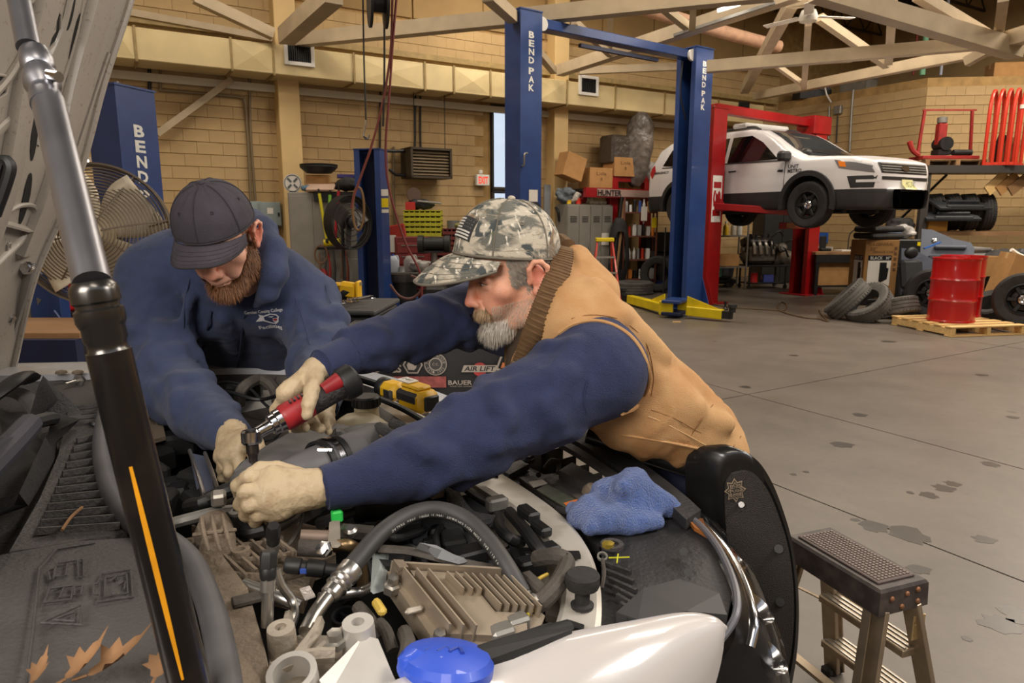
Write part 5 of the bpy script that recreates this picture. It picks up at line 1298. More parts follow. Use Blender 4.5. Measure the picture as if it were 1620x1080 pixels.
# red alignment rack stored on end with boxes on it
za,zb=BW(990,305,.6).z,BW(985,288,.6).z
t=thing('alignment_rack','red alignment rack frame with a lettered beam along the back wall','rack',wbase(985,400,.7))
b0,b1_=BW(925,304,.9),BW(1052,308,.9)
obj('beam',MB().bar(b0,b1_,.1,.2),M_red,t,smooth=0);obj('beam_face',MB().bar(BW(945,304,.965),BW(1046,308,.965),.012,.15),pmat((176,150,140),.5),t,smooth=0)
mb=MB();text(mb,'HUNTER',BW(965,305,.985),UB,ZZ,h=.12,bold=.02);obj('lettering',mb,M_black,t,smooth=0)
for x,y in ((966,400),(1019,400)):
    p=wbase(x,y,.7);top=BW(x,274,.7).z;obj('post',MB().box(p+ZZ*top/2,(.22,.16,top),ROT,.01),M_red,t,smooth=0)
obj('cross_rail',MB().bar(BW(966,282,.7),BW(1022,284,.7),.12,.14),M_red,t,smooth=0)
obj('deck',MB().box((b0+b1_)/2+VB*.35+ZZ*.06,((b0-b1_).length,.6,.05),ROT),M_dark,t,smooth=0)
dz=b0.z+.1
rk=lambda px,off=.6:Vector((BW(px,300,off).x,BW(px,300,off).y,dz))
carton('brown carton with dark print on the left of the alignment rack',rk(942),(.62,.4,.42),ROT,txt=[('Lisle',.07),('8',.07)])
tz3=BW(980,280,.6).z
c1=carton('brown carton standing higher on the red cross rail',Vector((BW(980,280,.62).x,BW(980,280,.62).y,tz3)),(.62,.4,.40),ROT,txt=[('Lisle',.07),('8',.07)])
tag(obj('tilted_carton',MB().box(rk(902,.65)+ZZ*.42,(.5,.35,.5),Matrix.Rotation(ROT,3,'Z') @ Matrix.Rotation(.3,3,'Y'),.01),M_card),'tilted brown carton above the lockers beside the pilaster','box')
tag(obj('tarp_box',MB().box(Vector((BW(972,238,.55).x,BW(972,238,.55).y,BW(972,238,.55).z)),(.5,.5,.62),ROT,.05),mat('black_film',C(70,62,56),.3,bump=1.0,bscale=9)),'black film wrapped box on the higher carton','box')
M_film=mat('film',C(98,90,84),.25,var=.5,vscale=6,bump=1.0,bscale=10)
lump('plastic_sheet','dark crumpled plastic sheet hanging beside the wrapped box','sheet',BW(1008,296,.75),(.62,.34,1.55),M_film,51)
lump('plastic_bag','clear grey plastic bag bulging beside the police car tail','bag',Vector((BW(1035,300,.75).x,BW(1035,300,.75).y,dz)),(.62,.5,.62),M_bagclear,52)
# brown shelf with small goods
sy=15.0;s0=D(985,440,sy);s1=D(1036,440,sy);s0.z=s1.z=0;sw=s1.x-s0.x
t=thing('goods_shelf','rusty brown open shelf crowded with small goods','shelf',(s0+s1)/2);M_rust=mat('rust',C(104,58,42),.7,var=.25,vscale=9)
szs=[D(1010,y,sy).z for y in (441,410,373,335)]
for z in szs:obj('shelf',MB().box((s0+s1)/2+Vector((0,.2,z-.015)),(sw,.42,.03)),M_rust,t,smooth=0)
for x in (s0.x,s1.x):
    for y in (sy+.01,sy+.39):obj('upright',MB().box((x,y,(szs[-1]+.3)/2),(.035,.035,szs[-1]+.3)),M_rust,t,smooth=0)
q=random.Random(3)
names={(226,226,222):'white',(206,60,40):'red',(230,190,40):'yellow',(60,90,170):'blue',(40,40,42):'black',(160,120,70):'tan',(150,150,150):'grey',(220,130,40):'orange'}
cols=list(names)
lvl=['bottom','second','third','top'];used=set()
for li,z in enumerate(szs):
    x=s0.x+.08;k=0
    seq=[[5,7,4,0,2,6],[0,0,0,6,1,0,4],[2,1,0,6,4,0,7],[6,0,4,3,0,5,6]][li]
    n=len(seq)
    for k,ci in enumerate(seq):
        rgb=cols[ci];px=s0.x+sw*(k+.5)/n;p=Vector((px,sy+.12+q.uniform(0,.1),z));ord_=['first','second','third','fourth','fifth','sixth','seventh'][k]
        lb='%s %%s, %s from the left on the %s level of the rusty shelf' % (names[rgb],ord_,lvl[li]);wd=sw/n*.75
        kd=q.choice('bcjk') if li else q.choice('ck')
        if li == 1 and k <3:kd='b'
        if kd == 'b':bottle(lb % 'bottle',p,q.uniform(.2,.32),wd*.45,rgb)
        elif kd == 'c':carton(lb % 'carton',p,(wd,.2,q.uniform(.1,.24)),0,m=pmat(rgb))
        elif kd == 'j':jug(lb % 'jug',p,wd*1.1,q.uniform(.22,.32),rgb)
        else:can(lb % 'can',p,wd*.45,q.uniform(.14,.26),rgb)
hp=D(1020,352,sy-.06)
tag(obj('wall_card',MB().box(D(1019,338,sy-.03),(.13,.01,.30)),M_paper),'white card hanging on the front of the rusty shelf','card');tag(obj('wall_card',MB().box(D(1035,352,sy-.03),(.1,.02,.22)),M_yellow),'yellow pack hanging at the right of the rusty shelf','pack')
for k,(xa,ya,xb,yb2) in enumerate(((968,440,984,312),(974,442,988,318))):a=D(xa,ya,sy-.2);a.z=max(a.z,.02);tag(obj('long_bar',MB().tube([a,D(xb,yb2,sy+.1)],.03,6,1),[M_dark,M_woodold][k]),['dark','brown'][k]+' long bar leaning left of the rusty shelf','bar')
heap('dark_goods','dark heap of hung goods left of the rusty shelf','goods',979,436,sy+.1,(.32,.3,1.7),M_rubber,55,0)
# orange step ladder
lx=D(955,440,12.9);lt_=D(954,379,12.9).z
t=thing('step_ladder','orange fibreglass step ladder with a yellow top by the lockers','ladder',Vector((lx.x,12.9,0)))
lo=Vector((lx.x,12.9,0))
obj('top_cap',MB().box(lo+ZZ*lt_,(.34,.16,.07),None,.01),M_yellow,t)
for s in (-1,1):
    obj('front_rail',MB().bar(lo+Vector((s*.14,-.02,lt_-.04)),lo+Vector((s*.27,-.42,0)),.06,.03,Vector((1,0,0))),M_orange,t,smooth=0)
    obj('rear_rail',MB().bar(lo+Vector((s*.13,.04,lt_-.04)),lo+Vector((s*.24,.42,0)),.05,.03,Vector((1,0,0))),M_orange,t,smooth=0)
for k in range(1,4):f=k/4;obj('step',MB().box(lo+Vector((0,-.02-.4*f,(lt_-.04)*(1-f))),(.28+.26*f,.09,.03)),M_alu,t,smooth=0)
# tyres and totes, jack
tyre('standing tyre with a dark hole by the rusty shelf',Vector((D(1042,430,14.6).x,14.6,.39)),Vector((-.35,-.93,.05)),.385,.26)
tyre('tyre lying flat on the floor before the rusty shelf',Vector((D(1003,452,14.3).x,14.3,.13)),(0,0,1),.40,.25,m=M_tyreold)
tyre('tyre standing behind the one with the dark hole',Vector((D(1068,425,15.1).x,15.1,.39)),Vector((-.5,-.85,.05)),.385,.26)
carton('long black tote on the stacked tyres by the back wall',Vector((D(1046,408,15.7).x,15.7,.82)),(.9,.5,.42),.1,m=M_black,name='tote',cat='tote');tag(obj('crate_stack',MB().box(Vector((D(1046,408,15.7).x,15.7,.405)),(.96,.56,.81),.1,.03),M_dark),'dark crate stack under the long black tote','crate')
tag(obj('broom_handle',MB().tube([Vector((D(1051,444,14.2).x,14.25,0)),D(1053,360,14.6)],.016,8,1),M_black),'thin black broom handle standing by the tyre','broom')
t=thing('floor_jack','blue trolley jack on the floor beside the standing tyre','jack',G(1042,458));o0=G(1042,458)
obj('frame',MB().loft([[o0+Vector((x,y,z)) for y,z in ((-.13,.03),(.13,.03),(.13,h),(-.13,h))] for x,h in ((-.38,.1),(0,.16),(.34,.2))]),mat('jack_blue',C(36,60,140),.4),t,smooth=0)
obj('arm',MB().bar(o0+Vector((.2,0,.18)),o0+Vector((-.3,0,.2)),.1,.06),M_bluedk,t);obj('saddle',MB().lathe([(.06,.0),(.06,.04),(.001,.04)],o0+Vector((-.3,0,.22)),ZZ,12),M_grey,t)
for x in (-.32,.3):
    for s in (-1,1):obj('wheel',MB().cyl(o0+Vector((x,s*.14,.05)),o0+Vector((x,s*.18,.05)),.05,12),M_grey,t)
tag(obj('wall_bracket',MB().box(RW(1060,388,.2) if False else D(1064,393,15.9),(.3,.2,.1),None,.02),M_black),'black tray fixed above the totes by the lift post','tray')
# ------------------------------------------------------------ caged fan, tool chests, step stool
M_cagew=mat('cage_wire',C(112,100,86),.45,.6)
M_fanblade=mat('fan_blade_cream',C(206,194,172),.5,.2,var=.08,vscale=5)
fc=D(152,371,4.3);FR=D(262,371,4.3).x-fc.x;FR=abs(FR)*.99
fa=Vector((.28,-.94,.12)).normalized();fx,fy_,fz_=frame_of(fa)
t=thing('drum_fan','large caged floor fan with cream blades at the left','fan',(fc.x,fc.y,0))
rings=[FR*k/22 for k in range(4,23)]
for side in (1,-1):
    mb=MB()
    for r in rings:
        dome=.14*math.cos(r/FR*1.45)*side
        mb.tube([fc+fx*r*math.cos(6.28318*a/40)+fy_*r*math.sin(6.28318*a/40)+fa*dome for a in range(41)],.0032 if r <FR*.97 else .009,4,1,False)
    gd=obj('wire_guard',mb,M_cagew,t,smooth=60,kind='stuff')
    for k in range(8):
        a=6.28318*k/8+.2;e=fx*math.cos(a)+fy_*math.sin(a)
        obj('guard_rib',MB().tube([fc+e*r+fa*(.14*math.cos(r/FR*1.45)*side+.004*side) for r in (FR*.15,FR*.4,FR*.7,FR)],.005,5,3),M_cagew,gd)
obj('hoop',MB().ring(fc,fa,[(FR,-.03),(FR+.012,-.03),(FR+.012,.03),(FR,.03)],48),M_cagew,t)
for k in range(4):
    a=1.571*k+.55;e=fx*math.cos(a)+fy_*math.sin(a);f=fa.cross(e)
    def bl(u,v,e=e,f=f):
        r=.07+u*(FR*.86-.07);wv=(.07+.12*math.sin(min(1,u*1.3)*1.57))*(v-.45)*2
        return fc+e*r+f*wv*.9+fa*(wv*.55-.02)
    obj('blade',MB().grid(bl,8,5,.004),M_fanblade,t,smooth=180)
obj('hub',MB().lathe([(.02,-.1),(.10,-.1),(.108,.02),(.10,.06),(.06,.11),(.03,.118),(.001,.118)],fc+fa*.03,fa,28),mat('hub_cream',C(206,190,158),.4),t)
obj('motor',MB().lathe([(.03,-.3),(.09,-.28),(.1,-.1),(.05,-.05)],fc,fa,18),M_dark,t)
for s in (-1,1):
    sb=fc+fx*s*(FR+.03);obj('stand_leg',MB().tube([sb,Vector((sb.x,sb.y,.35)),Vector((sb.x,sb.y-.05,.03)),Vector((sb.x-.05*s,sb.y-.35,.03))],.02,8,4),M_dark,t)
obj('stand_foot',MB().tube([fc+Vector((-.45,.2,.03-fc.z)),fc+Vector((.45,.2,.03-fc.z))],.022,8,1),M_dark,t)
# things behind and under the fan
c=D(104,462,5.6);t=thing('gas_can_rack','red ribbed jerry can seen through the fan cage','can',(c.x,c.y,0));zb=D(104,490,5.6).z
obj('body',MB().box((c.x,c.y,(zb+D(104,428,5.6).z)/2),(.2,.3,D(104,428,5.6).z-zb),None,.02),pmat((190,24,30),.4),t)
for k in range(6):obj('rib',MB().box((c.x,c.y-.155,zb+.03+.05*k),(.18,.012,.02),None,.004),pmat((190,24,30),.4),t)
obj('stand',MB().box((c.x,c.y,zb/2),(.3,.3,zb-.005),None,.01),M_dark,t)
z=D(75,520,3.6).z
t=thing('side_bench','brown wooden bench top under the fan with a dark steel edge','bench',D(75,520,3.6)*1);bx0,bx1=D(-60,525,3.6).x,D(150,525,3.6).x;bm_=(bx0+bx1)/2
obj('top',MB().box((bm_,3.75,z-.02),(bx1-bx0,.55,.04),None,.004),mat('bench_brown',C(150,112,74),.7,var=.15,stretch=(1,8,8)),t,smooth=0)
obj('edge_beam',MB().box((bm_,3.46,z-.1),(bx1-bx0,.06,.14)),M_bluedk,t,smooth=0)
for x in (bx0+.1,bx1-.06):obj('leg',MB().box((x,3.6,z/2-.02),(.08,.3,z-.05)),M_dark,t,smooth=0)
t=thing('lift_arm','blue steel lift arm base standing behind the fan cage','lift part',D(78,470,5.0));bb=D(78,470,5.0);bb.z=0
za_=D(78,430,5.0).z;obj('column',MB().box((bb.x,bb.y,za_/2),(.20,.2,za_),.3,.01),M_blue,t,smooth=0)
obj('gusset',MB().prism([(0,0),(.3,0),(0,.5)],(bb.x+.1,bb.y-.1,.4),(1,0,0),ZZ,.02),M_blue,t,smooth=0);obj('chute',MB().bar(D(38,500,4.9),D(56,468,4.9),.02,.1),M_grey,t,smooth=0)
# tool cart with wrenches on top
M_chest=mat('chest_black',C(40,38,39),.45,var=.12,vscale=6)
ty=2.75;tzt=D(600,492,ty).z;xa,xb=D(512,490,ty).x,D(596,500,ty).x
t=thing('tool_cart','black steel tool cart with wrenches on top behind the arm','cart',((xa+xb)/2,ty+.22,0))
obj('body',MB().box(((xa+xb)/2,ty+.22,tzt/2+.04),(xb-xa,.44,tzt-.12),-.06,.012),M_chest,t,smooth=0)
obj('top_mat',MB().box(((xa+xb)/2,ty+.22,tzt+.002-.01),(xb-xa+.02,.46,.02),-.06,.006),mat('mat_grey',C(62,60,60),.8,bump=.3,bscale=200),t,smooth=0)
for k in range(5):d=obj('drawer',MB().box(((xa+xb)/2-.014,ty-.006,.2+.17*k),(xb-xa-.04,.014,.155),-.06,.004),M_chest,t,smooth=0);obj('handle',MB().box(((xa+xb)/2-.014,ty-.02,.26+.17*k),(xb-xa-.06,.018,.014),-.06),M_grey,d,smooth=0)
for sx in (-1,1):
    for sy in (.06,.36):obj('caster',MB().cyl(((xa+xb)/2+sx*.1-.015,ty+sy,.05),((xa+xb)/2+sx*.1+.015,ty+sy,.05),.05,12),M_rubber,t)
q=random.Random(9)
for k in range(8):
    a=D(524+q.uniform(0,36),490,ty+.12) ;a=Vector((D(528+5*k,490,ty+.1).x,ty+.06+.035*(k % 5),tzt+.012+.004*k));b=a+Vector((q.uniform(.03,.09),q.uniform(-.07,.07),.004))
    w_=thing('wrench',['first','second','third','fourth','fifth','sixth','seventh','eighth'][k]+' small chrome wrench from the left in the pile on the tool cart','wrench',a,None,'chrome wrenches on the tool cart')
    obj('shank',MB().bar(a,b,.009,.005),M_chrome,w_,smooth=0);obj('ring',MB().ring(a-(b-a).normalized()*.01,(0,.1,1),[(.006,-.003),(.011,-.003),(.011,.003),(.006,.003)],14),M_chrome,w_);obj('jaw',MB().box(b,(.016,.016,.006),k,.003),M_chrome,w_)
dp=Vector((D(541,470,ty+.3).x,ty+.3,tzt+.003));t=thing('cordless_drill','yellow and black cordless drill body lying on the tool cart','drill',dp)
M_dy=mat('drill_yellow',C(222,172,24),.45,var=.08,vscale=12)
obj('motor_housing',MB().lathe([(.02,-.09),(.034,-.07),(.036,.02),(.03,.05),(.015,.055)],dp+ZZ*.04,(1,-.1,.12),18),M_black,t)
obj('shell',MB().box(dp+Vector((.03,.0,.05)),(.09,.07,.075),Matrix.Rotation(.15,3,'Y'),.016),M_dy,t);obj('shell_rear',MB().box(dp+Vector((-.03,.0,.075)),(.07,.06,.02),None,.008),M_dy,t)
obj('guard',MB().box(dp+Vector((.076,0,.05)),(.014,.078,.085),None,.004),M_dy,t);obj('terminal',MB().box(dp+Vector((.087,.0,.08)),(.01,.012,.012)),M_grey,t)
# chest with stickers
sy=2.52;p0,p1=D(548,600,sy),D(880,600,sy);zt1=D(700,528,sy).z;zb1=.12;sw=p1.x-p0.x;sc_=Vector(((p0.x+p1.x)/2,sy+.26,0))
t=thing('tool_chest','black tool chest covered in stickers standing behind the far fender','chest',sc_)
obj('body',MB().box(sc_+ZZ*((zt1+zb1)/2),(sw,.5,zt1-zb1),None,.012),M_chest,t,smooth=0)
obj('lid',MB().box(sc_+ZZ*(zt1+.012),(sw+.02,.52,.024),None,.008),M_chest,t,smooth=0)
obj('side_handle',MB().tube([sc_+Vector((sw/2,-.15,.8)),sc_+Vector((sw/2+.05,-.15,.8)),sc_+Vector((sw/2+.05,.15,.8)),sc_+Vector((sw/2,.15,.8))],.012,8,1),M_chrome,t)
for sx in (-1,1):
    for s2 in (-.16,.16):obj('caster',MB().cyl(sc_+Vector((sx*(sw/2-.1)-.02,s2,.06)),sc_+Vector((sx*(sw/2-.1)+.02,s2,.06)),.06,14),M_rubber,t)
EX,EZ=Vector((1,0,0)),ZZ
def fp(px,py,off=.0015):p=D(px,py,sy-off);return Vector((p.x,sy-off,p.z))
def pxw(w):return w*(D(701,580,sy).x-D(700,580,sy).x)
M_stk=mat('sticker_beige',C(176,164,150),.6);M_stkr=mat('sticker_red',C(176,60,58),.6,var=.2,vscale=40)
def sticker(lab,mbs,nm='sticker'):
    base=None
    for mb,m in mbs:
        o=obj(nm if base is None else 'print',mb,m,t if base is None else base,smooth=0)
        if base is None:base=o;o['label']=lab
mb=MB();text(mb,'TOOLS',fp(606,583),EX,EZ,w=pxw(58),h=pxw(13),bold=.03);mb2=MB();text(mb2,'MATCO',fp(606,566),EX,EZ,w=pxw(58),h=pxw(13),bold=.03)
sticker('beige maker lettering',[(mb,M_stk),(mb2,M_stk)])
hexp=lambda r:[(r*math.cos(R(60*k)),r*math.sin(R(60*k))) for k in range(6)]
hd=[(-.45,-.45),(.1,-.5),(.3,-.3),(.35,-.05),(.1,-.1),(.15,.1),(.45,.2),(.3,.4),(0,.55),(-.35,.35),(-.55,.0)]
mb=MB().prism(hexp(pxw(16)),fp(653,577),EX,EZ,.0008);mb2=MB().prism(hexp(pxw(13.5)),fp(653,577,.003),EX,EZ,.0008);mb3=MB().prism([(x*pxw(17),y*pxw(17)) for x,y in hd],fp(653,577,.0045),EX,EZ,.0008)
sticker('beige hexagon badge with an animal head',[(mb,M_stk),(mb2,M_chest),(mb3,M_stk)])
circ=lambda r,n=32:[(r*math.cos(6.28318*k/n),r*math.sin(6.28318*k/n)) for k in range(n)]
cc=(689,576);mb=MB().prism(circ(pxw(18)),fp(*cc),EX,EZ,.0008);mb2=MB().prism(circ(pxw(16.5)),fp(*cc,.003),EX,EZ,.0008);mb3=MB().ring(fp(*cc,.004),(0,-1,0),[(pxw(9),0),(pxw(10.5),0),(pxw(10.5),.001),(pxw(9),.001)],28);mb4=MB()
for s,a0,sg in (('FIRE & RESCUE',1,1),('EST. 1975',-1,-1)):
    for k,ch in enumerate(s):
        a=math.pi*(.5-sg*(k-(len(s)-1)/2)*.075) if sg >0 else math.pi*(-.5+(k-(len(s)-1)/2)*.085);e=EX*math.cos(a)+EZ*math.sin(a)
        if ch != ' ':text(mb4,ch,fp(*cc,.0045)+e*pxw(13.5),EX*math.sin(a)*sg-EZ*math.cos(a)*sg,e*sg,h=pxw(4))
text(mb4,'C.C.',fp(*cc,.0045),EX,EZ,w=pxw(10))
sticker('beige round emblem',[(mb,M_stk),(mb2,pmat((70,66,64))),(mb3,M_stk),(mb4,M_stk)])
mb=MB().prism(circ(pxw(11)),fp(759,584),EX,EZ,.0008);par=[(-29,-5.5),(25,-5.5),(29,5.5),(-25,5.5)]
mb2=MB().prism([(x*pxw(1),y*pxw(1)) for x,y in par],fp(759,583,.003),EX,EZ,.0008);mb3=MB();text(mb3,'AIR LIFT',fp(759,583,.0045),EX,EZ,w=pxw(48),h=pxw(8),bold=.02,slant=.25)
sticker('red disc sticker behind a beige slanted bar',[(mb,M_stkr),(mb2,M_stk),(mb3,M_chest)])
mb=MB().prism([(x*pxw(1),y*pxw(1)) for x,y in ((-42,-9),(42,-9),(42,9),(-42,9))],fp(664,604),EX,EZ,.0008);sticker('faded red rectangular sticker',[(mb,mat('sticker_faded',C(160,82,76),.6,var=.3,vscale=50))])
mb=MB();text(mb,'BAUER',fp(728,605),EX,EZ,w=pxw(38),h=pxw(7.5),bold=.02);mb2=MB();text(mb2,'POWER TOOL COMPANY',fp(730,611),EX,EZ,w=pxw(36),h=pxw(2));sticker('grey maker lettering',[(mb,M_stk),(mb2,M_stk)])
mb=MB().prism([(x*pxw(1),y*pxw(1)) for x,y in ((-14,-11),(30,-8),(30,3),(10,5),(-14,11))],fp(787,603),EX,EZ,.0008);mb2=MB();text(mb2,'POWER',fp(791,602,.003),EX,EZ,w=pxw(34),h=pxw(12),bold=.03)
sticker('yellow sticker with red letters',[(mb,M_stkr),(mb2,mat('sticker_yel',C(240,190,30),.5))])
mb=MB().prism([(x*pxw(1),y*pxw(1)) for x,y in ((-16,-14),(-4,-18),(6,-10),(9,4),(14,18),(4,24),(-3,16),(-9,6))],fp(800,571),EX,EZ,.0008);mb2=MB().prism([(x*pxw(1),y*pxw(1)) for x,y in ((-12,-11),(-4,-14),(3,-8),(6,4),(9,14),(3,18),(-1,12),(-6,5))],fp(800,571,.003),EX,EZ,.0008);mb3=MB().ring(fp(804,562,.0045),(0,-1,0),[(pxw(3),0),(pxw(5),0),(pxw(5),.001),(pxw(3),.001)],18).prism([(-pxw(5),-pxw(5)),(pxw(3),-pxw(4)),(pxw(4),pxw(3)),(-pxw(2),pxw(4))],fp(797,577,.0045),EX,EZ,.0008)
sticker('beige tall slanted engine part sticker',[(mb,M_stk),(mb2,M_dark),(mb3,mat('sticker_orange',C(206,120,70),.5))])
# aluminium step stool
SZ=.56
def st(px,py,z=SZ):return G(px,py,z)
qa,qb,qc,qd=st(1252,847),st(1313,835),st(1463,916),st(1391,930)
mid=(qa+qb+qc+qd)/4;ex=((qc-qb)+(qd-qa)).normalized();ey=ZZ.cross(ex);L=((qc-qb).length+(qd-qa).length)/2;Wd=abs((qb-qa).dot(ey))*.5+abs((qc-qd).dot(ey))*.5
rs=Matrix((ex,ey,ZZ)).transposed()
t=thing('step_stool','worn aluminium step stool with a black ribbed top at the right front','stool',(mid.x,mid.y,0))
M_stool=mat('stool_alu',C(168,152,130),.45,.75,var=.2,vscale=10);M_cap=mat('stool_cap',C(58,50,48),.55,col2=C(88,78,72),vscale=22,mix=(.45,.75))
obj('top_cap',MB().loft([[mid+ex*(x*(L/2+o))+ey*(y*(Wd/2+o))+ZZ*z for x,y in ((-1,-1),(1,-1),(1,1),(-1,1))] for o,z in ((.012,-.075),(.010,-.008),(.004,0))]),M_cap,t,smooth=0)
tm=obj('tread_mat',MB().box(mid+ZZ*.003,(L-.035,Wd-.02,.006),rs,.002),mat('tread_mat',C(84,70,66),.6),t,smooth=0)
mb=MB()
for i in range(26):
    for j in range(9):mb.box(mid+ex*((i+.5)/26-.5)*(L-.05)+ey*((j+.5)/9-.5)*(Wd-.035)+ZZ*.007,((L-.05)/26*.62,(Wd-.035)/9*.62,.003),rs)
obj('tread_stud',mb,mat('tread_stud',C(112,98,92),.5),tm,smooth=0,kind='stuff')
for k,(x,z) in enumerate(((-.3,-.03),(.05,-.025),(.3,-.02),(.32,-.055),(-.05,-.06))):obj('rivet',MB().ell(mid+ex*(L/2+.012)+ey*x*Wd+ZZ*z,(.006,.008,.008),rs,10,6),mat('rivet',C(150,106,76),.5,.5),t)
zb=-.07
legs={}
for nm,sx,sy_,fxx,fyy in (('front_rail',-1,1,-1.12,2.1),('front_rail',1,1,1.25,2.1),('rear_rail',-1,-1,-1.12,-2.0),('rear_rail',1,-1,1.25,-2.0)):
    a=mid+ex*sx*(L/2-.015)+ey*sy_*(Wd/2-.02)+ZZ*zb;b=mid+ex*fxx*L/2+ey*fyy*Wd/2;b.z=.015;legs[(sx,sy_)]=(a,b)
    rr=obj(nm,MB().bar(a,b,.016,.058,ex,.002),M_stool,t,smooth=0);obj('flange',MB().bar(a+ex*-.014*sx+ey*sy_*.026,b+ex*-.014*sx+ey*sy_*.026,.026,.005,ey,0),M_stool,rr,smooth=0)
    obj('foot',MB().box(b,(.04,.075,.03),rs,.008),M_rubber,rr)
for f in (.34,.72):
    (a1,b1),(a2,b2)=legs[(-1,1)],legs[(1,1)];s1,s2=a1.lerp(b1,f),a2.lerp(b2,f);c=(s1+s2)/2-ey*.012;ln=(s2-s1).length-.02
    s_=obj('step',MB().box(c,(ln,.085,.025),rs,.003),M_stool,t,smooth=0)
    for k in range(4):obj('step_rib',MB().box(c+ey*(-.03+.02*k)+ZZ*.014,(ln-.01,.006,.004),rs),M_alu,s_,smooth=0)
(a1,b1),(a2,b2)=legs[(-1,-1)],legs[(1,-1)]
obj('rear_bar',MB().bar(a1.lerp(b1,.6),a2.lerp(b2,.6),.03,.012),M_stool,t,smooth=0)
pq=legs[(1,1)];pt=pq[0].lerp(pq[1],.16)+ex*.010
obj('label_plate',MB().box(pt,(.003,.045,.075),rs,.001),mat('gold_tape',C(206,180,130),.3,.6,bump=.3,bscale=120),t,smooth=0,label='worn gold foil patch on the front rail')
obj('spreader',MB().bar(legs[(-1,1)][0].lerp(legs[(-1,1)][1],.42),legs[(-1,1)][0].lerp(legs[(-1,1)][1],.42)-ex*.14+ZZ*-.02,.012,.004),M_stool,t,smooth=0)
# ------------------------------------------------------------ white car under repair, bonnet up
car=thing('car','white car in front with its hood up and engine bay open','car',G(600,820,0))
def zf(px):return 1.12-.12*min(1,max(0,px/800))
def g(px,py,dz=0.0):return G(px,py,zf(px)+dz)
def gs(l):return [g(*p) for p in l]
def part(nm,mb,m,parent=None,smooth=35,**k):return obj(nm,mb,m,parent or car,smooth=smooth,**k)
M_cowl=mat('cowl_plastic',C(64,61,60),.62,var=.16,vscale=14,bump=.25,bscale=160)
M_cowldk=mat('cowl_dark',C(44,43,44),.6,var=.2,vscale=12,bump=.2,bscale=120)
M_dusty=mat('dusty_plastic',C(122,108,92),.8,var=.16,vscale=16,bump=.3,bscale=140)
M_dustdk=mat('dusty_dark',C(74,68,62),.75,var=.25,vscale=18,bump=.2,bscale=120)
M_alud=mat('cast_alu',C(186,176,162),.5,.55,var=.14,vscale=18,bump=.2,bscale=90)
M_ecu=mat('ecu_alu',C(162,148,130),.5,.45,var=.14,vscale=14)
M_pipe=mat('pipe_alu',C(190,188,184),.3,.95,var=.1,vscale=30)
M_hose=mat('hose_rubber',C(58,57,56),.55,var=.2,vscale=18)
M_paint=mat('car_paint',C(192,187,185),.22,coat=.5)
M_support=mat('support_painted',C(202,196,186),.38,.25,col2=C(156,142,120),vscale=13,mix=(.5,.78))
M_wire=mat('wire_black',C(30,30,31),.55)
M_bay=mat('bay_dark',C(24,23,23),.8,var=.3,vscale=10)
M_hoodp=mat('hood_inner',C(168,160,150),.42,col2=C(120,106,92),vscale=90,mix=(.60,.80),coat=.1)
# dark tub of the engine bay, cross members
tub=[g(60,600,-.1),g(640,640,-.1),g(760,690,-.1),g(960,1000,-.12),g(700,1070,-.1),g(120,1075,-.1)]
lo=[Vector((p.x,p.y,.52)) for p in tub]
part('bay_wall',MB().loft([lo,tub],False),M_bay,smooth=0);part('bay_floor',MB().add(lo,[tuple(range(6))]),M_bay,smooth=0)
# near wing: painted top, rolling over to the side
inner=[(470,1120,.02),(560,1098,.02),(690,1052,.025),(800,1022,.025),(900,999,.025),(1000,981,.02),(1080,968,.01),(1128,974,0),(1150,990,-.012)]
ip=gs(inner);ip=smooth_path(ip,4);outd=Vector((.30,-.95,0)).normalized();rows=[]
for dx,dz in ((-.004,-.03),(0,0),(.006,.004),(.03,.004),(.07,-.008),(.11,-.035),(.15,-.10),(.17,-.22),(.175,-.40)):
    rows.append([p+outd*dx+ZZ*dz for p in ip])
fw_=[]
for r,(dx,dz) in zip(rows,((-.004,-.03),(0,0),(.006,.004),(.03,.004),(.07,-.008),(.11,-.035),(.15,-.10),(.17,-.22),(.175,-.40))):
    n=len(r);fw_.append([ip[i]+(p-ip[i])*(max(.02,1-max(0,(i/(n-1)-.40)/.60)) ** 1.25) for i,p in enumerate(r)])
part('fender',MB().loft(fw_,False,False),M_paint,smooth=180)
part('fender_rear',MB().grid(lambda u,v:ip[0]+outd*.17*v+Vector((-.5,-.16,0))*u-ZZ*.35*v*v,4,6),M_paint,smooth=180)
sl=gs([(690,1046,.03),(790,1012,.03),(900,985,.028),(880,1003,.028),(700,1062,.03)])
part('wing_seal',MB().tube(gs([(688,1056,.03),(760,1030,.032),(830,1008,.032),(902,988,.03)]),.010,8,4,flat=.6),M_black)
part('seal_pad',MB().loft([[p+ZZ*z for p in gs([(686,1050,.03),(870,988,.03),(905,1000,.03),(735,1062,.03)])] for z in (-.012,.004)]),M_black,smooth=0)
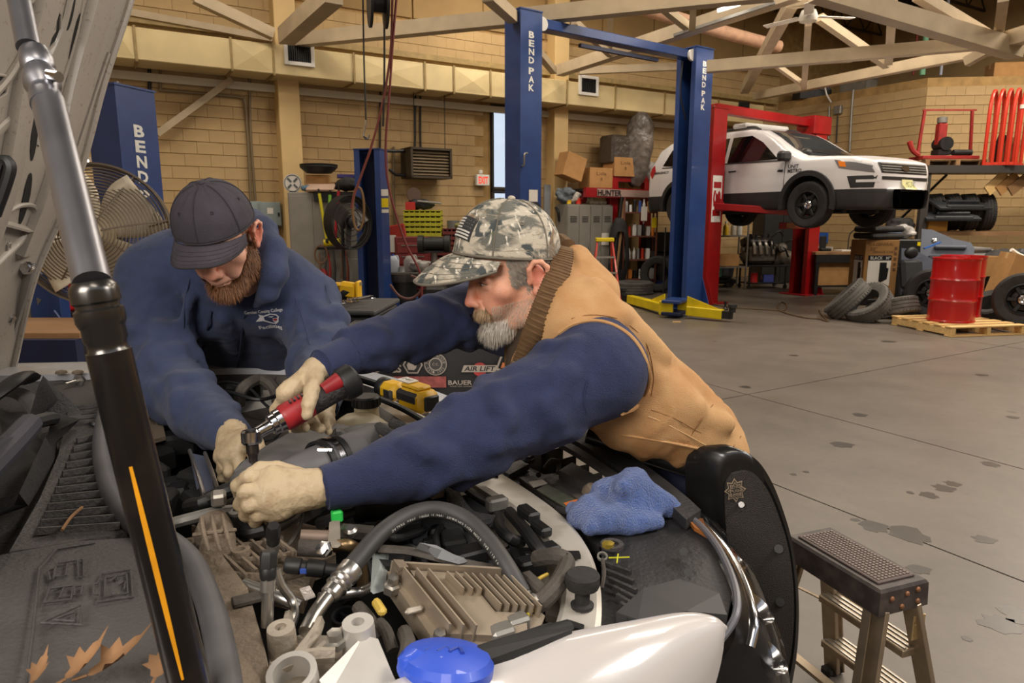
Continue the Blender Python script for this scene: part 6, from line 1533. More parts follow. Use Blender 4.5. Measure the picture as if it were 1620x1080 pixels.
# headlamp: housing, reflector, clear lens
Tq=gs([(1078,812,.0),(1105,830,0),(1136,868,0),(1160,920,-.005),(1166,965,-.012),(1150,1000,-.03),(1110,1045,-.05),(1060,1090,-.08)])
Oq=gs([(1094,806,-.01),(1132,824,-.02),(1178,872,-.04),(1212,930,-.06),(1238,1000,-.09),(1250,1060,-.13),(1254,1120,-.17),(1250,1190,-.22)])
Tp,Op=smooth_path(Tq,4),smooth_path(Oq,4);lens=[]
for a,b in zip(Tp,Op):lens.append([a,a.lerp(b,.35)+ZZ*.012,a.lerp(b,.7)+ZZ*.010,b+ZZ*-.012,b+ZZ*-.06,b+ZZ*-.14-(b-a)*.12])
M_lens=mat('headlamp_lens',C(28,31,36),.04,coat=1.0,alpha=.30)
hl=part('headlamp',MB().loft([[p-ZZ*.035-(q[2]-q[0])*.05*k for k,p in enumerate(q)] for q in lens],False,False),mat('lamp_inner',C(30,31,34),.3,.4,var=.4,vscale=9),smooth=180)
part('lens',MB().loft(lens,False,False),M_lens,hl,smooth=180)
for k,(u,w_) in enumerate(((.30,.022),(.48,.028),(.66,.03))):
    i=int(u*(len(lens)-1));q=lens[i];c=q[2]-ZZ*.03;part('reflector',MB().lathe([(.008,-.03),(w_*.8,-.02),(w_,.0),(w_*.92,-.002),(w_*.5,-.018),(.004,-.024)],c,Vector((.45,-.2,.7)),20),M_chrome,hl)
part('chrome_blade',MB().tube([q[1]-ZZ*.012 for q in lens[2:-8]],.007,6,1,flat=.4),M_chrome,hl)
part('inner_rim',MB().tube([q[0]+ZZ*.002 for q in lens],.006,8,1),mat('lamp_rim',C(96,96,102),.4),hl)
part('amber_marker',MB().loft([[p+ZZ*z for p in gs([(1085,818,.0),(1112,822,-.005),(1122,850,-.004),(1098,836,.002)])] for z in (-.004,.003)]),mat('marker_amber',C(150,92,44),.35),hl,smooth=0)
part('lamp_screw',MB().cyl(g(1082,872,.0),g(1082,872,.012),.007,6),M_black,hl);part('lamp_screw',MB().cyl(g(1089,905,.0),g(1089,905,.012),.007,6),M_black,hl)
# black lamp shroud and radiator cover
def plate(nm,pts,m,th=.012,dz=0.0,parent=None):
    q=[p+ZZ*dz for p in gs(pts)];return part(nm,MB().loft([[p+ZZ*z for p in q] for z in (-th,0)]),m,parent,smooth=0)
plate('lamp_shroud',[(952,858,-.02),(1000,822,-.02),(1078,815,-.008),(1128,868,-.008),(1158,935,-.015),(1150,975,-.02),(1060,968,-.015),(985,985,-.015),(950,1000,-.02)],M_cowldk)
plate('lamp_shroud',[(975,968,.0),(1018,930,.004),(1075,915,.006),(1138,938,.004),(1150,972,-.006),(1085,966,.008),(1010,980,.006)],mat('shroud_grey',C(56,55,56),.6,var=.12,vscale=9),.02)
plate('radiator_cover',[(730,724,-.03),(792,716,-.03),(900,770,-.03),(1000,818,-.03),(948,866,-.03),(905,826,-.03),(850,786,-.03)],M_cowldk,.02)
plate('radiator_cover',[(738,722,-.012),(786,712,-.012),(838,733,-.012),(806,750,-.012)],M_cowl,.014)
plate('radiator_cover',[(822,755,-.014),(880,748,-.014),(952,790,-.014),(920,808,-.014),(880,800,-.014)],M_cowl,.014)
plate('radiator_cover',[(905,782,-.005),(968,768,-.005),(1030,806,-.005),(960,820,-.005)],M_dustdk,.016)
plate('label_sheet',[(848,774,-.006),(866,766,-.006),(930,800,-.006),(905,808,-.006)],mat('label_dark',C(70,74,62),.6,var=.3,vscale=80),.002)
plate('label_sheet',[(836,762,-.005),(858,758,-.005),(866,764,-.005),(844,770,-.005)],M_paper,.002)
plate('warning_label',[(892,795,-.004),(913,789,-.004),(920,793,-.004),(898,800,-.004)],mat('label_orange',C(206,112,54),.6),.002)
part('grille_beam',MB().loft([[p,p+ZZ*.02,q+ZZ*.02,q] for p,q in zip(smooth_path(gs([(866,690,0),(915,712,0),(985,758,0),(1050,806,0),(1085,838,-.005)]),4),smooth_path(gs([(902,678,0),(955,704,0),(1020,748,0),(1080,796,0),(1108,822,-.005)]),4))]),M_cowldk,smooth=0)
part('grille_beam',MB().loft([[p,p+ZZ*.012,q+ZZ*.012,q] for p,q in zip(smooth_path(gs([(858,694,.01),(912,724,.01),(980,770,.01),(1030,808,.01)]),4),smooth_path(gs([(866,690,.01),(920,718,.01),(988,764,.01),(1038,800,.01)]),4))]),M_cowl,smooth=0)
for k in range(9):
    u=k/8;a=g(838+150*u,706+106*u,.0);b=g(868+165*u,696+108*u,.004)
    part('web',MB().loft([[a+ZZ*z,b+ZZ*z,b+ZZ*z+Vector((.004,.004,0)),a+ZZ*z+Vector((.004,.004,0))] for z in (-.10,.004)]),M_dustdk,smooth=0)
for dz in (-.05,-.095):part('web_rail',MB().tube(gs([(845,702,dz),(915,745,dz),(990,800,dz)]),.006,6,2),M_dustdk)
part('intake_scoop',MB().loft([[p+ZZ*z for p in gs([(884,748,.0),(905,735,.0),(950,760,.0),(944,776,.0)])] for z in (-.05,.006)]),M_cowl,smooth=0);part('scoop_end',MB().lathe([(.014,-.02),(.017,0),(.012,.012),(.001,.014)],g(934,776,.0),(.3,-.3,.9),14),M_dusty)
part('bonnet_latch',MB().tube(gs([(722,728,.02),(752,716,.03),(790,722,.02),(800,732,.0)]),.008,8),M_cowldk);part('latch_spring',MB().tube([g(836+9*math.cos(a),726+6*math.sin(a),.0)+ZZ*.0016*a for a in np.arange(0,14,.5)],.004,5,1),M_dark)
part('latch_loop',MB().tube(gs([(862,740,0),(872,728,.02),(884,732,.01),(882,748,0)]),.005,7),M_cowl)
slats=[(952+6*k,890+13*k) for k in range(8)]
for x,y in slats:part('cover_slat',MB().bar(g(x,y,-.004),g(x+46-(y-890)*.12,y-6+(y-890)*.14+22,-.004),.006,.008),M_cowldk,smooth=0)
part('cover_bolt',MB().lathe([(.010,0),(.011,.008),(.004,.01)],g(962,865,-.004),ZZ,6),mat('brass',C(196,170,70),.4,.7))
part('bolt_recess',MB().ring(g(968,864,-.008),ZZ,[(.012,0),(.020,0),(.020,.006),(.012,.006)],20),M_cowl)
part('chalk_mark',MB().bar(g(963,882,.002),g(996,881,.004),.002,.0015).bar(g(978,876,.003),g(976,890,.003),.002,.0015),mat('chalk',C(200,200,40),.8),smooth=0)
part('eyelet',MB().ring(g(953,880,.002),(0,-.5,1),[(.006,-.002),(.009,-.002),(.009,.002),(.006,.002)],16),M_grey);part('string',MB().tube(gs([(953,884,0),(956,905,.0),(952,930,-.01)]),.003,5),M_dustdk)
# radiator support rail, curved and pale
A=smooth_path(gs([(700,724,.0),(735,752,0),(790,788,0),(838,826,0),(872,868,0),(888,910,0),(886,955,0),(872,1000,-.01)]),5);B=smooth_path(gs([(742,712,.0),(778,736,0),(842,776,0),(896,818,0),(932,866,0),(948,914,0),(952,960,0),(948,1006,-.01)]),5)
part('radiator_support',MB().loft([[a-ZZ*.055+(a-b)*.05,a-ZZ*.006,a.lerp(b,.12),b.lerp(a,.12),b-ZZ*.005,b-ZZ*.05] for a,b in zip(A,B)],False,False),M_support,smooth=30)
part('support_lip',MB().loft([[a-ZZ*.052+(a-b)*.05,a-ZZ*.048+(a-b)*.42,a-ZZ*.060+(a-b)*.42,a-ZZ*.066+(a-b)*.05] for a,b in zip(A,B)][:-8],True),M_support,smooth=30)
for x,y in ((868,748),(800,752)):part('rail_hole',MB().cyl(g(x-16,y+3,.0),g(x-16,y+3,.0012),.006,14),M_bay)
part('rail_slot',MB().loft([[g(908,988,.0)+Vector((x,y,z)) for x,y in ((-.014,-.004),(.010,-.012),(.014,-.002),(-.006,.010))] for z in (-.004,.0016)]),M_bay,smooth=0)
part('cable_clip',MB().loft([[p+ZZ*z for p in gs([(893,876,.004),(916,876,.004),(919,884,.004),(896,886,.004)])] for z in (0,.006)]),M_black,smooth=0)
bs=g(921,960,.0);part('bump_stop',MB().lathe([(.001,.0),(.016,.0),(.017,.005),(.011,.007),(.011,.028),(.023,.030),(.025,.035),(.025,.048),(.022,.052),(.001,.053)],bs,(0,.06,1),24),M_rubber)
# control unit with fins
e0,e1,e2=g(612,905,.03),g(803,916,.03),g(690,1018,.0);ex=e1-e0;ey=e2-e0;nrm=ex.cross(ey).normalized();nrm=nrm if nrm.z >0 else-nrm
def E(u,v,h=0):return e0+ex*u+ey*v+nrm*h
def slab(nm,uv,h0,h1,m,parent=None):return part(nm,MB().loft([[E(u,v,h) for u,v in uv] for h in (h0,h1)]),m,parent,smooth=0)
ecu=slab('control_unit',[(0,-.02),(1,-.02),(1.05,.55),(.72,1.0),(0.0,1.0)],-.03,0,M_ecu)
slab('gasket',[(-.02,-.14),(.98,-.10),(1.02,-.0),(0,-.03)],-.02,.008,M_black,ecu)
slab('raised_field',[(.16,.05),(.60,.05),(.60,.95),(.10,.95)],0,.012,M_ecu,ecu)
slab('raised_field',[(.60,.60),(.86,.60),(.70,.95),(.60,.95)],0,.010,M_ecu,ecu)
for k in range(6):slab('fin',[(.62+.065*k,.12),(.632+.065*k,.12),(.66+.065*k,.58),(.648+.065*k,.58)],0,.022,M_ecu,ecu)
for k in range(3):slab('fin',[(.40+.07*k,.15),(.414+.07*k,.15),(.44+.07*k,.40),(.426+.07*k,.40)],.012,.026,M_ecu,ecu)
for u in (.05,.15,.245):slab('fin',[(u,.16),(u+.014,.16),(u+.05,.96),(u+.036,.96)],0,.03,M_ecu,ecu)
slab('rim',[(.02,.0),(.98,.0),(.98,.03),(.02,.03)],0,.022,M_ecu,ecu)
slab('corner_post',[(.02,.03),(.10,.03),(.10,.14),(.02,.16)],0,.028,M_dusty,ecu)
for u,v in ((-.04,.22),(.02,.98),(1.0,.42)):part('bolt',MB().lathe([(.012,-.012),(.012,0),(.008,.002),(.008,.014),(.001,.015)],E(u,v,.004),nrm,6),M_alu,ecu)
part('unit_bracket',MB().loft([[g(x,y,z)+d for x,y,z in ((590,868,.05),(612,866,.05),(604,930,.02),(586,935,.02))] for d in (Vector(),Vector((.004,.0,-.004)))]),mat('bracket_grey',C(128,134,132),.5,.3),ecu,smooth=0)
part('back_shelf',MB().tube(gs([(600,868,.05),(650,872,.055),(700,884,.05),(795,902,.04)]),.010,6,4,flat=.5),M_dustdk,ecu)
part('cable_cover',MB().loft([[g(x,y,z) for x,y,z in ((656+70*u,868+18*u+(2 if u <.5 else 6),.055),(664+70*u,858+24*u,.075-.02*u),(690+50*u,862+26*u,.07-.02*u),(680+55*u,876+14*u,.055))] for u in (0,.25,.5,.75,1)]),mat('cover_grey',C(116,118,120),.5),ecu)
# big radiator hose with ferrule, lettering
hp=[(536,922,.03),(566,884,.05),(604,842,.07),(648,814,.085),(692,806,.09),(735,820,.085),(772,854,.07),(802,896,.05),(826,938,.02)]
hpp=gs(hp);part('big_hose',MB().tube(hpp,.0132,18,8),M_hose);bh=bpy.data.objects['big_hose']
S=smooth_path(hpp,24);s_='GALAXY 4890 19mm (3/4") TRANSMISSION HOSE SAE J1019';mb=MB();seg=np.cumsum([0]+[(S[i+1]-S[i]).length for i in range(len(S)-1)])
for k,ch in enumerate(s_):
    if ch == ' ':continue
    L_=seg[-1]*(.28+.60*k/len(s_));i=int(np.searchsorted(seg,L_));i=min(max(i,1),len(S)-2);tn=(S[i+1]-S[i-1]).normalized();vw=(CAM-S[i]).normalized();sd=tn.cross(vw).normalized();n2=sd.cross(tn).normalized();n2=n2 if n2.dot(vw) >0 else-n2
    dn=sd if sd.z <0 else-sd;d=(n2*.80+dn*.6).normalized()
    ey_=(tn.cross(d)).normalized();text(mb,ch,S[i]+d*.0136,-tn,(d.cross(-tn)),h=.0040)
part('lettering',mb,M_letter,bh,smooth=0)
fa_,fb_=g(527,934,.025),g(553,903,.04);fd=(fb_-fa_)
part('ferrule',MB().lathe([(.0105,-.010),(.0135,-.007),(.0135,.004),(.0165,.007),(.0145,.012),(.0170,.016),(.0145,.022),(.0170,.027),(.0165,.036),(.017,.041),(.013,.042)],fa_,fd,22),M_pipe)
part('pipe',MB().tube(gs([(484,1000,0),(502,966,.01),(528,932,.026)]),.0098,14,4),M_pipe)
part('ferrule',MB().lathe([(.0135,0),(.0165,.004),(.015,.010),(.017,.015),(.015,.021),(.016,.027),(.012,.029)],g(818,930,.022),g(836,962,0)-g(818,930,.022),18),M_pipe)
part('pipe',MB().tube(gs([(386,924,.0),(420,936,.0),(452,948,.0),(474,958,-.005)]),.0090,12),M_pipe)
part('pipe',MB().tube(gs([(505,946,.0),(540,940,.0),(570,936,.0),(590,928,.01)]),.0078,12),M_pipe)
part('thin_pipe',MB().tube(gs([(436,900,.05),(445,925,.03),(462,950,.01),(466,975,0),(450,1010,0)]),.0058,10),M_pipe)
def port(px,py,y1,r=.012):
    a=g(px,py,.06);b=g(px-1,y1,.0);d=(a-b).normalized()
    o=part('service_port',MB().tube([b,a],[r*.95,r*.85],14,1),M_pipe);part('collar',MB().ring(b.lerp(a,.72),d,[(r*.8,0),(r*1.15,0),(r*1.15,.014),(r*.8,.014)],18),M_alu,o)
    part('port_cap',MB().lathe([(r*1.15,-.002),(r*1.25,.002),(r*1.25,.010),(r*1.1,.012)],a,d,18).lathe([(r*1.32,.012),(r*1.32,.028),(r*1.1,.032),(.001,.032)],a,d,6),M_black,o,kind='stuff')
port(432,856,905,.0074);port(424,912,990,.0080)
part('foil_tag',MB().loft([[p+ZZ*z for p in gs([(474,933,.03),(490,928,.03),(499,944,.03),(483,950,.03)])] for z in (0,.002)]),mat('foil',C(196,188,184),.35,.5,bump=.8,bscale=60),smooth=0)
c1_,c2_=g(450,893,.02),g(530,902,.02);cn=part('connector',MB().lathe([(.009,0),(.0115,.004),(.0115,.022),(.009,.024),(.009,.030),(.0125,.032),(.012,.055),(.009,.057),(.009,.078),(.001,.08)],c1_,c2_-c1_,16),M_black)
part('blue_tab',MB().box(c1_.lerp(c2_,.42)+Vector((0,-.0105,.0)),(.009,.005,.006)),pmat((60,90,180)),cn)
s1_,s2_=g(470,866,.03),g(520,868,.03);part('solenoid',MB().lathe([(.001,0),(.012,.001),(.0125,.042),(.011,.044),(.008,.05),(.001,.05)],s1_,s2_-s1_,18),M_dustdk)
part('solenoid',MB().lathe([(.001,0),(.010,.001),(.0105,.042),(.001,.044)],g(474,848,.04),s2_-s1_,16),mat('sensor_tan',C(138,120,108),.5,.4))
pb_=part('pipe_bracket',MB().loft([[g(x,y,.05)+d for x,y in ((521,826),(533,826),(534,866),(518,866))] for d in (Vector(),Vector((.003,.006,0)))]),M_alud,smooth=0);part('bolt',MB().lathe([(.012,-.004),(.012,0),(.009,.002),(.009,.008),(.001,.009)],g(512,868,.05),(-.2,-.8,.5),6),M_chrome,pb_)
part('pipe',MB().tube(gs([(528,864,.04),(550,862,.045),(566,872,.03),(572,900,.0),(574,930,-.03)]),.009,12),mat('pipe_bronze',C(150,126,92),.35,.8))
part('link_arm',MB().bar(g(535,838,.02),g(590,843,.02),.028,.012),M_dustdk);part('link_arm',MB().bar(g(540,838,.03),g(562,841,.03),.022,.012),M_alu);part('bolt',MB().lathe([(.011,0),(.011,.006),(.007,.01),(.001,.01)],g(555,842,.034),(0,-.3,1),14),M_alu)
part('green_clip',MB().box(g(533,816,.045),(.018,.014,.020),.4,.003),pmat((50,200,84),.4));part('sensor',MB().tube(gs([(505,828,.01),(533,818,.03),(556,808,.035)]),.010,10,2),M_black)
# engine mount casting
def boss(px,py,z,r,h,m=M_alud,hole=True):
    c=g(px,py,z);o=part('boss',MB().lathe([(r*1.12,-h),(r,-.006),(r*.96,0),(r*.4,.001),(r*.36,-.01),(.001,-.011)] if hole else [(r*1.1,-h),(r,0),(.001,.001)],c,(0,-.1,1),22),m,mount);return o
mount=part('engine_mount',MB().loft([[p+ZZ*z for p in gs([(425,1100,0),(424,1000,0),(475,980,0),(560,985,.01),(600,1010,.01),(650,1090,0)])] for z in (-.07,-.02)]),M_alud,smooth=0)
boss(444,992,.02,.0165,.06);boss(566,984,.04,.0195,.08,mat('white_alu',C(200,196,190),.45,.4,var=.1,vscale=14));part('mount_eye',MB().ring(g(462,1066,.01),(0,-.3,1),[(.020,-.03),(.027,-.03),(.027,.004),(.020,.004)],28),_M['white_alu'],mount)
part('bolt',MB().lathe([(.013,-.008),(.013,0),(.009,.002),(.009,.011),(.001,.012)],g(530,1012,.02),(0,-.1,1),6),M_alu,mount)
part('mount_plate',MB().loft([[p+ZZ*z for p in gs([(505,1075,.01),(575,1005,.03),(598,1010,.03),(625,1075,.01),(600,1100,0),(520,1100,0)])] for z in (-.03,0)]),_M['white_alu'],mount,smooth=0)
for q in ([(470,1040,0),(500,1000,.015),(506,985,.01)],[(440,1020,.0),(452,1000,.01),(458,975,0)],[(490,1046,.0),(545,1000,.02),(560,990,.02)],[(430,1060,.0),(480,1040,.01),(530,1035,.015)]):part('rib',MB().tube(gs(q),.006,6,4,flat=1.6),M_alud,mount)
for k,(x,y) in enumerate(((545,905),(556,950),(545,962))):part('bore',MB().ring(g(x,y+10,-.02),(0,-.2,1),[(.014,-.03),(.018,-.03),(.018,0),(.014,0)],20),M_dark)
# ribbed dusty cover
rb0,rb1,rb2=g(300,838,.0),g(468,860,.0),g(372,925,.0);ux=rb1-rb0;uy=rb2-rb0
tc_=part('ribbed_cover',MB().loft([[rb0+ux*u+uy*v+ZZ*z for u,v in ((0,0),(.3,-.3),(1,-.25),(1.02,.3),(.55,1.0),(.1,.85))] for z in (-.03,-.012)]),M_dusty,smooth=0)
for k in range(6):part('rib',MB().bar(rb0+ux*(.05+.15*k)+uy*(-.05-.03*k)-ZZ*.004,rb0+ux*(.16+.14*k)+uy*(.85-.12*k)-ZZ*.004,.004,.02),M_dusty,tc_,smooth=0)
for r_ in (.25,.52,.8):part('rib',MB().tube([rb0+ux*(.02+u)+uy*(r_-.45*u*u)-ZZ*.004 for u in (0,.25,.5,.75,.95-r_*.2)],.004,6,3,flat=2),M_dusty,tc_)
bx=smooth_path(gs([(306,846,.02),(318,822,.03),(350,812,.03),(366,824,.03),(372,856,.02),(346,868,.015),(314,872,.015)]),3)
part('cover_dome',MB().loft([[p-ZZ*.06 for p in bx],[p for p in bx],[p.lerp(g(340,842,.03),.2)+ZZ*.012 for p in bx],[p.lerp(g(340,842,.03),.6)+ZZ*.016 for p in bx]]),M_dusty,tc_)
for k in range(3):part('rib',MB().tube(gs([(318+17*k,818-2*k,.045),(322+18*k,842,.05),(330+18*k,870,.03)]),.003,6,4),M_dusty,tc_)
part('rib',MB().tube(gs([(306,846,.04),(340,842,.05),(372,838,.04)]),.003,6,4),M_dusty,tc_)
for x,y in ((297,856),(381,868)):part('lug',MB().ring(g(x,y,.012),ZZ,[(.006,-.01),(.013,-.01),(.013,0),(.006,0)],18),M_dusty,tc_)
part('cover_edge',MB().tube(gs([(270,828,.02),(300,820,.03),(340,810,.035),(375,806,.03)]),.009,8),M_grey);part('edge_tab',MB().ring(g(374,808,.035),(0,-.3,1),[(.005,-.003),(.012,-.003),(.012,.003),(.005,.003)],16),M_grey)
plate('cover_plate',[(400,838,.0),(470,800,.0),(520,812,.0),(530,850,.0),(450,880,-.01)],M_dusty,.03,-.03)
part('strap',MB().tube(gs([(428,838,.01),(462,824,.02),(478,810,.02),(472,840,0),(448,872,0)]),.003,6),M_dustdk)
# dusty side panel and cowl
plate('cowl_side_panel',[(305,884,.0),(352,878,.01),(392,930,.01),(420,1030,.0),(438,1110,0),(345,1110,0),(330,960,0)],M_dusty,.05);part('panel_clip',MB().box(g(390,948,.012),(.035,.02,.008),.5,.002),M_dustdk)
part('cowl_seal',MB().tube(gs([(168,640,.02),(160,700,.02),(172,770,.02),(205,822,.02),(258,850,.025),(300,886,.03),(330,950,.03),(350,1030,.03),(362,1120,.03)]),.0155,12,8),mat('seal_grey',C(78,77,79),.5,var=.2,vscale=14))
plate('cowl_cover',[(-120,900,.01),(20,874,.01),(120,856,.012),(210,850,.012),(262,880,.012),(300,960,.012),(330,1110,.01),(-120,1130,.01)],M_cowl,.03)
mb=MB()
def em(pts,cl=True,r=.0013):
    q=gs([(x,y,.0135) for x,y in pts]);q=q+[q[0]] if cl else q
    part('embossed_mark',MB().tube(q,r,6,1),M_cowl)
em([(64,985),(128,957),(127,988)]);em([(84,980),(118,968),(117,982)]);em([(78,931),(70,953),(112,948),(116,926)]);em([(84,935),(100,930),(94,946),(110,942)],False);em([(118,928),(130,926),(128,940),(117,942)]);em([(92,890),(122,886),(124,912),(132,912),(132,886),(128,884)],False);em([(76,903),(86,900),(84,916),(80,918)]);em([(88,896),(106,892),(104,910),(86,914)])
em([(154,922),(160,908),(206,901),(210,944),(154,952),(158,940),(148,940),(148,924)]);em([(166,914),(200,908),(202,938),(166,944)]);em([(172,920),(184,912),(186,918)],False);em([(188,926),(198,920),(196,932)],False);em([(176,940),(184,938)],False)
em([(-60,1100),(40,1090),(52,1000),(62,900),(90,868),(150,858)],False,.0016)
plate('cowl_grille_frame',[(108,652,.01),(182,628,.01),(178,660,.01),(160,700,.01),(170,760,.01),(198,820,.01),(200,842,.01),(60,866,.01),(15,872,.01),(62,790,.01),(92,720,.01)],M_cowl,.03)
plate('cowl_mesh',[(118,700,.012),(158,682,.012),(156,730,.012),(164,780,.012),(186,826,.012),(52,848,.012),(80,790,.012)],mat('cowl_mesh',C(30,29,29),.8,bump=.6,bscale=400),.004)
for k in range(12):
    y=692+13*k;xl=118-(y-700)*.44;xr=158+max(0,(y-740))*.33
    part('grille_slat',MB().bar(g(xl,y+5,.018),g(xr,y-4+.0*k,.018),.004,.010),M_cowl,smooth=0)
plate('cowl_panel',[(84,612,.0),(182,596,.0),(190,628,.0),(108,648,.0)],M_cowl,.02)
for k in range(4):part('grille_slat',MB().bar(g(106,646+8*k,.016),g(166,640+8*k,.016),.004,.008),M_cowl,smooth=0)
part('scrivet',MB().lathe([(.014,0),(.012,.006),(.001,.008)],g(152,670,.016),ZZ,14),M_black)
plate('cowl_base',[(-200,596,-.02),(100,600,-.02),(120,700,-.02),(20,890,-.02),(-200,930,-.02)],M_cowldk,.03)
# wiper ends and windscreen corner
part('wiper_arm',MB().loft([[g(x,y,z) for x,y,z in r] for r in ([(-60,840,.02),(-50,800,.06),(-40,830,.0)],[(22,800,.02),(30,780,.06),(45,800,.0)],[(66,720,.03),(72,690,.06),(88,730,.0)],[(84,655,.03),(128,662,.03),(90,700,.0)])]),M_cowldk,smooth=60)
part('wiper_arm',MB().tube(gs([(-40,760,.06),(20,700,.06),(46,672,.055)]),.022,10),mat('wiper_sleeve',C(58,58,66),.55));part('wiper_link',MB().tube(gs([(40,672,.055),(70,664,.05),(84,662,.045)]),.014,8),M_black)
part('wiper_cover',MB().loft([[g(x,y,z) for x,y,z in r] for r in ([(44,668,.03),(60,612,.10),(78,640,.04)],[(74,650,.02),(68,594,.10),(104,640,.02)],[(132,668,.0),(126,648,.02),(134,664,0)])]),M_cowldk,smooth=50)
part('screen_trim',MB().tube(gs([(-30,640,.02),(10,612,.05),(32,596,.06),(44,600,.04)]),.030,10,5,flat=.4),M_black);part('screen_glass',MB().loft([[g(x,y,z) for x,y,z in r] for r in ([(-160,700,.3),(-160,900,.02)],[(-30,640,.04),(40,690,.0)])],False,False),mat('car_glass',C(14,15,17),.08,coat=.5),smooth=0)
part('drain_hose',MB().tube(gs([(-20,620,.0),(30,622,.02),(62,652,.01),(80,690,0)]),.020,8,5,flat=.6),M_cowl)
part('loose_wire',MB().tube(gs([(84,610,.02),(92,628,.02),(100,636,.015)]),.002,5),pmat((120,40,40)))
# far wing rail
fr0=smooth_path(gs([(-80,596,.0),(140,590,.0),(300,584,.0),(460,584,0),(560,604,-.005),(640,634,-.01),(700,664,-.02)]),4);fr1=smooth_path(gs([(-80,576,.0),(140,572,.0),(300,567,.0),(470,568,0),(570,584,-.005),(660,608,-.01),(760,646,-.02)]),4)
part('fender',MB().loft([[a-ZZ*.05,a,a.lerp(b,.4)+ZZ*.006,b,b+Vector((0,.06,-.06)),b+Vector((0,.08,-.35))] for a,b in zip(fr0,fr1)],False,False),mat('far_wing',C(196,198,204),.25,.1,coat=.5),smooth=40)
part('wing_ledge',MB().loft([[a-ZZ*.03,a-ZZ*.02,a-ZZ*.035+Vector((0,-.06,0)),a-ZZ*.06+Vector((0,-.06,0))] for a in fr0[:14]]),M_dustdk,smooth=0)
for x in (97,123):part('ledge_bolt',MB().lathe([(.016,0),(.014,.006),(.001,.01)],g(x,590,.004),ZZ,14),M_dusty)
part('wing_seal',MB().tube(gs([(560,596,.015),(640,622,.012),(700,646,.01),(756,664,.0)]),.012,8,4),M_black)
part('strut_tower',MB().lathe([(.09,-.06),(.085,-.01),(.06,.0),(.025,.012),(.001,.012)],g(408,636,-.03),(0,-.3,1),24),mat('tower_white',C(176,172,166),.5,var=.12))
part('tower_arch',MB().tube(gs([(378,640,-.02),(384,614,.03),(410,600,.045),(432,612,.03),(440,640,-.02)]),.016,8,5),M_dustdk)
for pts,r,m in (([(330,610,.0),(360,604,.03),(392,612,.03),(420,640,.02),(444,660,.01),(438,690,.0),(400,700,-.02)],.004,M_wire),([(330,616,.02),(370,622,.03),(410,632,.03),(450,622,.02)],.005,M_wire),([(446,620,.02),(455,604,.04),(470,612,.03),(468,630,.01)],.009,M_dustdk)):part('wire',MB().tube(gs(pts),r,6,5),m)
part('fuse_box',MB().box(g(385,618,.0),(.1,.06,.05),.2,.01),M_black);plate('inner_panel',[(350,660,-.03),(440,640,-.03),(470,680,-.04),(420,712,-.05),(360,706,-.05)],M_dustdk,.02);plate('inner_panel',[(440,590,-.02),(520,596,-.02),(512,628,-.03),(430,622,-.03)],M_dustdk,.03)
plate('inner_wall',[(200,640,-.06),(250,636,-.06),(262,690,-.06),(222,700,-.06)],M_dusty,.01);part('wall_bolt',MB().lathe([(.01,0),(.01,.006),(.001,.007)],g(240,662,-.05),ZZ,6),M_dark)
part('brake_pipe',MB().tube(gs([(300,712,-.02),(316,760,-.03),(330,812,-.04)]),.004,6),M_pipe);part('brake_pipe',MB().tube(gs([(324,716,-.02),(340,760,-.03),(350,800,-.04)]),.004,6),M_pipe)
part('blue_duct',MB().loft([[p+ZZ*z for p in gs([(300,716,-.05),(328,722,-.05),(346,806,-.07),(320,816,-.07)])] for z in (-.01,0)]),mat('duct_blue',C(104,112,134),.4,.3),smooth=0)
# air box, intake elbow, clamp
ab=[(366,752,.05),(376,732,.06),(452,686,.06),(505,668,.06),(560,672,.055),(555,704,.045),(500,742,.05),(430,772,.05),(384,784,.04)]
q=smooth_path(gs(ab+ab[:1]),2)[:-1];cq=sum((p for p in q),Vector())/len(q)
part('air_box',MB().loft([[p-ZZ*.09 for p in q],[p-ZZ*.01 for p in q],[p.lerp(cq,.05) for p in q],[p.lerp(cq,.12)+ZZ*.004 for p in q],[p.lerp(cq,.8)+ZZ*.006 for p in q]]),mat('airbox',C(92,90,90),.55,var=.14,vscale=14),smooth=40)
part('air_box_lip',MB().tube([p-ZZ*.035+(p-cq)*.04 for p in q+q[:1]],.008,6,1),M_dustdk);part('air_box_clip',MB().box(g(536,690,.06),(.03,.05,.03),.3,.01),_M['airbox'])
part('intake_elbow',MB().tube(gs([(436,762,.03),(470,750,.05),(505,736,.06),(530,727,.065),(560,716,.065)]),[.030,.036,.040,.040],20,5),mat('elbow_grey',C(100,98,100),.5,var=.1,vscale=10))
cl=g(508,735,.06);cd_=g(545,722,.065)-g(495,739,.058)
for o_,m,r in ((0,M_black,.046),(.018,M_chrome,.0475),(.034,M_black,.046)):part('hose_clamp',MB().ring(cl+cd_.normalized()*o_,cd_,[(r-.006,-.006),(r,-.006),(r,.006),(r-.006,.006)],28),m)
part('clamp_screw',MB().cyl(cl+cd_.normalized()*.018+Vector((-.01,-.03,.034)),cl+cd_.normalized()*.018+Vector((.016,-.03,.034)),.006,8),M_chrome)
part('resonator',MB().ell(g(585,706,.03),(.105,.06,.05),Matrix.Rotation(.35,3,'Z'),24,14),_M['airbox']);part('resonator_neck',MB().tube(gs([(545,720,.05),(570,712,.045),(590,708,.04)]),[.04,.05],18,2),_M['airbox'])
part('small_hump',MB().ell(g(398,758,.06),(.035,.03,.02)),_M['airbox'])
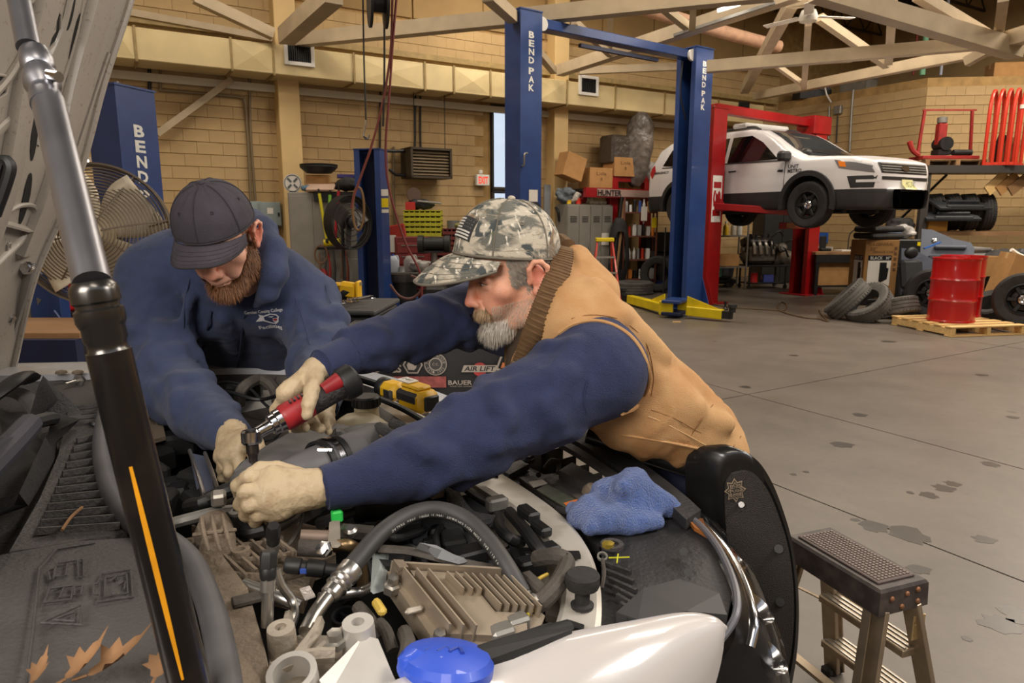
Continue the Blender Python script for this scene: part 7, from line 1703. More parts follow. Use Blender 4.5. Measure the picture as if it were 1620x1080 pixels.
# coolant tank with black cap
M_tank=mat('tank_plastic',C(196,182,148),.45,var=.06,vscale=10,trans=.15)
tk=[(518,672,.05),(540,656,.06),(580,652,.06),(606,660,.05),(626,676,.04),(618,704,.03),(560,700,.03),(522,692,.03)]
q=smooth_path(gs(tk+tk[:1]),2)[:-1];cq=sum((p for p in q),Vector())/len(q)
tank=part('coolant_tank',MB().loft([[p.lerp(cq,.06)-ZZ*.1 for p in q],[p-ZZ*.03 for p in q],[p.lerp(cq,.04)-ZZ*.005 for p in q],[p.lerp(cq,.3)+ZZ*.012 for p in q],[p.lerp(cq,.8)+ZZ*.018 for p in q]]),M_tank,smooth=60)
nk=g(580,656,.05);part('neck',MB().lathe([(.034,-.03),(.030,0),(.028,.03),(.028,.034)],nk,(0,0,1),24),M_tank,tank)
cp_=nk+ZZ*.022;part('tank_cap',MB().lathe([(.030,0),(.033,.001),(.033,.022),(.030,.026),(.001,.027)],cp_,ZZ,26),M_black,tank)
for k in range(18):a=6.28318*k/18;part('cap_grip',MB().box(cp_+Vector((.033*math.cos(a),.033*math.sin(a),.012)),(.004,.004,.018),a),M_black,tank,smooth=0)
part('tank_seam',MB().tube([p-ZZ*.028+(p-cq)*.03 for p in q+q[:1]],.005,6,1),M_tank,tank)
# yellow hose connectors with braided sleeves
for k,(x,y) in enumerate(((604,684),(622,676))):part('hose_connector',MB().loft([[g(x,y,.08)+Vector((a,b,z)) for a,b in ((-.013,-.02),(.013,-.014),(.013,.018),(-.013,.014))] for z in (-.03,0)]),mat('connector_yellow',C(214,186,120),.5),smooth=0)
for pts in ([(600,676,.085),(612,684,.095),(626,692,.09),(634,704,.07)],[(622,670,.085),(636,676,.095),(652,686,.085),(660,698,.06)]):part('braided_hose',MB().tube(gs(pts),.012,10,6),mat('braid',C(70,70,72),.5,bump=1.0,bscale=300))
part('bonnet_cable',MB().tube(gs([(590,626,.04),(640,648,.04),(690,678,.03),(730,700,.02)]),.008,8),M_black)
plate('pale_rail',[(596,640,.0),(620,632,.0),(706,676,-.01),(742,704,-.01),(716,714,-.01),(640,668,0)],M_support,.03)
# black corrugated duct under the arm, pulleys, looms and other dark fittings
cor=smooth_path(gs([(560,800,.0),(610,794,.005),(660,786,.0),(700,770,-.01)]),8)
part('corrugated_duct',MB().tube(cor,[.03+.003*(i % 2) for i in range(34)],16,1),M_black)
part('pulley',MB().ring(g(740,834,-.06),(.3,-.6,.7),[(.02,-.02),(.06,-.02),(.055,-.01),(.06,0),(.055,.01),(.06,.02),(.02,.02)],30),M_dark);part('pulley',MB().ring(g(690,850,-.05),(.3,-.6,.7),[(.02,-.015),(.05,-.015),(.045,0),(.05,.015),(.02,.015)],28),M_dark)
looms=[([(708,762,.0),(722,790,.02),(742,816,.02),(770,824,.01),(790,826,.0)],.0125,'braided_hose',_M['braid']),([(786,812,.0),(792,836,.02),(808,852,.02),(824,858,.0)],.010,'loom',M_black),([(806,810,.01),(830,838,.02),(850,866,.01),(866,880,0)],.011,'loom',M_black),([(848,884,.02),(878,880,.035),(896,888,.03),(890,910,.03),(876,932,.03),(858,950,.02),(838,962,.01)],.0135,'taped_loom',M_dustdk),([(840,962,.01),(828,966,.01),(818,975,.0)],.003,'yellow_wire',pmat((220,200,40))),([(842,964,.014),(834,974,.01),(826,982,.0)],.003,'yellow_wire',pmat((220,200,40))),([(832,956,.01),(822,964,.012),(816,976,.0)],.0028,'blue_wire',pmat((90,140,200))),([(866,908,.02),(852,916,.02),(848,926,.015)],.003,'yellow_wire',pmat((190,160,60))),
         ([(566,960,.0),(580,975,.0),(590,990,-.01),(600,1010,-.02)],.009,'hose',M_dustdk),([(600,985,.0),(612,1000,.0),(622,1030,-.01)],.008,'hose',M_dustdk),([(640,1000,.0),(646,1020,.01),(640,1044,.0)],.010,'loom',M_dustdk),([(724,760,.0),(752,784,.01),(780,800,.01)],.009,'loom',M_black),([(700,900,-.03),(690,850,-.03),(700,830,-.03)],.006,'wire',M_wire),([(600,830,-.04),(620,850,-.02),(650,846,-.03),(700,826,-.04)],.007,'wire',M_wire),([(690,776,.0),(700,766,.01),(712,770,.0),(716,790,-.01)],.012,'pipe_elbow',M_alud),([(420,800,-.02),(450,806,.0),(490,800,-.01)],.008,'wire',M_wire),([(330,790,.03),(360,776,.05),(392,768,.05)],.013,'fuel_hose',M_black),([(300,800,.02),(320,796,.04),(345,784,.045)],.012,'fuel_hose',M_black),([(372,830,.0),(390,842,.01),(420,836,.02)],.012,'hose',M_black),([(860,720,.0),(850,706,.01),(836,704,.0)],.006,'wire',M_wire)]
for pts,r,nm,m in looms:part(nm,MB().tube(gs(pts),r,10,5),m)
part('hose_clip',MB().box(g(346,788,.055),(.022,.03,.02),.4,.004),M_alu)
for x,y,dz,s,m in ((690,775,.02,(.03,.02,.03),M_alud),(712,748,.02,(.03,.026,.02),mat('band_cream',C(190,170,130),.6)),(786,796,.02,(.04,.025,.025),M_grey),(866,870,.0,(.04,.03,.02),M_black),(846,926,.02,(.02,.06,.02),M_dustdk),(818,985,.01,(.034,.024,.022),M_grey),(793,1002,.01,(.034,.026,.022),M_grey),(600,960,.02,(.012,.034,.012),mat('clip_yellow',C(206,176,80),.5)),(836,812,.03,(.024,.05,.02),M_black),(856,836,.02,(.022,.045,.018),M_black),(640,835,-.03,(.06,.03,.03),M_black),(740,880,-.03,(.06,.04,.03),M_black),(780,850,-.03,(.04,.05,.03),M_dustdk),(840,895,-.01,(.05,.03,.03),M_black),(655,965,.02,(.026,.010,.010),M_alud)):
    o=part('connector',MB().box(g(x,y,dz),s,.5,.004),m)
q=random.Random(21)
for k in range(34):
    x,y=q.uniform(560,880),q.uniform(800,900)
    a=g(x,y,-.09+q.uniform(0,.04));b=a+Vector((q.uniform(-.09,.09),q.uniform(-.08,.08),q.uniform(-.05,.02)))
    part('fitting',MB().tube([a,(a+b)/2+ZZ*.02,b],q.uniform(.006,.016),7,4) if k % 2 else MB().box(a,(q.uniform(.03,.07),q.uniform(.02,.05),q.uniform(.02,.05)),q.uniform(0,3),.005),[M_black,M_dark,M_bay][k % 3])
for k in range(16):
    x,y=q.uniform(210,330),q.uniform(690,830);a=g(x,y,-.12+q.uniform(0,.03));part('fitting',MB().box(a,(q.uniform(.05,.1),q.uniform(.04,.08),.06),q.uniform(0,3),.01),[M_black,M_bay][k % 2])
# blue washer cap with embossed mark
wc=g(706,1046,.03);part('washer_cap',MB().lathe([(.052,-.014),(.056,-.010),(.056,.0),(.050,.008),(.03,.013),(.001,.015)],wc,(0.10,.22,1),28),mat('cap_blue',C(48,84,200),.4,coat=.2));wcap=bpy.data.objects['washer_cap']
part('cap_tab',MB().tube(gs([(662,1036,.035),(645,1054,.03),(636,1066,.02)]),[.016,.018,.012],10,4,flat=.5),_M['cap_blue'],wcap)
for k in range(3):part('cap_mark',MB().tube([wc+Vector((-.024+.014*k,-.004,.0155)),wc+Vector((-.014+.014*k,.008,.012)),wc+Vector((-.008+.014*k,-.006,.0145))],.0022,5,3),mat('cap_blue_dk',C(36,60,150),.5),wcap)
# push bumper pad and crossbar, front bumper, body below
pd0=D(1182,900,1.30)
def pdp(px,py,y=1.30):return D(px,py,y)
rim=[(1150,722),(1176,717),(1200,730),(1222,764),(1240,810),(1254,860),(1262,920),(1264,980),(1260,1040),(1250,1100),(1244,1160),(1180,1160),(1160,1060),(1150,960),(1144,880),(1138,800),(1138,745)]
rp=[pdp(x,y) for x,y in rim];rc_=sum(rp,Vector())/len(rp);dv=Vector((-.055,.05,.0));R_=smooth_path(rp+rp[:1],4)[:-1]
M_pad=mat('pad_black',C(26,25,25),.32,coat=.35);M_padf=mat('pad_face',C(52,47,43),.7,bump=.5,bscale=500)
pad=part('push_bar_pad',MB().loft([[p+dv for p in R_],[p+dv*.5+(p-rc_)*.04 for p in R_],[p+dv*.12+(p-rc_)*.025 for p in R_],[p for p in R_],[p.lerp(rc_,.09)-Vector((0,.004,0)) for p in R_],[p.lerp(rc_,.16)+Vector((0,.004,0)) for p in R_]]),M_pad,smooth=60)
part('pad_face',MB().loft([[p.lerp(rc_,.13)+Vector((0,.001,0)) for p in R_],[p.lerp(rc_,.14)-Vector((0,.003,0)) for p in R_]]),M_padf,pad,smooth=0)
star=[(((1.0 if k % 2 == 0 else .68)*.022)*math.sin(R(22.5*k)) ,((1.0 if k % 2 == 0 else .68)*.026)*math.cos(R(22.5*k))) for k in range(16)]
sc0=pdp(1163,775,1.293);M_star=mat('badge_tan',C(150,132,112),.6)
ex_=Vector((.985,.1,0)).normalized();st_=Matrix.Rotation(R(-8),3,'Y')
def starp(k):return [(x*k,y*k) for x,y in star]
part('badge',MB().prism(starp(1),sc0,st_ @ EX,st_ @ ZZ,.0008),M_star,pad,smooth=0);part('badge_field',MB().prism(starp(.84),sc0-Vector((0,.0012,0)),st_ @ EX,st_ @ ZZ,.0006),M_padf,pad,smooth=0)
part('badge_line',MB().prism(starp(.70),sc0-Vector((0,.002,0)),st_ @ EX,st_ @ ZZ,.0006),M_star,pad,smooth=0);part('badge_field',MB().prism(starp(.60),sc0-Vector((0,.0028,0)),st_ @ EX,st_ @ ZZ,.0006),M_padf,pad,smooth=0)
mb=MB()
for k,s in enumerate(('SETINA','PUSH','BUMPER')):text(mb,s,sc0+Vector((0,-.0042,.008-.008*k)),st_ @ EX,st_ @ ZZ,h=.0058,w=.022,bold=.01)
part('lettering',mb,M_star,pad,smooth=0)
part('pad_bolt',MB().cyl(pdp(1173,798,1.296),pdp(1173,798,1.288),.006,12),M_chrome,pad);part('pad_bolt',MB().cyl(pdp(1181,894,1.296),pdp(1181,894,1.29),.003,8),M_chrome,pad)
for x,y in ((1232,868),(1234,952)):part('pad_bolt',MB().cyl(pdp(x,y,1.30),pdp(x,y,1.292),.009,12),M_black,pad)
part('push_bar',MB().tube([D(930,688,1.50),D(1000,711,1.46),D(1075,735,1.40),D(1136,752,1.335)],.020,14,4),M_pad)
fr=[Vector((p.x,p.y,0)) for p in gs([(1110,990,0),(1085,838,0),(985,755,0),(866,690,0),(760,650,0)])]
fq=smooth_path(fr,4);fd_=Vector((.905,.425,0))
part('front_bumper',MB().loft([[p+fd_*o+ZZ*z for o,z in ((-.02,.92),(.04,.86),(.10,.66),(.12,.50),(.06,.30),(-.1,.28))] for p in fq],False,False),M_cowldk,smooth=60)
part('grille',MB().loft([[p+fd_*o+ZZ*z for o,z in ((.0,.93),(.05,.88),(.09,.72),(.03,.72))] for p in fq[4:-2]],True),M_black,smooth=0)
wheel(Vector((.02,.52,.38)),Vector((.42,-.90,0)),car,local=False);wheel(Vector((-.62,2.02,.38)),Vector((-.42,.90,0)),car,local=False)
# hood standing open: underside seen
M_hinge=mat('hinge_steel',C(176,172,166),.4,.6,var=.1)
hA=[D(18,588,2.0),D(56,430,2.04),D(122,282,2.08),D(164,130,2.12),D(200,20,2.16),D(232,-90,2.2)]
hB=[D(-260,900,1.25),D(-240,560,1.22),D(-230,300,1.20),D(-230,60,1.2),D(-220,-80,1.2),D(-200,-240,1.22)]
hA,hB=smooth_path(hA,5),smooth_path(hB,5);NH=len(hA)
def hood(u,v,off=0.0):
    f=u*(NH-1);i=min(int(f),NH-2);a=hA[i].lerp(hA[i+1],f-i);b=hB[i].lerp(hB[i+1],f-i);p=a.lerp(b,v)
    return p+Vector((.75,-.55,-.35)).normalized()*(off-.03*math.sin(math.pi*min(1,max(0,v))))
hd_=part('hood',MB().grid(lambda u,v:hood(u,v),30,14,.02),M_hoodp,smooth=60)
part('hood_edge',MB().tube([hood(k/30,.004,.004) for k in range(31)],.011,8,1),M_hoodp,hd_)
def hrib(v0,v1,u0=0,u1=1,h=.03,w=.05,nm='stiffener'):
    mb=MB();L_=[]
    for k in range(25):
        u=u0+(u1-u0)*k/24;v=v0+(v1-v0)*k/24
        L_.append([hood(u,v-w,.001),hood(u,v-w*.6,h),hood(u,v+w*.6,h),hood(u,v+w,.001)])
    part(nm,MB().loft(L_,False,False),M_hoodp,hd_,smooth=30)
hrib(.14,.16,.25,.98,.03,.07);hrib(.42,.40,.05,.98,.035,.06);hrib(.70,.64,.05,.98,.035,.06);hrib(.2,.55,.30,.34,.03,.03)
for u,v,lu,lv in ((.80,.30,.09,.018),(.66,.22,.11,.016),(.50,.33,.07,.018),(.36,.28,.05,.02),(.52,.55,.08,.03),(.76,.52,.08,.03)):
    part('cut_out',MB().grid(lambda a,b:hood(u+lu*math.cos(6.28*a)*b,v+lv*math.sin(6.28*a)*b+.02*math.cos(6.28*a)*b,.003),18,2),M_bay,hd_,smooth=0)
hq=[];[hq.extend([hood(i/30,j/14) for j in range(15)]) for i in range(31)]
hbv=bvh_of(hq,[(i*15+j,(i+1)*15+j,(i+1)*15+j+1,i*15+j+1) for i in range(30) for j in range(14)])
def hray(pts,off):
    o_=[]
    for x,y in pts:
        d=ray(x,y).normalized();h_=hbv.ray_cast(CAM,d)
        if h_[0] is not None:o_.append(h_[0]-d*off)
    return o_
for pts in ([(46,6),(62,-4),(60,22),(52,34)],[(88,8),(96,24),(94,58),(76,80),(71,72),(86,48)],[(-6,118),(14,120),(9,148),(-4,156)],[(40,170),(46,172),(44,184),(39,182)],[(12,386),(16,384),(15,392),(11,394)]):
    q_=hray(pts,.004)
    if len(q_) >2:part('cut_out',MB().add(q_,[tuple(range(len(q_)))]),M_bay,hd_,smooth=0);part('cut_edge',MB().tube(q_+q_[:1],.004,6,1),M_hoodp,hd_)
for pts,r_ in (([(112,-8),(97,50),(72,104),(34,170),(-10,214)],.014),([(200,30),(172,84),(150,150),(122,236),(96,306)],.009),([(-10,350),(26,326),(52,330),(36,372),(-10,420)],.012),([(72,-8),(48,60),(16,118),(-10,150)],.016),([(134,-8),(120,60),(96,140),(60,230)],.006)):
    q_=hray(pts,.002)
    if len(q_) >1:part('stiffener',MB().tube(q_,r_,8,5,flat=.6),M_hoodp,hd_)
part('rubber_strip',MB().tube([hood(.99,.02,.01),hood(.93,.01,.012),hood(.88,.0,.012)],.012,8,3),mat('strip_navy',C(40,44,60),.5),hd_)
part('washer_hose',MB().tube([D(-20,335,1.5),D(2,258,1.5),D(16,262,1.5),D(10,290,1.5),D(-8,340,1.5)],.012,8,4),M_black,hd_)
hg=part('hinge',MB().loft([[p+d for p in (D(36,412,1.96),D(55,416,1.96),D(40,470,1.97),D(24,520,1.98),D(10,580,1.99),D(-10,582,1.99),D(-4,530,1.98),D(14,470,1.97))] for d in (Vector(),Vector((0,.012,0)))]),M_hinge,smooth=0)
for x,y in ((43,424),(14,503)):part('hinge_bolt',MB().lathe([(.020,0),(.020,.006),(.014,.007),(.014,.022),(.001,.023)],D(x,y,1.955),(.3,-.9,.1),6),M_chrome,hg)
# support strut in the foreground
sa,sb,sc2,sd_=D(22,-40,.80),D(52,75,.745),D(160,490,.545),D(312,1130,.56)
dS=(sb-sa).normalized();stt=part('hood_strut',MB().tube([sa,D(45,75,.745)],.0112,22,1),mat('strut_steel',C(140,140,146),.36,.9,var=.12,vscale=20))
jn=D(58,96,.74);dj=(D(150,470,.565)-jn).normalized()
part('strut_joint',MB().lathe([(.010,-.014),(.014,-.012),(.0155,-.002),(.0155,.012),(.013,.016),(.0135,.022),(.0165,.026),(.0165,.040),(.013,.046),(.0125,.052),(.0145,.056),(.0148,.07)],jn,dj,26),_M['strut_steel'],stt);part('joint_pin',MB().tube([D(60,116,.72),D(93,122,.71)],.0055,10,1),M_chrome,stt)
p1=D(76,160,.705);p2=D(146,448,.562);part('strut_rod',MB().tube([p1,p2],.0146,24,1),_M['strut_steel'],stt)
jn2=D(147,452,.56);dj2=(sd_-jn2).normalized()
part('strut_collar',MB().lathe([(.014,-.004),(.0175,0),(.0186,.004),(.0186,.013),(.0165,.015),(.0165,.018),(.0188,.020),(.0190,.029),(.0175,.033),(.0165,.035),(.017,.044),(.0150,.048),(.0150,.053),(.0172,.057)],jn2,dj2,28),mat('collar_dark',C(84,82,80),.25,.9),stt)
p3=jn2+dj2*.055;part('strut_tube',MB().tube([p3,sd_,sd_+dj2*.12],[.0174,.0178,.018],28,1),mat('tube_black',C(26,24,24),.30,.4,col2=C(52,42,34),vscale=14,mix=(.5,.8),coat=.35),stt)
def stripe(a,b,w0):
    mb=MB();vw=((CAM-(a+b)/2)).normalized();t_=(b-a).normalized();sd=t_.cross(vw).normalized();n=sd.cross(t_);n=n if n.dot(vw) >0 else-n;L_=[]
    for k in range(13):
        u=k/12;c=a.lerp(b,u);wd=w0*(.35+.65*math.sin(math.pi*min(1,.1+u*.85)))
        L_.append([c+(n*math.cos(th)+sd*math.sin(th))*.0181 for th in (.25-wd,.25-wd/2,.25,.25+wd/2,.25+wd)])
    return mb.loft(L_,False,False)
part('yellow_reflection',stripe(p3.lerp(sd_,.28),p3.lerp(sd_,.86),.13),mat('reflection_yellow',C(206,140,22),.4,var=.2,vscale=20),stt,smooth=180)  # yellow reflection along the tube, put in as a coloured strip
# loose things lying in the bay
M_dryleaf=mat('dry_leaf',C(124,90,58),.8,var=.25,vscale=30)
def leaf(lab,px,py,s,ang,curl):
    L_=[(0,0),(.10,.06),(.14,.20),(.30,.24),(.22,.34),(.26,.50),(.14,.52),(.12,.70),(.05,.78),(0,1.0)]
    pl_=L_+[(-x,y) for x,y in L_[::-1][1:-1]];c=g(px,py,.016);v,f=fill2d(pl_,.12);mb=MB()
    ca,sa_=math.cos(ang),math.sin(ang);mb.add([c+Vector(((x*ca-y*sa_)*s,(x*sa_+y*ca)*s,.004+curl*s*(2.2*x*x+.5*y*y))) for x,y in v],f)
    t=thing('dry_leaf',lab,'leaf',c);obj('blade',mb,M_dryleaf,t,smooth=180);obj('stem',MB().tube([c+Vector((0,0,.004)),c+Vector((sa_*.2*s,-ca*.2*s,.004))],.0016,5,1),M_dryleaf,t)
leaf('curled narrow dry leaf on the cowl, second from the left',104,1080,.046,-.45,1.3);leaf('long dry leaf lying on the cowl left of the strut',138,1074,.062,-.95,1.2);leaf('broad lobed dry leaf on the cowl against the strut',246,1078,.055,.15,.6);leaf('small dry leaf at the very bottom left on the cowl',52,1084,.03,.1,1.2);leaf('small dry leaf right of the strut on the cowl',334,1062,.035,-.2,1.2)
t=thing('loose_bolt','silver flange bolt lying loose near the far wing','bolt',g(115,604,.008));a,b=g(104,608,.01),g(124,602,.012);obj('shank',MB().tube([a,b],.005,8,1),M_alu,t);obj('head',MB().lathe([(.016,0),(.016,.004),(.010,.005),(.010,.016),(.001,.017)],b,b-a,6),M_alu,t)
t=thing('twig','dry brown twig lying on the cowl vents','twig',g(118,818,.02));obj('stem',MB().tube(gs([(98,838,.024),(112,818,.026),(130,802,.024)]),.0022,5),M_dryleaf,t)
# yellow work light resting on the far wing
la_,lb2=g(606,612,.045),g(690,640,.045);dx=(lb2-la_).normalized();dy=ZZ.cross(dx);rl=Matrix((dx,dy,ZZ)).transposed();LL=(lb2-la_).length;mid=(la_+lb2)/2
t=thing('flashlight','yellow and black battery work light resting on the far wing','light',mid-ZZ*.035)
obj('battery_housing',MB().box(mid+dx*LL*.18,(LL*.46,.075,.06),rl,.014),M_dy,t);obj('dark_panel',MB().box(mid+dx*LL*.14+ZZ*.008,(LL*.40,.079,.034),rl,.008),M_cowldk,t);obj('battery_top',MB().box(mid+dx*LL*.14+ZZ*.034,(LL*.34,.05,.012),rl,.005),M_dy,t)
obj('white_label',MB().box(mid-dx*LL*.01+ZZ*.043,(.05,.036,.004),rl,.001),M_paper,t);mb=MB();text(mb,'141',mid-dx*LL*.01+ZZ*.046,dx,dy,w=.03);obj('lettering',mb,M_black,t,smooth=0)
obj('head',MB().box(mid-dx*LL*.30,(LL*.30,.062,.05),rl,.014),M_dy,t);obj('grip_panel',MB().box(mid-dx*LL*.26-ZZ*.004,(LL*.16,.066,.034),rl,.006),M_cowldk,t);obj('lens_ring',MB().lathe([(.026,0),(.030,.006),(.030,.022),(.024,.026),(.001,.024)],mid-dx*LL*.42,-dx,22),M_black,t);obj('end_cap',MB().box(mid+dx*LL*.42,(.012,.05,.04),rl,.004),M_black,t)
# blue shop towel over the lamp shroud
def towel(name,lab,cpx,pts,rad,m,h=.006):
    P_=[g(*p) for p in pts];a=np.array([tuple(p) for p in P_]);s=SDF(a.min(0)-.07,a.max(0)+.07,h)
    for i,p in enumerate(P_):s.ell(p,rad[i],k=.02)
    return s
t=thing('shop_towel','blue cloth towel crumpled on the black radiator cover','towel',g(990,805,.0));M_towel=mat('towel_blue',C(74,104,172),.9,var=.14,vscale=26,bump=.8,bscale=300,sheen=.4)
def P2(px,py,dz):return tuple(g(px,py,dz))
s=SDF(np.array(P2(890,830,-.03))-(.06,.12,.05),np.array(P2(1095,770,.1))+(.06,.14,.04),.0045)
for a,b,ra,rb in (((916,820,.0),(1000,800,.015),.022,.034),((1000,800,.015),(1080,806,.005),.034,.014),((960,780,.03),(1000,766,.05),.03,.028),((1000,766,.05),(1060,796,.02),.030,.016),((905,806,.0),(950,800,.01),.015,.024),((935,836,.0),(930,804,.015),.016,.024),((985,770,.06),(1000,762,.055),.018,.020),((960,825,.005),(1040,826,.0),.026,.014)):
    s.cap(P2(*a),P2(*b),ra,rb,k=.018)
for a,b,r in (((955,770,.075),(948,838,.03),.006),((1012,768,.085),(1030,810,.05),.005),((980,786,.075),(930,800,.045),.005),((1035,785,.06),(1078,800,.03),.004)):s.cap(P2(*a),P2(*b),r,r,k=.012,mode='-')
V,F=s.mesh(2);N=vnorm(V,F);d=np.array([.006*noise.noise(Vector(v)*22)+.0035*noise.noise(Vector((v[0]*60+v[1]*30,v[1]*25,v[2]*40))) for v in V]);npobj('cloth',V+N*d[:,None],F,M_towel,t)
# ------------------------------------------------------------ the two mechanics
def skin_mat(name,base,red):
    m=mat(name,base,.5,var=.07,vscale=60,bump=.12,bscale=350)
    nt=m.node_tree;N=nt.nodes;L=nt.links;b=N['Principled BSDF'];src=b.inputs['Base Color'].links[0].from_socket
    at=N.new('ShaderNodeAttribute');at.attribute_name='tint';mx=N.new('ShaderNodeMix');mx.data_type='RGBA'
    L.new(at.outputs['Fac'],mx.inputs['Factor']);L.new(src,mx.inputs[6]);mx.inputs[7].default_value=red;L.new(mx.outputs[2],b.inputs['Base Color'])
    b.inputs['Subsurface Weight'].default_value=.0;b.inputs['Subsurface Radius'].default_value=(.012,.005,.003);b.inputs['Subsurface Scale'].default_value=1.0
    return m
def tint(o,t):
    a=o.data.attributes.new('tint','FLOAT','POINT');a.data.foreach_set('value',np.asarray(t,np.float32))
def head_axes(face,pitch,roll=0.0):
    f=Vector((face[0],face[1],0)).normalized();f=(f*math.cos(pitch)-ZZ*math.sin(pitch)).normalized()
    rt=f.cross(ZZ).normalized();up=rt.cross(f)
    M=Matrix((rt,f,up)).transposed()
    return M @ Matrix.Rotation(roll,3,'Y')
def head_sdf(O,M,sc,h=.0026,jaw=1.0,brow=1.0,lid=.006):
    Lp=lambda x,y,z:tuple(O+M @ (Vector((x,y,z))*sc))
    c=O+M @ (Vector((0,0,-.02))*sc);s=SDF(c-Vector((.16,.16,.17))*sc,c+Vector((.16,.16,.17))*sc,h)
    E_=lambda x,y,z,a,b,d,k=.012,mode='+',r=None:s.ell(Lp(x,y,z),(a*sc,b*sc,d*sc),(M @ r) if r is not None else M,k,mode)
    K=lambda p,q,ra,rb,k=.01,mode='+':s.cap(Lp(*p),Lp(*q),ra*sc,rb*sc,k,mode)
    E_(0,-.006,.042,.075,.090,.084);E_(0,.026,-.02,.062,.068,.085,.02)
    for sg in (-1,1):
        K((sg*.052,-.004,-.048),(sg*.048,.012,-.082),.020,.020,.018);K((sg*.048,.012,-.080),(sg*.012,.074,-.104),.019*jaw,.018*jaw,.016)
        E_(sg*.046,.056,-.022,.024,.024,.022,.016);K((sg*.012,.088,.024),(sg*.044,.072,.024),.012*brow,.010,.012)
        E_(sg*.032,.098,.002,.017,.016,.011,.012,'-');s.ell(Lp(sg*.032,.0745,.001),(.0155*sc,)*3,M,.003)
        K((sg*.018,.090,.010),(sg*.046,.082,.006),.0055,.005,.005);K((sg*.019,.088,-.008),(sg*.044,.080,-.009),.004,.004,.006)
        E_(sg*.030,.070,-.050,.022,.022,.026,.016)
        E_(sg*.0135,.101,-.041,.0095,.011,.009,.006);E_(sg*.0075,.106,-.051,.0045,.007,.004,.003,'-')
        ry=Matrix.Rotation(R(-16)*1,3,'X')
        E_(sg*.078,-.014,-.008,.0075,.019,.030,.007,r=ry)
        pts=[(.080,.004,-.012),(.086,.004,.012),(.090,-.008,.024),(.093,-.022,.022),(.093,-.033,.008),(.089,-.030,-.012),(.083,-.018,-.030),(.078,-.004,-.036)]
        pts=[(sg*a,b,d) for a,b,d in pts]
        for i in range(len(pts)-1):K(pts[i],pts[i+1],.0048+.001*(i >4),.0048+.001*(i >4),.004)
        E_(sg*.0905,-.010,-.006,.010,.0105,.017,.003,'-');E_(sg*.080,.006,-.014,.004,.005,.008,.003)
        E_(sg*.080,-.006,-.036,.006,.008,.010,.005)
    K((0,.088,.022),(0,.108,-.028),.0085,.0115,.008);E_(0,.112,-.036,.0125,.0125,.0105,.007)
    E_(0,.090,-.062,.026,.016,.014,.012);K((-.022,.086,-.068),(0,.098,-.066),.0045,.006,.005);K((.022,.086,-.068),(0,.098,-.066),.0045,.006,.005)
    K((-.018,.086,-.078),(.018,.086,-.078),.007,.007,.006);E_(0,.094,-.077,.012,.007,.006,.005)
    K((-.026,.092,-.0725),(.026,.092,-.0725),.0022,.0022,.002,'-');E_(0,.080,-.104,.024,.018,.017,.012)
    for sg in (-1,1):   # folds beside nose, under and beside the eyes, across the brow
        K((sg*.019,.100,-.036),(sg*.034,.084,-.066),.0022,.0018,.004,'-');K((sg*.018,.096,-.016),(sg*.044,.086,-.020),.0016,.0012,.003,'-')
        for dz_ in (-.006,.002,.010):K((sg*.052,.074,dz_*.8),(sg*.062,.058,dz_*1.8),.0012,.0008,.002,'-')
    for dz_ in (.038,.046):K((-.03,.092,dz_),(.03,.092,dz_),.0015,.0015,.003,'-')
    K((0,-.030,-.05),(0,-.055,-.21),.058,.062,.03)
    V,F=s.mesh(1);loc=(V-np.array(O)) @ np.array(M)/sc
    return V,F,loc,Lp
def cloth_sdf(lo,hi,h,caps,k=.03):
    s=SDF(lo,hi,h)
    for c in caps:s.cap(c[0],c[1],c[2],c[3],c[4] if len(c) >4 else k,c[5] if len(c) >5 else '+')
    return s
def wrinkle(V,N,amp=.005,sc=9.0,stretch=(1,1,1),seed=0,mask=None):
    st=np.array(stretch);P=V*sc*st+seed
    d=np.array([1-2.2*abs(noise.noise(Vector(p)))+.45*(1-2*abs(noise.noise(Vector(p*2.3)))) for p in P])*amp
    if mask is not None:d=d*mask
    return V+N*d[:,None]
def strands(name,V,F,sel,cnt,ln,wd,dirf,m,parent,seed=0,lift=.35,curl=.25):
    """short hairs as slim tapered slips rooted on chosen faces"""
    q=np.random.RandomState(seed);idx=np.nonzero(sel)[0]
    if not len(idx):return
    Nn=vnorm(V,F);f=q.choice(idx,cnt);a,b=q.rand(cnt,1),q.rand(cnt,1);P=V[F[f,0]]*(1-a)*(1-b)+V[F[f,1]]*a*(1-b)+V[F[f,2]]*a*b+V[F[f,3]]*(1-a)*b
    n=Nn[F[f,0]];dd=dirf(P);d=dd-n*(dd*n).sum(1)[:,None];d=d/(np.linalg.norm(d,axis=1)[:,None]+1e-9)+n*lift+q.randn(cnt,3)*curl;d/=np.linalg.norm(d,axis=1)[:,None]
    l=ln(P)*(0.6+.6*q.rand(cnt)) if callable(ln) else ln*(0.6+.6*q.rand(cnt));sd=np.cross(d,n);sd/=np.linalg.norm(sd,axis=1)[:,None]+1e-9
    m1=P+d*(l*.55)[:,None];tip=P+(d*.86+dd*.35)*l[:,None]
    VV=np.stack([P-sd*wd-n*.001,P+sd*wd-n*.001,m1+sd*wd*.7,m1-sd*wd*.7,tip],1).reshape(-1,3);i0=np.arange(cnt)[:,None]*5
    FF=np.concatenate([i0+np.array([[0,1,2,3]]),i0+np.array([[3,2,4,4]])])
    T=np.concatenate([np.concatenate([i0+np.array([[0,1,2]]),i0+np.array([[0,2,3]])]),i0+np.array([[3,2,4]])])
    return npobj(name,VV,T,m,parent)
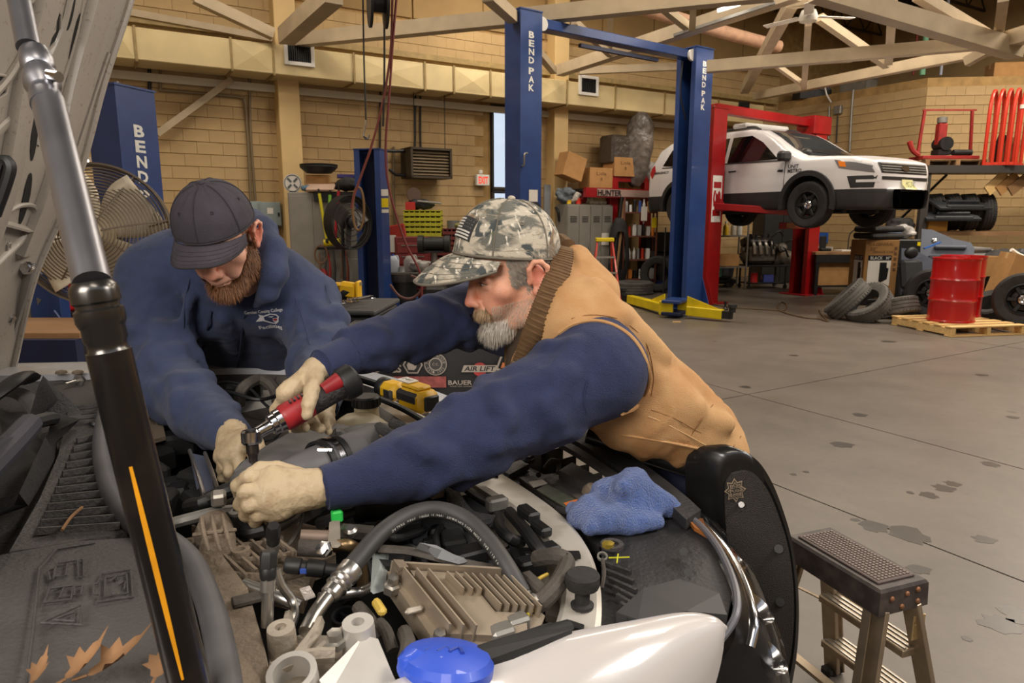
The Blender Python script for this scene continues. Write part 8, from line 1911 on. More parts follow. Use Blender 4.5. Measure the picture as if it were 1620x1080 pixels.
def cap_mesh(O,M,parent,crown,m,mb_,brim,hat_name='cap'):
    """six panel cap: crown dome with seams, button, sweatband edge, curved brim. crown=(rx,ry,rz), brim=(length, half width, droop, pitch)"""
    rx,ry,rz=crown;L_=lambda x,y,z:O+M @ Vector((x,y,z));nu,nv=72,18
    def dome(a,v):
        th=v*math.pi/2*1.0;r=math.sin(th) ** .80;z=math.cos(th) ** 1.15
        bul=1+.030*math.sin(th*2) ** 2;seam=min(abs(((a/6.28318*6+.5) % 1)-.5)*6,1);g_=1-.020*(1-min(1,seam*3))*(v >.05)
        fl=1.0+(.05 if math.sin(a) >.3 else 0)*math.sin(th) ** 2*(1-v)*2
        return L_(rx*r*math.cos(a)*bul*g_,ry*r*math.sin(a)*bul*g_,rz*z*g_*fl)
    rings=[[dome(6.28318*k/nu,v/nv) for k in range(nu)] for v in range(1,nv+1)]
    for r in rings[-2:]:pass
    inner=[[p.lerp(O,.03) for p in r] for r in rings[::-1][:4]]
    cap_=obj(hat_name,MB().loft(rings+inner,False),m,parent,smooth=180)
    obj('crown_top',MB().loft([[dome(6.28318*k/nu,v) for k in range(nu)] for v in (.008,.03,1/nv)],True),m,cap_,smooth=180)
    obj('button',MB().ell(L_(0,0,rz+.002),(.008,.008,.005),M,14,8),m,cap_)
    for k in range(6):
        a=6.28318*(k+.5)/6
        obj('seam',MB().tube([dome(a,v/12)+(dome(a,v/12)-O).normalized()*.0008 for v in range(1,13)],.0014,5,2),mb_,cap_)
        obj('eyelet',MB().ring(dome(a+.52,.55)+(dome(a+.52,.55)-O).normalized()*.0012,(dome(a+.52,.55)-O),[(.0022,-.001),(.0042,-.001),(.0042,.001),(.0022,.001)],12),mb_,cap_)
    obj('sweatband',MB().tube([dome(6.28318*k/48,1.0) for k in range(49)],.0028,6,1),mb_,cap_)
    bl,bw,dr,pt=brim
    def br(u,v):
        x=(u-.5)*2;a=math.pi/2-x*1.20;base=Vector((rx*1.005*math.cos(a),ry*1.005*math.sin(a),0));e=(1-abs(x) ** 2.6) ** .62 if abs(x) <1 else 0
        tip=Vector((x*bw,ry+bl*e-(1-e)*ry*.55,0));p=base.lerp(tip,v);out=max(0,p.y-ry*.35)
        p.z=-dr*(abs(p.x)/bw) ** 2*(.25+.75*v)-math.tan(pt)*out*v-.003
        return L_(*p)
    b=obj('brim',MB().grid(br,28,10,.004),m,cap_,smooth=180)
    obj('brim_edge',MB().tube([br(k/40,1.0)-(M @ Vector((0,0,.002))) for k in range(41)],.0028,6,1),mb_,b)
    for v in (.35,.55,.75,.9):obj('stitch_row',MB().tube([br(.06+.88*k/30,v)+M @ Vector((0,0,.0004)) for k in range(31)],.0007,4,1),mb_,b)
    return cap_,dome,br
def hand(name,parent,m,wrist,mcps,fingers,thumb,h=.0021,pr=.0165,fr=.0098,cuff=None,wr=.027):
    """glove: palm, four fingers of three bones, thumb leaving the side of the palm"""
    allp=[wrist]+mcps+[p for f in fingers for p in f]+thumb+([cuff] if cuff is not None else [])
    a=np.array([tuple(p) for p in allp]);s=SDF(a.min(0)-.05,a.max(0)+.05,h)
    if cuff is not None:s.cap(cuff,wrist,wr*1.12,wr*.92,.01)
    for i,p in enumerate(mcps):s.cap(wrist.lerp(p,.15),p,pr*1.15,pr*(.92 if i <3 else .82),.012)
    for i in range(3):s.cap(mcps[i].lerp(wrist,.1),mcps[i+1].lerp(wrist,.1),pr*.85,pr*.85,.010)
    for i,(p,f) in enumerate(zip(mcps,fingers)):
        k=fr*(1.0,1.04,1.0,.86)[i];ch=[p]+f
        for j in range(len(ch)-1):s.cap(ch[j],ch[j+1],k*(1.14-.09*j),k*(1.06-.09*j),.0022 if j else .006)
        for j in range(1,len(ch)-1):s.ell(ch[j],(k*1.02,)*3,None,.004)
    for j in range(len(thumb)-1):s.cap(thumb[j],thumb[j+1],fr*(1.75-.28*j),fr*(1.45-.24*j),.008 if j == 0 else .003)
    V,F=s.mesh(1);N=vnorm(V,F);d=np.array([noise.noise(Vector(v)*70)*.0011+(1-2*abs(noise.noise(Vector((v[0]*130,v[1]*50,v[2]*60)))))*.0007 for v in V])
    return npobj(name,V+N*d[:,None],F,m,parent)
def on_surf(bvh,pts,off=.002):
    out=[]
    for x,y in pts:
        d=ray(x,y).normalized();hit=bvh.ray_cast(CAM,d)
        if hit[0] is not None:out.append(hit[0]-d*off)
    return out
def seam(nm,bvh,pts,r,m,parent,off=.0002,k=4):
    P_=on_surf(bvh,pts,off)
    if len(P_) >1:return obj(nm,MB().tube(P_,r,6,k),m,parent)
def body_rest(caps,h=.012):
    a=np.array([tuple(p) for c in caps for p in c[:2]]);s=SDF(a.min(0)-.16,a.max(0)+.16,h)
    for c in caps:s.cap(c[0],c[1],c[2],c[3],.03)
    return s.mesh(1)
def joined(Vs,Fs):
    o=0;FF=[]
    for v,f in zip(Vs,Fs):FF.append(f+o);o += len(v)
    return np.concatenate(Vs),np.concatenate(FF)
M_navyB=mat('sweatshirt_navy',C(39,47,82),.92,var=.10,vscale=40,bump=.35,bscale=420,sheen=.06)
M_navyA=mat('hoodie_navy',C(51,61,92),.92,var=.12,vscale=34,bump=.35,bscale=420,sheen=.10)
M_vest=mat('vest_duck',C(196,154,106),.85,bump=.3,bscale=520,vscale=9,col2=C(180,130,80),mix=(.42,.68))
M_glove=mat('glove_latex',C(190,170,138),.5,col2=C(150,122,92),vscale=34,mix=(.50,.82),bump=.15,bscale=200)
M_rib=mat('rib_knit',C(104,78,50),.9,var=.15,vscale=60)
M_pants=mat('pants_navy',C(40,46,70),.9,var=.12,vscale=20,bump=.2,bscale=300)
M_boot=mat('boot',C(60,48,38),.7,var=.2,vscale=12)
M_greyhair=mat('grey_hair',C(196,188,176),.6,var=.25,vscale=120);M_darkgrey=mat('hair_salt',C(140,130,118),.6,var=.3,vscale=120);M_brownhair=mat('beard_brown',C(128,86,54),.6,var=.3,vscale=120)
# ============ man in the camouflage cap
B=thing('person','man in camouflage cap and tan vest leaning over the engine with a ratchet','person',(.55,1.66,0))
SKB=skin_mat('skin_ruddy',C(222,164,134),C(206,98,82))
fB=Vector((-math.cos(R(20)),-math.sin(R(20)),0));MBh=head_axes(fB,R(13));scB=1.01
OB=D(851,438,1.375)-MBh @ (Vector((-.080,-.014,-.008))*scB)
V,F,loc,LB=head_sdf(OB,MBh,scB,.0025,1.05)
tn=np.clip(.6*np.exp(-(((np.abs(loc[:,0])-.082)/.012) ** 2+((loc[:,1]+.015)/.03) ** 2+((loc[:,2]+.005)/.04) ** 2))+.55*np.exp(-((np.abs(loc[:,0])-.042) ** 2+(loc[:,1]-.062) ** 2+(loc[:,2]+.034) ** 2)/.026 ** 2)+.7*np.exp(-((loc[:,0]) ** 2+(loc[:,1]-.112) ** 2+(loc[:,2]+.034) ** 2)/.018 ** 2)+.5*np.exp(-((loc[:,2]+.073)/.008) ** 2-(loc[:,0]/.026) ** 2)*(loc[:,1] >.07),0,.85)
SL,SR=D(948,586,1.275),D(800,505,1.68)
latB=(SL-SR).normalized();NB=D(874,488,1.50);PB=D(1078,690,1.59)
armL=[(SL,.088),(D(842,640,1.22),.080),(D(742,692,1.155),.068),(D(625,742,1.085),.050),(D(528,768,1.035),.034)]
armR=[(SR,.085),(D(742,500,1.60),.068),(D(655,522,1.50),.058),(D(580,552,1.41),.044),(D(518,576,1.33),.032)]
hipL,hipR=PB+latB*.07+Vector((.02,0,-.08)),PB-latB*.085+Vector((.02,.0,-.08))
def leg(hip,s):return [(hip,.092),(Vector((.46,1.64,.50))+latB*.09*s,.064),(Vector((.50,1.68,.10))+latB*.10*s,.045)]
legs_=[leg(hipL,1),leg(hipR,-1)]
rest=[(NB,PB,.07,.07),(NB+latB*.08,PB+latB*.05,.06,.07),(NB-latB*.08,PB-latB*.05,.06,.07)]
for ch in (armL,armR):rest += [(ch[i][0],ch[i+1][0],max(.02,ch[i][1]-.018),max(.02,ch[i+1][1]-.014)) for i in range(4)]
for ch in legs_:rest += [(ch[i][0],ch[i+1][0],ch[i][1]-.015,ch[i+1][1]-.012) for i in range(2)]
rest += [(LB(0,-.04,-.12),NB,.055,.06)]
Vr,Fr=body_rest(rest);VV,FF=joined([V,Vr],[F,Fr]);bo=npobj('body',VV,FF,SKB,B);tint(bo,np.concatenate([tn,np.zeros(len(Vr))]))
cl=loc[F].mean(1)
dn=np.array(MBh @ Vector((0,.25,-1)));fwd=np.array(MBh @ Vector((0,1,0)))
side_hair=(cl[:,2] >-.03) & (cl[:,2] <.06) & (cl[:,1] <.042) & ~((np.abs(cl[:,0]) >.070) & (cl[:,1] >-.045) & (cl[:,1] <.012) & (cl[:,2] <.03)) & ((cl[:,1] <.012) | (cl[:,2] >-.012)) & (np.abs(cl[:,0]) >.03) | ((cl[:,1] <-.06) & (cl[:,2] <.05) & (cl[:,2] >-.07))
strands('hair',V,F,side_hair,11000,.018,.0008,lambda P:np.tile(np.array(MBh @ Vector((0,-.55,-.8))),(len(P),1)),M_darkgrey,B,1,.12,.10)
must=(np.abs(cl[:,0]) <.034) & (cl[:,2] <-.048) & (cl[:,2] >-.0705) & (cl[:,1] >.070) & ~((np.abs(cl[:,0]) <.018) & (cl[:,2] >-.053))
goat=(cl[:,2] <-.079) & (cl[:,1] >.036) & (np.abs(cl[:,0]) <.044)
jawl=(cl[:,2] <-.046) & (cl[:,1] >-.015) & (cl[:,1] <.085) & (np.abs(cl[:,0]) >.026) & (cl[:,2] >-.125)
bd=strands('beard',V,F,goat,5200,.022,.0006,lambda P:np.tile(dn,(len(P),1)),M_greyhair,B,2,.45,.16)
strands('moustache',V,F,must,1700,.013,.0006,lambda P:np.tile(dn,(len(P),1)),mat('moustache_hair',C(188,160,126),.6,var=.25,vscale=120),B,3,.3,.2)
strands('stubble',V,F,jawl,8000,.0045,.0005,lambda P:np.tile(dn,(len(P),1)),mat('stubble',C(190,166,146),.6),B,4,.35,.2)
for sg in (-1,1):
    eb=(np.abs(cl[:,0]-sg*.032) <.020) & (cl[:,2] >.020) & (cl[:,2] <.031) & (cl[:,1] >.05)
    strands('eyebrow',V,F,eb,260,.008,.0005,lambda P:np.tile(np.array(MBh @ Vector((sg*1,.0,.1))),(len(P),1)),M_darkgrey,B,5,.25,.2)
    obj('eye',MB().ell(LB(sg*.032,.0768,-.0015),(.0145*scB,.0152*scB,.0040*scB),MBh,14,8),mat('eye_white',C(190,176,168),.25),B)
    obj('iris',MB().ell(LB(sg*.031,.0905,-.0024),(.004*scB,.002,.0028*scB),MBh,12,6),mat('iris',C(50,44,40),.2),B)
    obj('eyelashes',MB().tube([LB(sg*x,y,z) for x,y,z in ((.018,.0885,.0005),(.026,.0915,.0028),(.034,.0915,.0030),(.042,.0880,.001),(.047,.083,-.0015))],.0011,5,4),mat('lash',C(110,74,60),.6),B)
# camouflage cap
def camo():
    m=mat('camo_cloth',C(140,132,116),.88,bump=.3,bscale=400)
    nt=m.node_tree;N=nt.nodes;L=nt.links;b=N['Principled BSDF'];tc=N.new('ShaderNodeTexCoord')
    def nz(sc,st=(1,1,1),det=6,off=0,dist=0.0):
        mp=N.new('ShaderNodeMapping');mp.inputs['Scale'].default_value=st;mp.inputs['Location'].default_value=(off,off*2,off*3);mp.inputs['Rotation'].default_value=(.3*off,.5,.4*off);L.new(tc.outputs['Object'],mp.inputs['Vector'])
        n=N.new('ShaderNodeTexNoise');n.inputs['Scale'].default_value=sc;n.inputs['Detail'].default_value=det;n.inputs['Distortion'].default_value=dist;L.new(mp.outputs[0],n.inputs['Vector']);return n.outputs['Fac']
    def ramp(src,p0,p1):
        r=N.new('ShaderNodeValToRGB');r.color_ramp.elements[0].position=p0;r.color_ramp.elements[1].position=p1;L.new(src,r.inputs['Fac']);return r.outputs[0]
    def mixc(f,a,c):
        x=N.new('ShaderNodeMix');x.data_type='RGBA';L.new(f,x.inputs['Factor'])
        if isinstance(a,tuple):x.inputs[6].default_value=a
        else:L.new(a,x.inputs[6])
        x.inputs[7].default_value=c;return x.outputs[2]
    c=mixc(ramp(nz(24,(1,1,1.6),5,1,.8),.46,.58),C(196,186,168),C(104,104,96))
    c=mixc(ramp(nz(20,(1,1.6,1),4,2,.7),.58,.63),c,C(72,78,78))
    c=mixc(ramp(nz(15,(1.4,1,1),4,3,.8),.60,.66),c,C(136,112,84))
    c=mixc(ramp(nz(20,(1,1,1),3,5),.66,.70),c,C(92,100,52))
    c=mixc(ramp(nz(26,(1,1,.45),5,4,2.4),.60,.66),c,C(226,218,204))
    c=mixc(ramp(nz(60,(.35,.35,2.4),6,6,.8),.60,.68),c,C(150,140,122))
    L.new(c,b.inputs['Base Color']);return m
M_camo=camo();M_camos=mat('camo_seam',C(112,106,94),.9)
MBc=head_axes(fB,R(-3),R(-4));OBc=D(803,402,1.445)
capB,domeB,brB=cap_mesh(OBc,MBc,B,(.088,.116,.114),M_camo,M_camos,(.078,.090,.016,R(21)),'cap')
# flag patch on the front panel
cv=[tuple(domeB(6.28318*a/72,v/18)) for v in range(1,19) for a in range(72)];cf=[(v*72+a,v*72+(a+1) % 72,(v+1)*72+(a+1) % 72,(v+1)*72+a) for v in range(17) for a in range(72)]
cbv=bvh_of(cv,cf);a0=math.pi/2+.12;pc_=domeB(a0,.66);pn=(pc_-OBc).normalized();pu=(domeB(a0,.55)-domeB(a0,.78)).normalized();pe=pu.cross(pn).normalized();pu=pn.cross(pe)
def patch(x0,x1,y0,y1,off,m,nm,par):v,f=fill2d([(x0,y0),(x1,y0),(x1,y1),(x0,y1)],.006);mb=MB();decal(mb,v,f,pc_,pe,pu,cbv,off,.03);return obj(nm,mb,m,par,smooth=180)
fpz=patch(-.033,.033,-.024,.024,.0016,mat('patch_black',C(52,52,52),.9),'flag_patch',capB)
for k in range(7):patch(-.030,.030 if k <3 else .006,-.0212+.0062*k,-.0178+.0062*k,.0030,mat('patch_white',C(206,202,194),.8),'flag_stripe',fpz)
for i in range(3):
    for j in range(4):patch(.010+.0055*j,.0126+.0055*j,.001+.007*i,.0036+.007*i,.0028,mat('patch_grey',C(90,90,88),.8),'flag_star',fpz)
# sweatshirt with both sleeves
caps=[(NB+latB*.10,PB+latB*.06,.075,.08),(NB-latB*.10,PB-latB*.06,.075,.08),(NB+latB*.10,SL,.075,.086),(NB-latB*.12,SR,.075,.085)]
for ch in (armL,armR):caps += [(ch[i][0],ch[i+1][0],ch[i][1],ch[i+1][1],.02) for i in range(4)]
for ch,n_,seed in ((armL,7,1),(armR,6,2)):   # gathered folds round the sleeves
    q=random.Random(seed)
    for k in range(n_):
        u=.25+2.9*(k+.5)/n_;i=int(u);f=u-i;c=ch[i][0].lerp(ch[i+1][0],f);r=ch[i][1]+(ch[i+1][1]-ch[i][1])*f;ax=(ch[i+1][0]-ch[i][0]).normalized();x,y,_=frame_of(ax);ph=q.uniform(0,6.28)
        pts=[c+(x*math.cos(ph+t)+y*math.sin(ph+t))*r*1.0+ax*(t-1.0)*.045*q.choice((-1,1)) for t in np.linspace(0,2.4,7)]
        for j in range(6):caps.append((pts[j],pts[j+1],.007*math.sin(.3+.42*j)+.003,.007*math.sin(.3+.42*(j+1))+.003,.02))
a=np.array([tuple(p) for c in caps for p in c[:2]]);s=cloth_sdf(a.min(0)-.14,a.max(0)+.14,.0065,caps,.03);V2,F2=s.mesh(2);N2=vnorm(V2,F2)
V2=wrinkle(V2,N2,.0020,10,(1,1.0,1.3),3.0);V2=wrinkle(V2,N2,.0012,26,(1,1,1),7.0)
sweat=npobj('sweatshirt',V2,F2,M_navyB,B);sb=bvh_of(V2,F2)
for ch in (armL,armR):
    w0,w1=ch[4][0],ch[3][0];ax=(w0-w1).normalized()
    obj('cuff',MB().tube([w0-ax*.05,w0-ax*.02,w0+ax*.012,w0+ax*.016],[.042,.0385,.036,.033],22,3),M_navyB,sweat)
seam('sleeve_seam',sb,[(930,600),(924,630),(930,655)],.0013,M_navyB,sweat)
# tan vest
vN=D(872,486,1.47);vP=D(1082,686,1.57)
bk=Vector((math.cos(R(31)),0,.0))
caps=[(vN+latB*.11+Vector((.0,0,-.02)),vP+latB*.09+Vector((-.02,0,-.02)),.098,.105),(vN-latB*.12+Vector((.0,0,-.02)),vP-latB*.10+Vector((-.02,0,-.02)),.10,.105),(vN+Vector((.01,0,-.01)),vP+Vector((-.03,0,-.01)),.105,.108),
        (D(935,560,1.42),D(1015,640,1.40),.085,.100),(D(1010,645,1.40),D(1090,668,1.43),.085,.072),(D(1060,640,1.50),D(1112,672,1.50),.085,.066),(D(925,644,1.46),D(1060,676,1.46),.036,.040)]
a=np.array([tuple(p) for c in caps for p in c[:2]]);s=cloth_sdf(a.min(0)-.17,a.max(0)+.17,.0065,caps,.035)
for x,y in ((880,716),(930,730),(985,743),(1040,752),(1095,764)):s.cap(D(x,y,1.15),D(x,y,1.85),.036,.058,.008,'-')
# hem: cut square to the back
hem=D(1172,702,1.50);hn=(vP-vN).normalized();hn=(hn+Vector((.25,0,-.1))).normalized();s.cap(hem+hn*.30-latB*.5,hem+hn*.30+latB*.5,.27,.27,.008,'-')
s.cap(OB,LB(0,-.05,-.2),.078,.078,.012,'-');s.cap(D(912,412,1.50),D(940,462,1.47),.030,.05,.03)
for x,y,r in ((862,384,.047),(848,420,.046),(828,465,.048),(806,520,.048),(790,570,.05)):s.cap(D(x,y,1.15),D(x,y,1.62),r*.85,r*1.15,.006,'-')
for A_,B2,r in (((955,690),(1060,708),.008),((1005,660),(1100,712),.006)):pass
q=random.Random(4)
for (x0,y0,d0,x1,y1,d1,r) in ((945,455,1.30,985,500,1.27,.010),(990,500,1.30,1050,560,1.30,.011),(1040,560,1.34,1130,640,1.36,.012),(1060,640,1.28,1150,670,1.34,.010),(960,670,1.33,1060,690,1.33,.008),(1035,600,1.28,1100,640,1.30,.009)):
    s.cap(D(x0,y0,d0+.045),D(x1,y1,d1+.045),r,r,.03)
V3,F3=s.mesh(2);N3_=vnorm(V3,F3);V3=wrinkle(V3,N3_,.0042,7.5,(1,1,1),11.0);V3=wrinkle(V3,N3_,.0014,18,(1,1,1),5.0)
vest=npobj('vest',V3,F3,M_vest,B);vb=bvh_of(V3,F3)
M_vseam=mat('vest_seam',C(214,178,128),.8);M_vdark=mat('vest_seam_dark',C(140,98,58),.85)
hole=[(884,527),(906,513),(936,507),(966,512),(996,530),(1016,556),(1026,588),(1022,620),(1006,644),(984,654)]
both=bvh_of(np.concatenate([V2,V3]),np.concatenate([F2,F3+len(V2)]))
seam('armhole_binding',both,hole,.0042,M_vest,vest,.002);seam('armhole_stitch',vb,[(x+(8 if x >940 else-2),y-(9 if y <560 else-6)) for x,y in hole[1:-2]],.0011,M_vdark,vest)
seam('front_edge',vb,[(908,676),(950,684),(1000,690),(1060,700),(1110,710),(1160,716)],.0036,M_vest,vest);seam('pocket_seam',vb,[(1000,650),(1040,664),(1080,684),(1120,706)],.0010,M_vseam,vest);seam('pocket_seam',vb,[(1030,648),(1068,662),(1100,680),(1150,704)],.0009,M_vdark,vest);seam('tuck_stitch',vb,[(1128,640),(1112,660),(1096,684),(1088,700)],.0010,M_vdark,vest);seam('hem_seam',vb,[(1178,672),(1172,690),(1160,706)],.0016,M_vdark,vest)
# brown ribbed collar of the vest
colp=[D(896,390,1.46),D(889,416,1.40),D(876,452,1.345),D(862,488,1.315),D(846,522,1.305),D(832,550,1.315),D(822,574,1.33)]
cS=smooth_path(colp,8);cb_=[]
for i,p in enumerate(cS):
    t_=(cS[min(i+1,len(cS)-1)]-cS[max(i-1,0)]).normalized();vw=(CAM-p).normalized();sd=t_.cross(vw).normalized();u=i/(len(cS)-1);wv=.020*(.75+.5*math.sin(math.pi*min(1,u*1.15)))
    rr=.003*(1 if i % 2 else 0);cb_.append([p+sd*wv*math.cos(t)+vw*(.011+rr)*math.sin(t) for t in np.linspace(0,6.28318,15)[:-1]])
coll=obj('collar',MB().loft(cb_),M_rib,vest,smooth=180)
for i in range(2,len(cS)-1,1):obj('rib',MB().tube([cb_[i][k] for k in (0,2,3,5,7)],.0022,5,2),M_rib,coll) if i % 1 == 0 else None
obj('collar_back',MB().tube([D(898,392,1.50),D(880,384,1.56),D(850,420,1.62),D(826,480,1.62),D(812,545,1.55),D(812,575,1.46)],.02,10,5),M_rib,vest)
obj('throat',MB().tube([D(846,500,1.44),D(832,545,1.44),D(820,590,1.42)],[.05,.04,.03],14,4),mat('throat_cloth',C(66,52,40),.9),vest)
obj('vest_front',MB().tube([D(842,535,1.40),D(820,570,1.37),D(812,598,1.36)],[.022,.018,.012],10,4,flat=.5),M_vest,vest);obj('zipper',MB().tube([D(826,556,1.350),D(812,574,1.352),D(802,590,1.356)],.005,8,3),mat('zip_brass',C(130,110,84),.4,.7),vest)
# gloves
W1=D(514,770,1.03)
hand('glove',B,M_glove,W1.lerp(D(440,775,1.0),.08),[D(428,756,1.005),D(420,775,.985),D(422,793,.978),D(432,808,.985)],
     [[D(392,755,.995),D(376,768,1.0),D(378,782,1.015)],[D(388,778,.968),D(382,797,.98),D(394,806,1.0)],[D(394,799,.965),D(390,814,.98),D(402,820,1.0)],[D(408,815,.970),D(404,825,.985),D(414,828,1.0)]],
     [D(478,758,1.04),D(438,744,1.05),D(412,742,1.045),D(396,750,1.03)],cuff=D(530,770,1.04),pr=.0205,fr=.0102,wr=.030)
hand('glove',B,M_glove,D(505,584,1.318),[D(452,622,1.262),D(464,616,1.295),D(478,612,1.322),D(492,610,1.338)],
     [[D(436,648,1.275),D(440,668,1.268),D(450,676,1.25)],[D(455,652,1.31),D(468,676,1.29),D(482,676,1.262)],[D(480,650,1.335),D(496,672,1.31),D(508,678,1.28)],[D(502,642,1.345),D(514,664,1.325),D(520,682,1.30)]],
     [D(500,596,1.29),D(494,618,1.238),D(488,640,1.212),D(486,656,1.206)],cuff=D(520,574,1.335),pr=.0195,fr=.0102,wr=.029)
# trousers and boots
s=cloth_sdf((.2,1.3,.02),(.95,2.0,1.2),.012,[(hipL,hipR,.09,.09)]+[(ch[i][0],ch[i+1][0],ch[i][1]+.012,ch[i+1][1]+.02) for ch in legs_ for i in range(2)]+[(PB,(hipL+hipR)/2,.095,.10)],.03)
Vp,Fp=s.mesh(2);npobj('trousers',wrinkle(Vp,vnorm(Vp,Fp),.004,9,(1,1,.6),2.0),Fp,M_pants,B)
for ch,sg in zip(legs_,(1,-1)):
    a_=ch[2][0];bt=obj('boot',MB().loft([[Vector((a_.x+x,a_.y+y*w_,z)) for x,y in ((-.14,-.02),(-.10,-.045),(.05,-.045),(.09,-.02),(.09,.02),(.05,.045),(-.10,.045),(-.14,.02))] for z,w_ in ((.0,1.05),(.03,1.05),(.06,.95))]+[[Vector((a_.x+x*.5+.02,a_.y+y*.95,z)) for x,y in ((-.14,-.02),(-.10,-.045),(.05,-.045),(.09,-.02),(.09,.02),(.05,.045),(-.10,.045),(-.14,.02))] for z in (.09,.16)]),M_boot,B)
# ============ powered ratchet in his right hand
ra,rb_=D(398,690,1.175),D(548,606,1.285);rd_=(rb_-ra).normalized();RL=(rb_-ra).length
t=thing('power_ratchet','red and black battery ratchet with a chrome head held over the engine','tool',ra.lerp(rb_,.4))
M_rred=mat('ratchet_red',C(150,34,40),.45,var=.2,vscale=20)
dwn=(D(402,745,1.165)-ra).normalized()
obj('head',MB().lathe([(.001,-.012),(.015,-.012),(.018,-.008),(.018,.010),(.015,.014),(.001,.014)],ra,dwn,26),M_chrome,t);obj('selector',MB().box(ra-dwn*.0125,(.018,.004,.003),.4,.001),M_dark,t)
obj('neck',MB().tube([ra+rd_*.012,ra+rd_*.03,ra+rd_*.045],[.012,.0125,.016],18,2),M_chrome,t);obj('collar',MB().lathe([(.016,0),(.020,.003),(.020,.012),(.0225,.014),(.0225,.024),(.020,.026)],ra+rd_*.036,rd_,26),M_chrome,t)
obj('housing',MB().tube([ra+rd_*.058,ra+rd_*.066,ra+rd_*.10,ra+rd_*.13],[.021,.0255,.026,.023],22,2),M_rred,t);obj('grip',MB().tube([ra+rd_*.105,ra+rd_*.12,ra+rd_*.17,ra+rd_*RL],[.0235,.0245,.024,.0285],20,3),mat('grip_black',C(40,36,37),.7,bump=.4,bscale=120),t);obj('side_panel',MB().tube([ra+rd_*.15+Vector((-.0,-.012,.012)),ra+rd_*(RL-.01)+Vector((0,-.014,.014))],[.013,.017],16,1),M_rred,t)
for k in range(4):obj('vent',MB().box(ra+rd_*(.085+.008*k)+Vector((-.004,-.010,.0235)),(.003,.018,.003),.5),M_black,t)
obj('end_cap',MB().lathe([(.030,0),(.034,.008),(.034,.03),(.028,.036),(.001,.037)],ra+rd_*(RL-.015),rd_,22),M_black,t)
obj('drive',MB().lathe([(.009,.012),(.011,.014),(.011,.03),(.009,.032),(.0075,.04),(.0075,.055),(.009,.058),(.0085,.10)],ra,dwn,18),mat('socket',C(92,84,80),.3,.9),t)
# ============ bearded man in the dark cap
A=thing('person','bearded man in dark cap and navy hooded sweatshirt reaching in from the far wing','person',(-.75,2.45,0))
SKA=skin_mat('skin_fair',C(226,172,146),C(208,112,92))
fA=Vector((.02,-1,0));MA=head_axes(fA,R(36),R(2));scA=1.07
OA=D(348,372,1.80)
V,F,loc,LA=head_sdf(OA,MA,scA,.003,1.1)
tn=np.clip(1.0*np.exp(-(((np.abs(loc[:,0])-.084)/.012) ** 2+((loc[:,1]+.015)/.03) ** 2+((loc[:,2]+.005)/.04) ** 2))+.6*np.exp(-((loc[:,0]) ** 2+(loc[:,1]-.112) ** 2+(loc[:,2]+.034) ** 2)/.02 ** 2)+.4*np.exp(-((np.abs(loc[:,0])-.042) ** 2+(loc[:,1]-.062) ** 2+(loc[:,2]+.03) ** 2)/.024 ** 2),0,.8)
aSR,aSL=D(248,440,1.99),D(478,478,2.07);latA=(aSL-aSR).normalized();aN=D(362,440,2.02);aP=D(392,640,2.76)
aR=[(aSR,.102),(D(246,520,1.93),.094),(D(262,592,1.82),.080),(D(315,650,1.66),.066),(D(366,690,1.50),.042)]
aL=[(aSL,.098),(D(497,515,2.02),.090),(D(505,560,1.92),.076),(D(506,605,1.74),.056),(D(508,640,1.58),.038)]
aHL,aHR=aP+latA*.09-ZZ*.08,aP-latA*.09-ZZ*.08
def legA(h_,s):return [(h_,.098),(Vector((h_.x+.0,h_.y+.0,.5)),.068),(Vector((h_.x,h_.y+.06,.10)),.05)]
legsA=[legA(aHL,1),legA(aHR,-1)]
rest=[(aN+latA*.1,aP+latA*.06,.10,.11),(aN-latA*.1,aP-latA*.06,.10,.11),(LA(0,-.04,-.12),aN,.055,.07)]
for ch in (aR,aL):rest += [(ch[i][0],ch[i+1][0],ch[i][1]-.02,ch[i+1][1]-.016) for i in range(4)]
for ch in legsA:rest += [(ch[i][0],ch[i+1][0],ch[i][1]-.015,ch[i+1][1]-.012) for i in range(2)]
Vr,Fr=body_rest(rest);VV,FF=joined([V,Vr],[F,Fr]);bo=npobj('body',VV,FF,SKA,A);tint(bo,np.concatenate([tn,np.zeros(len(Vr))]))
cl=loc[F].mean(1);dn=np.array(MA @ Vector((0,.35,-1)))
brd=((cl[:,2] <-.050+np.clip(.05-cl[:,1],-1,.06)*.7) & (cl[:,1] >-.004) & (cl[:,1] <.12) & (cl[:,2] >-.135) & ~((np.abs(cl[:,0]) <.018) & (cl[:,2] >-.082) & (cl[:,2] <-.066)) & ~((np.abs(cl[:,0]) <.017) & (cl[:,2] >-.056))) & (np.abs(cl[:,0]) <.082) & ~((np.abs(cl[:,0]) >.0745) & (cl[:,1] <.01))
lnf=lambda P:np.where(((P-np.array(OA)) @ np.array(MA)/scA)[:,2] <-.085,.024,.013)
strands('beard',V,F,brd,12000,lnf,.0008,lambda P:np.tile(dn,(len(P),1)),M_brownhair,A,8,.5,.3)
sb_=(cl[:,2] >-.03) & (cl[:,2] <.06) & (cl[:,1] <.03) & (np.abs(cl[:,0]) >.05) & ~((np.abs(cl[:,0]) >.072) & (cl[:,1] >-.045) & (cl[:,1] <.008)) | ((cl[:,1] <-.06) & (cl[:,2] <.05) & (cl[:,2] >-.06))
strands('hair',V,F,sb_,3500,.014,.0007,lambda P:np.tile(np.array(MA @ Vector((0,-.3,-1))),(len(P),1)),M_brownhair,A,9,.15,.12)
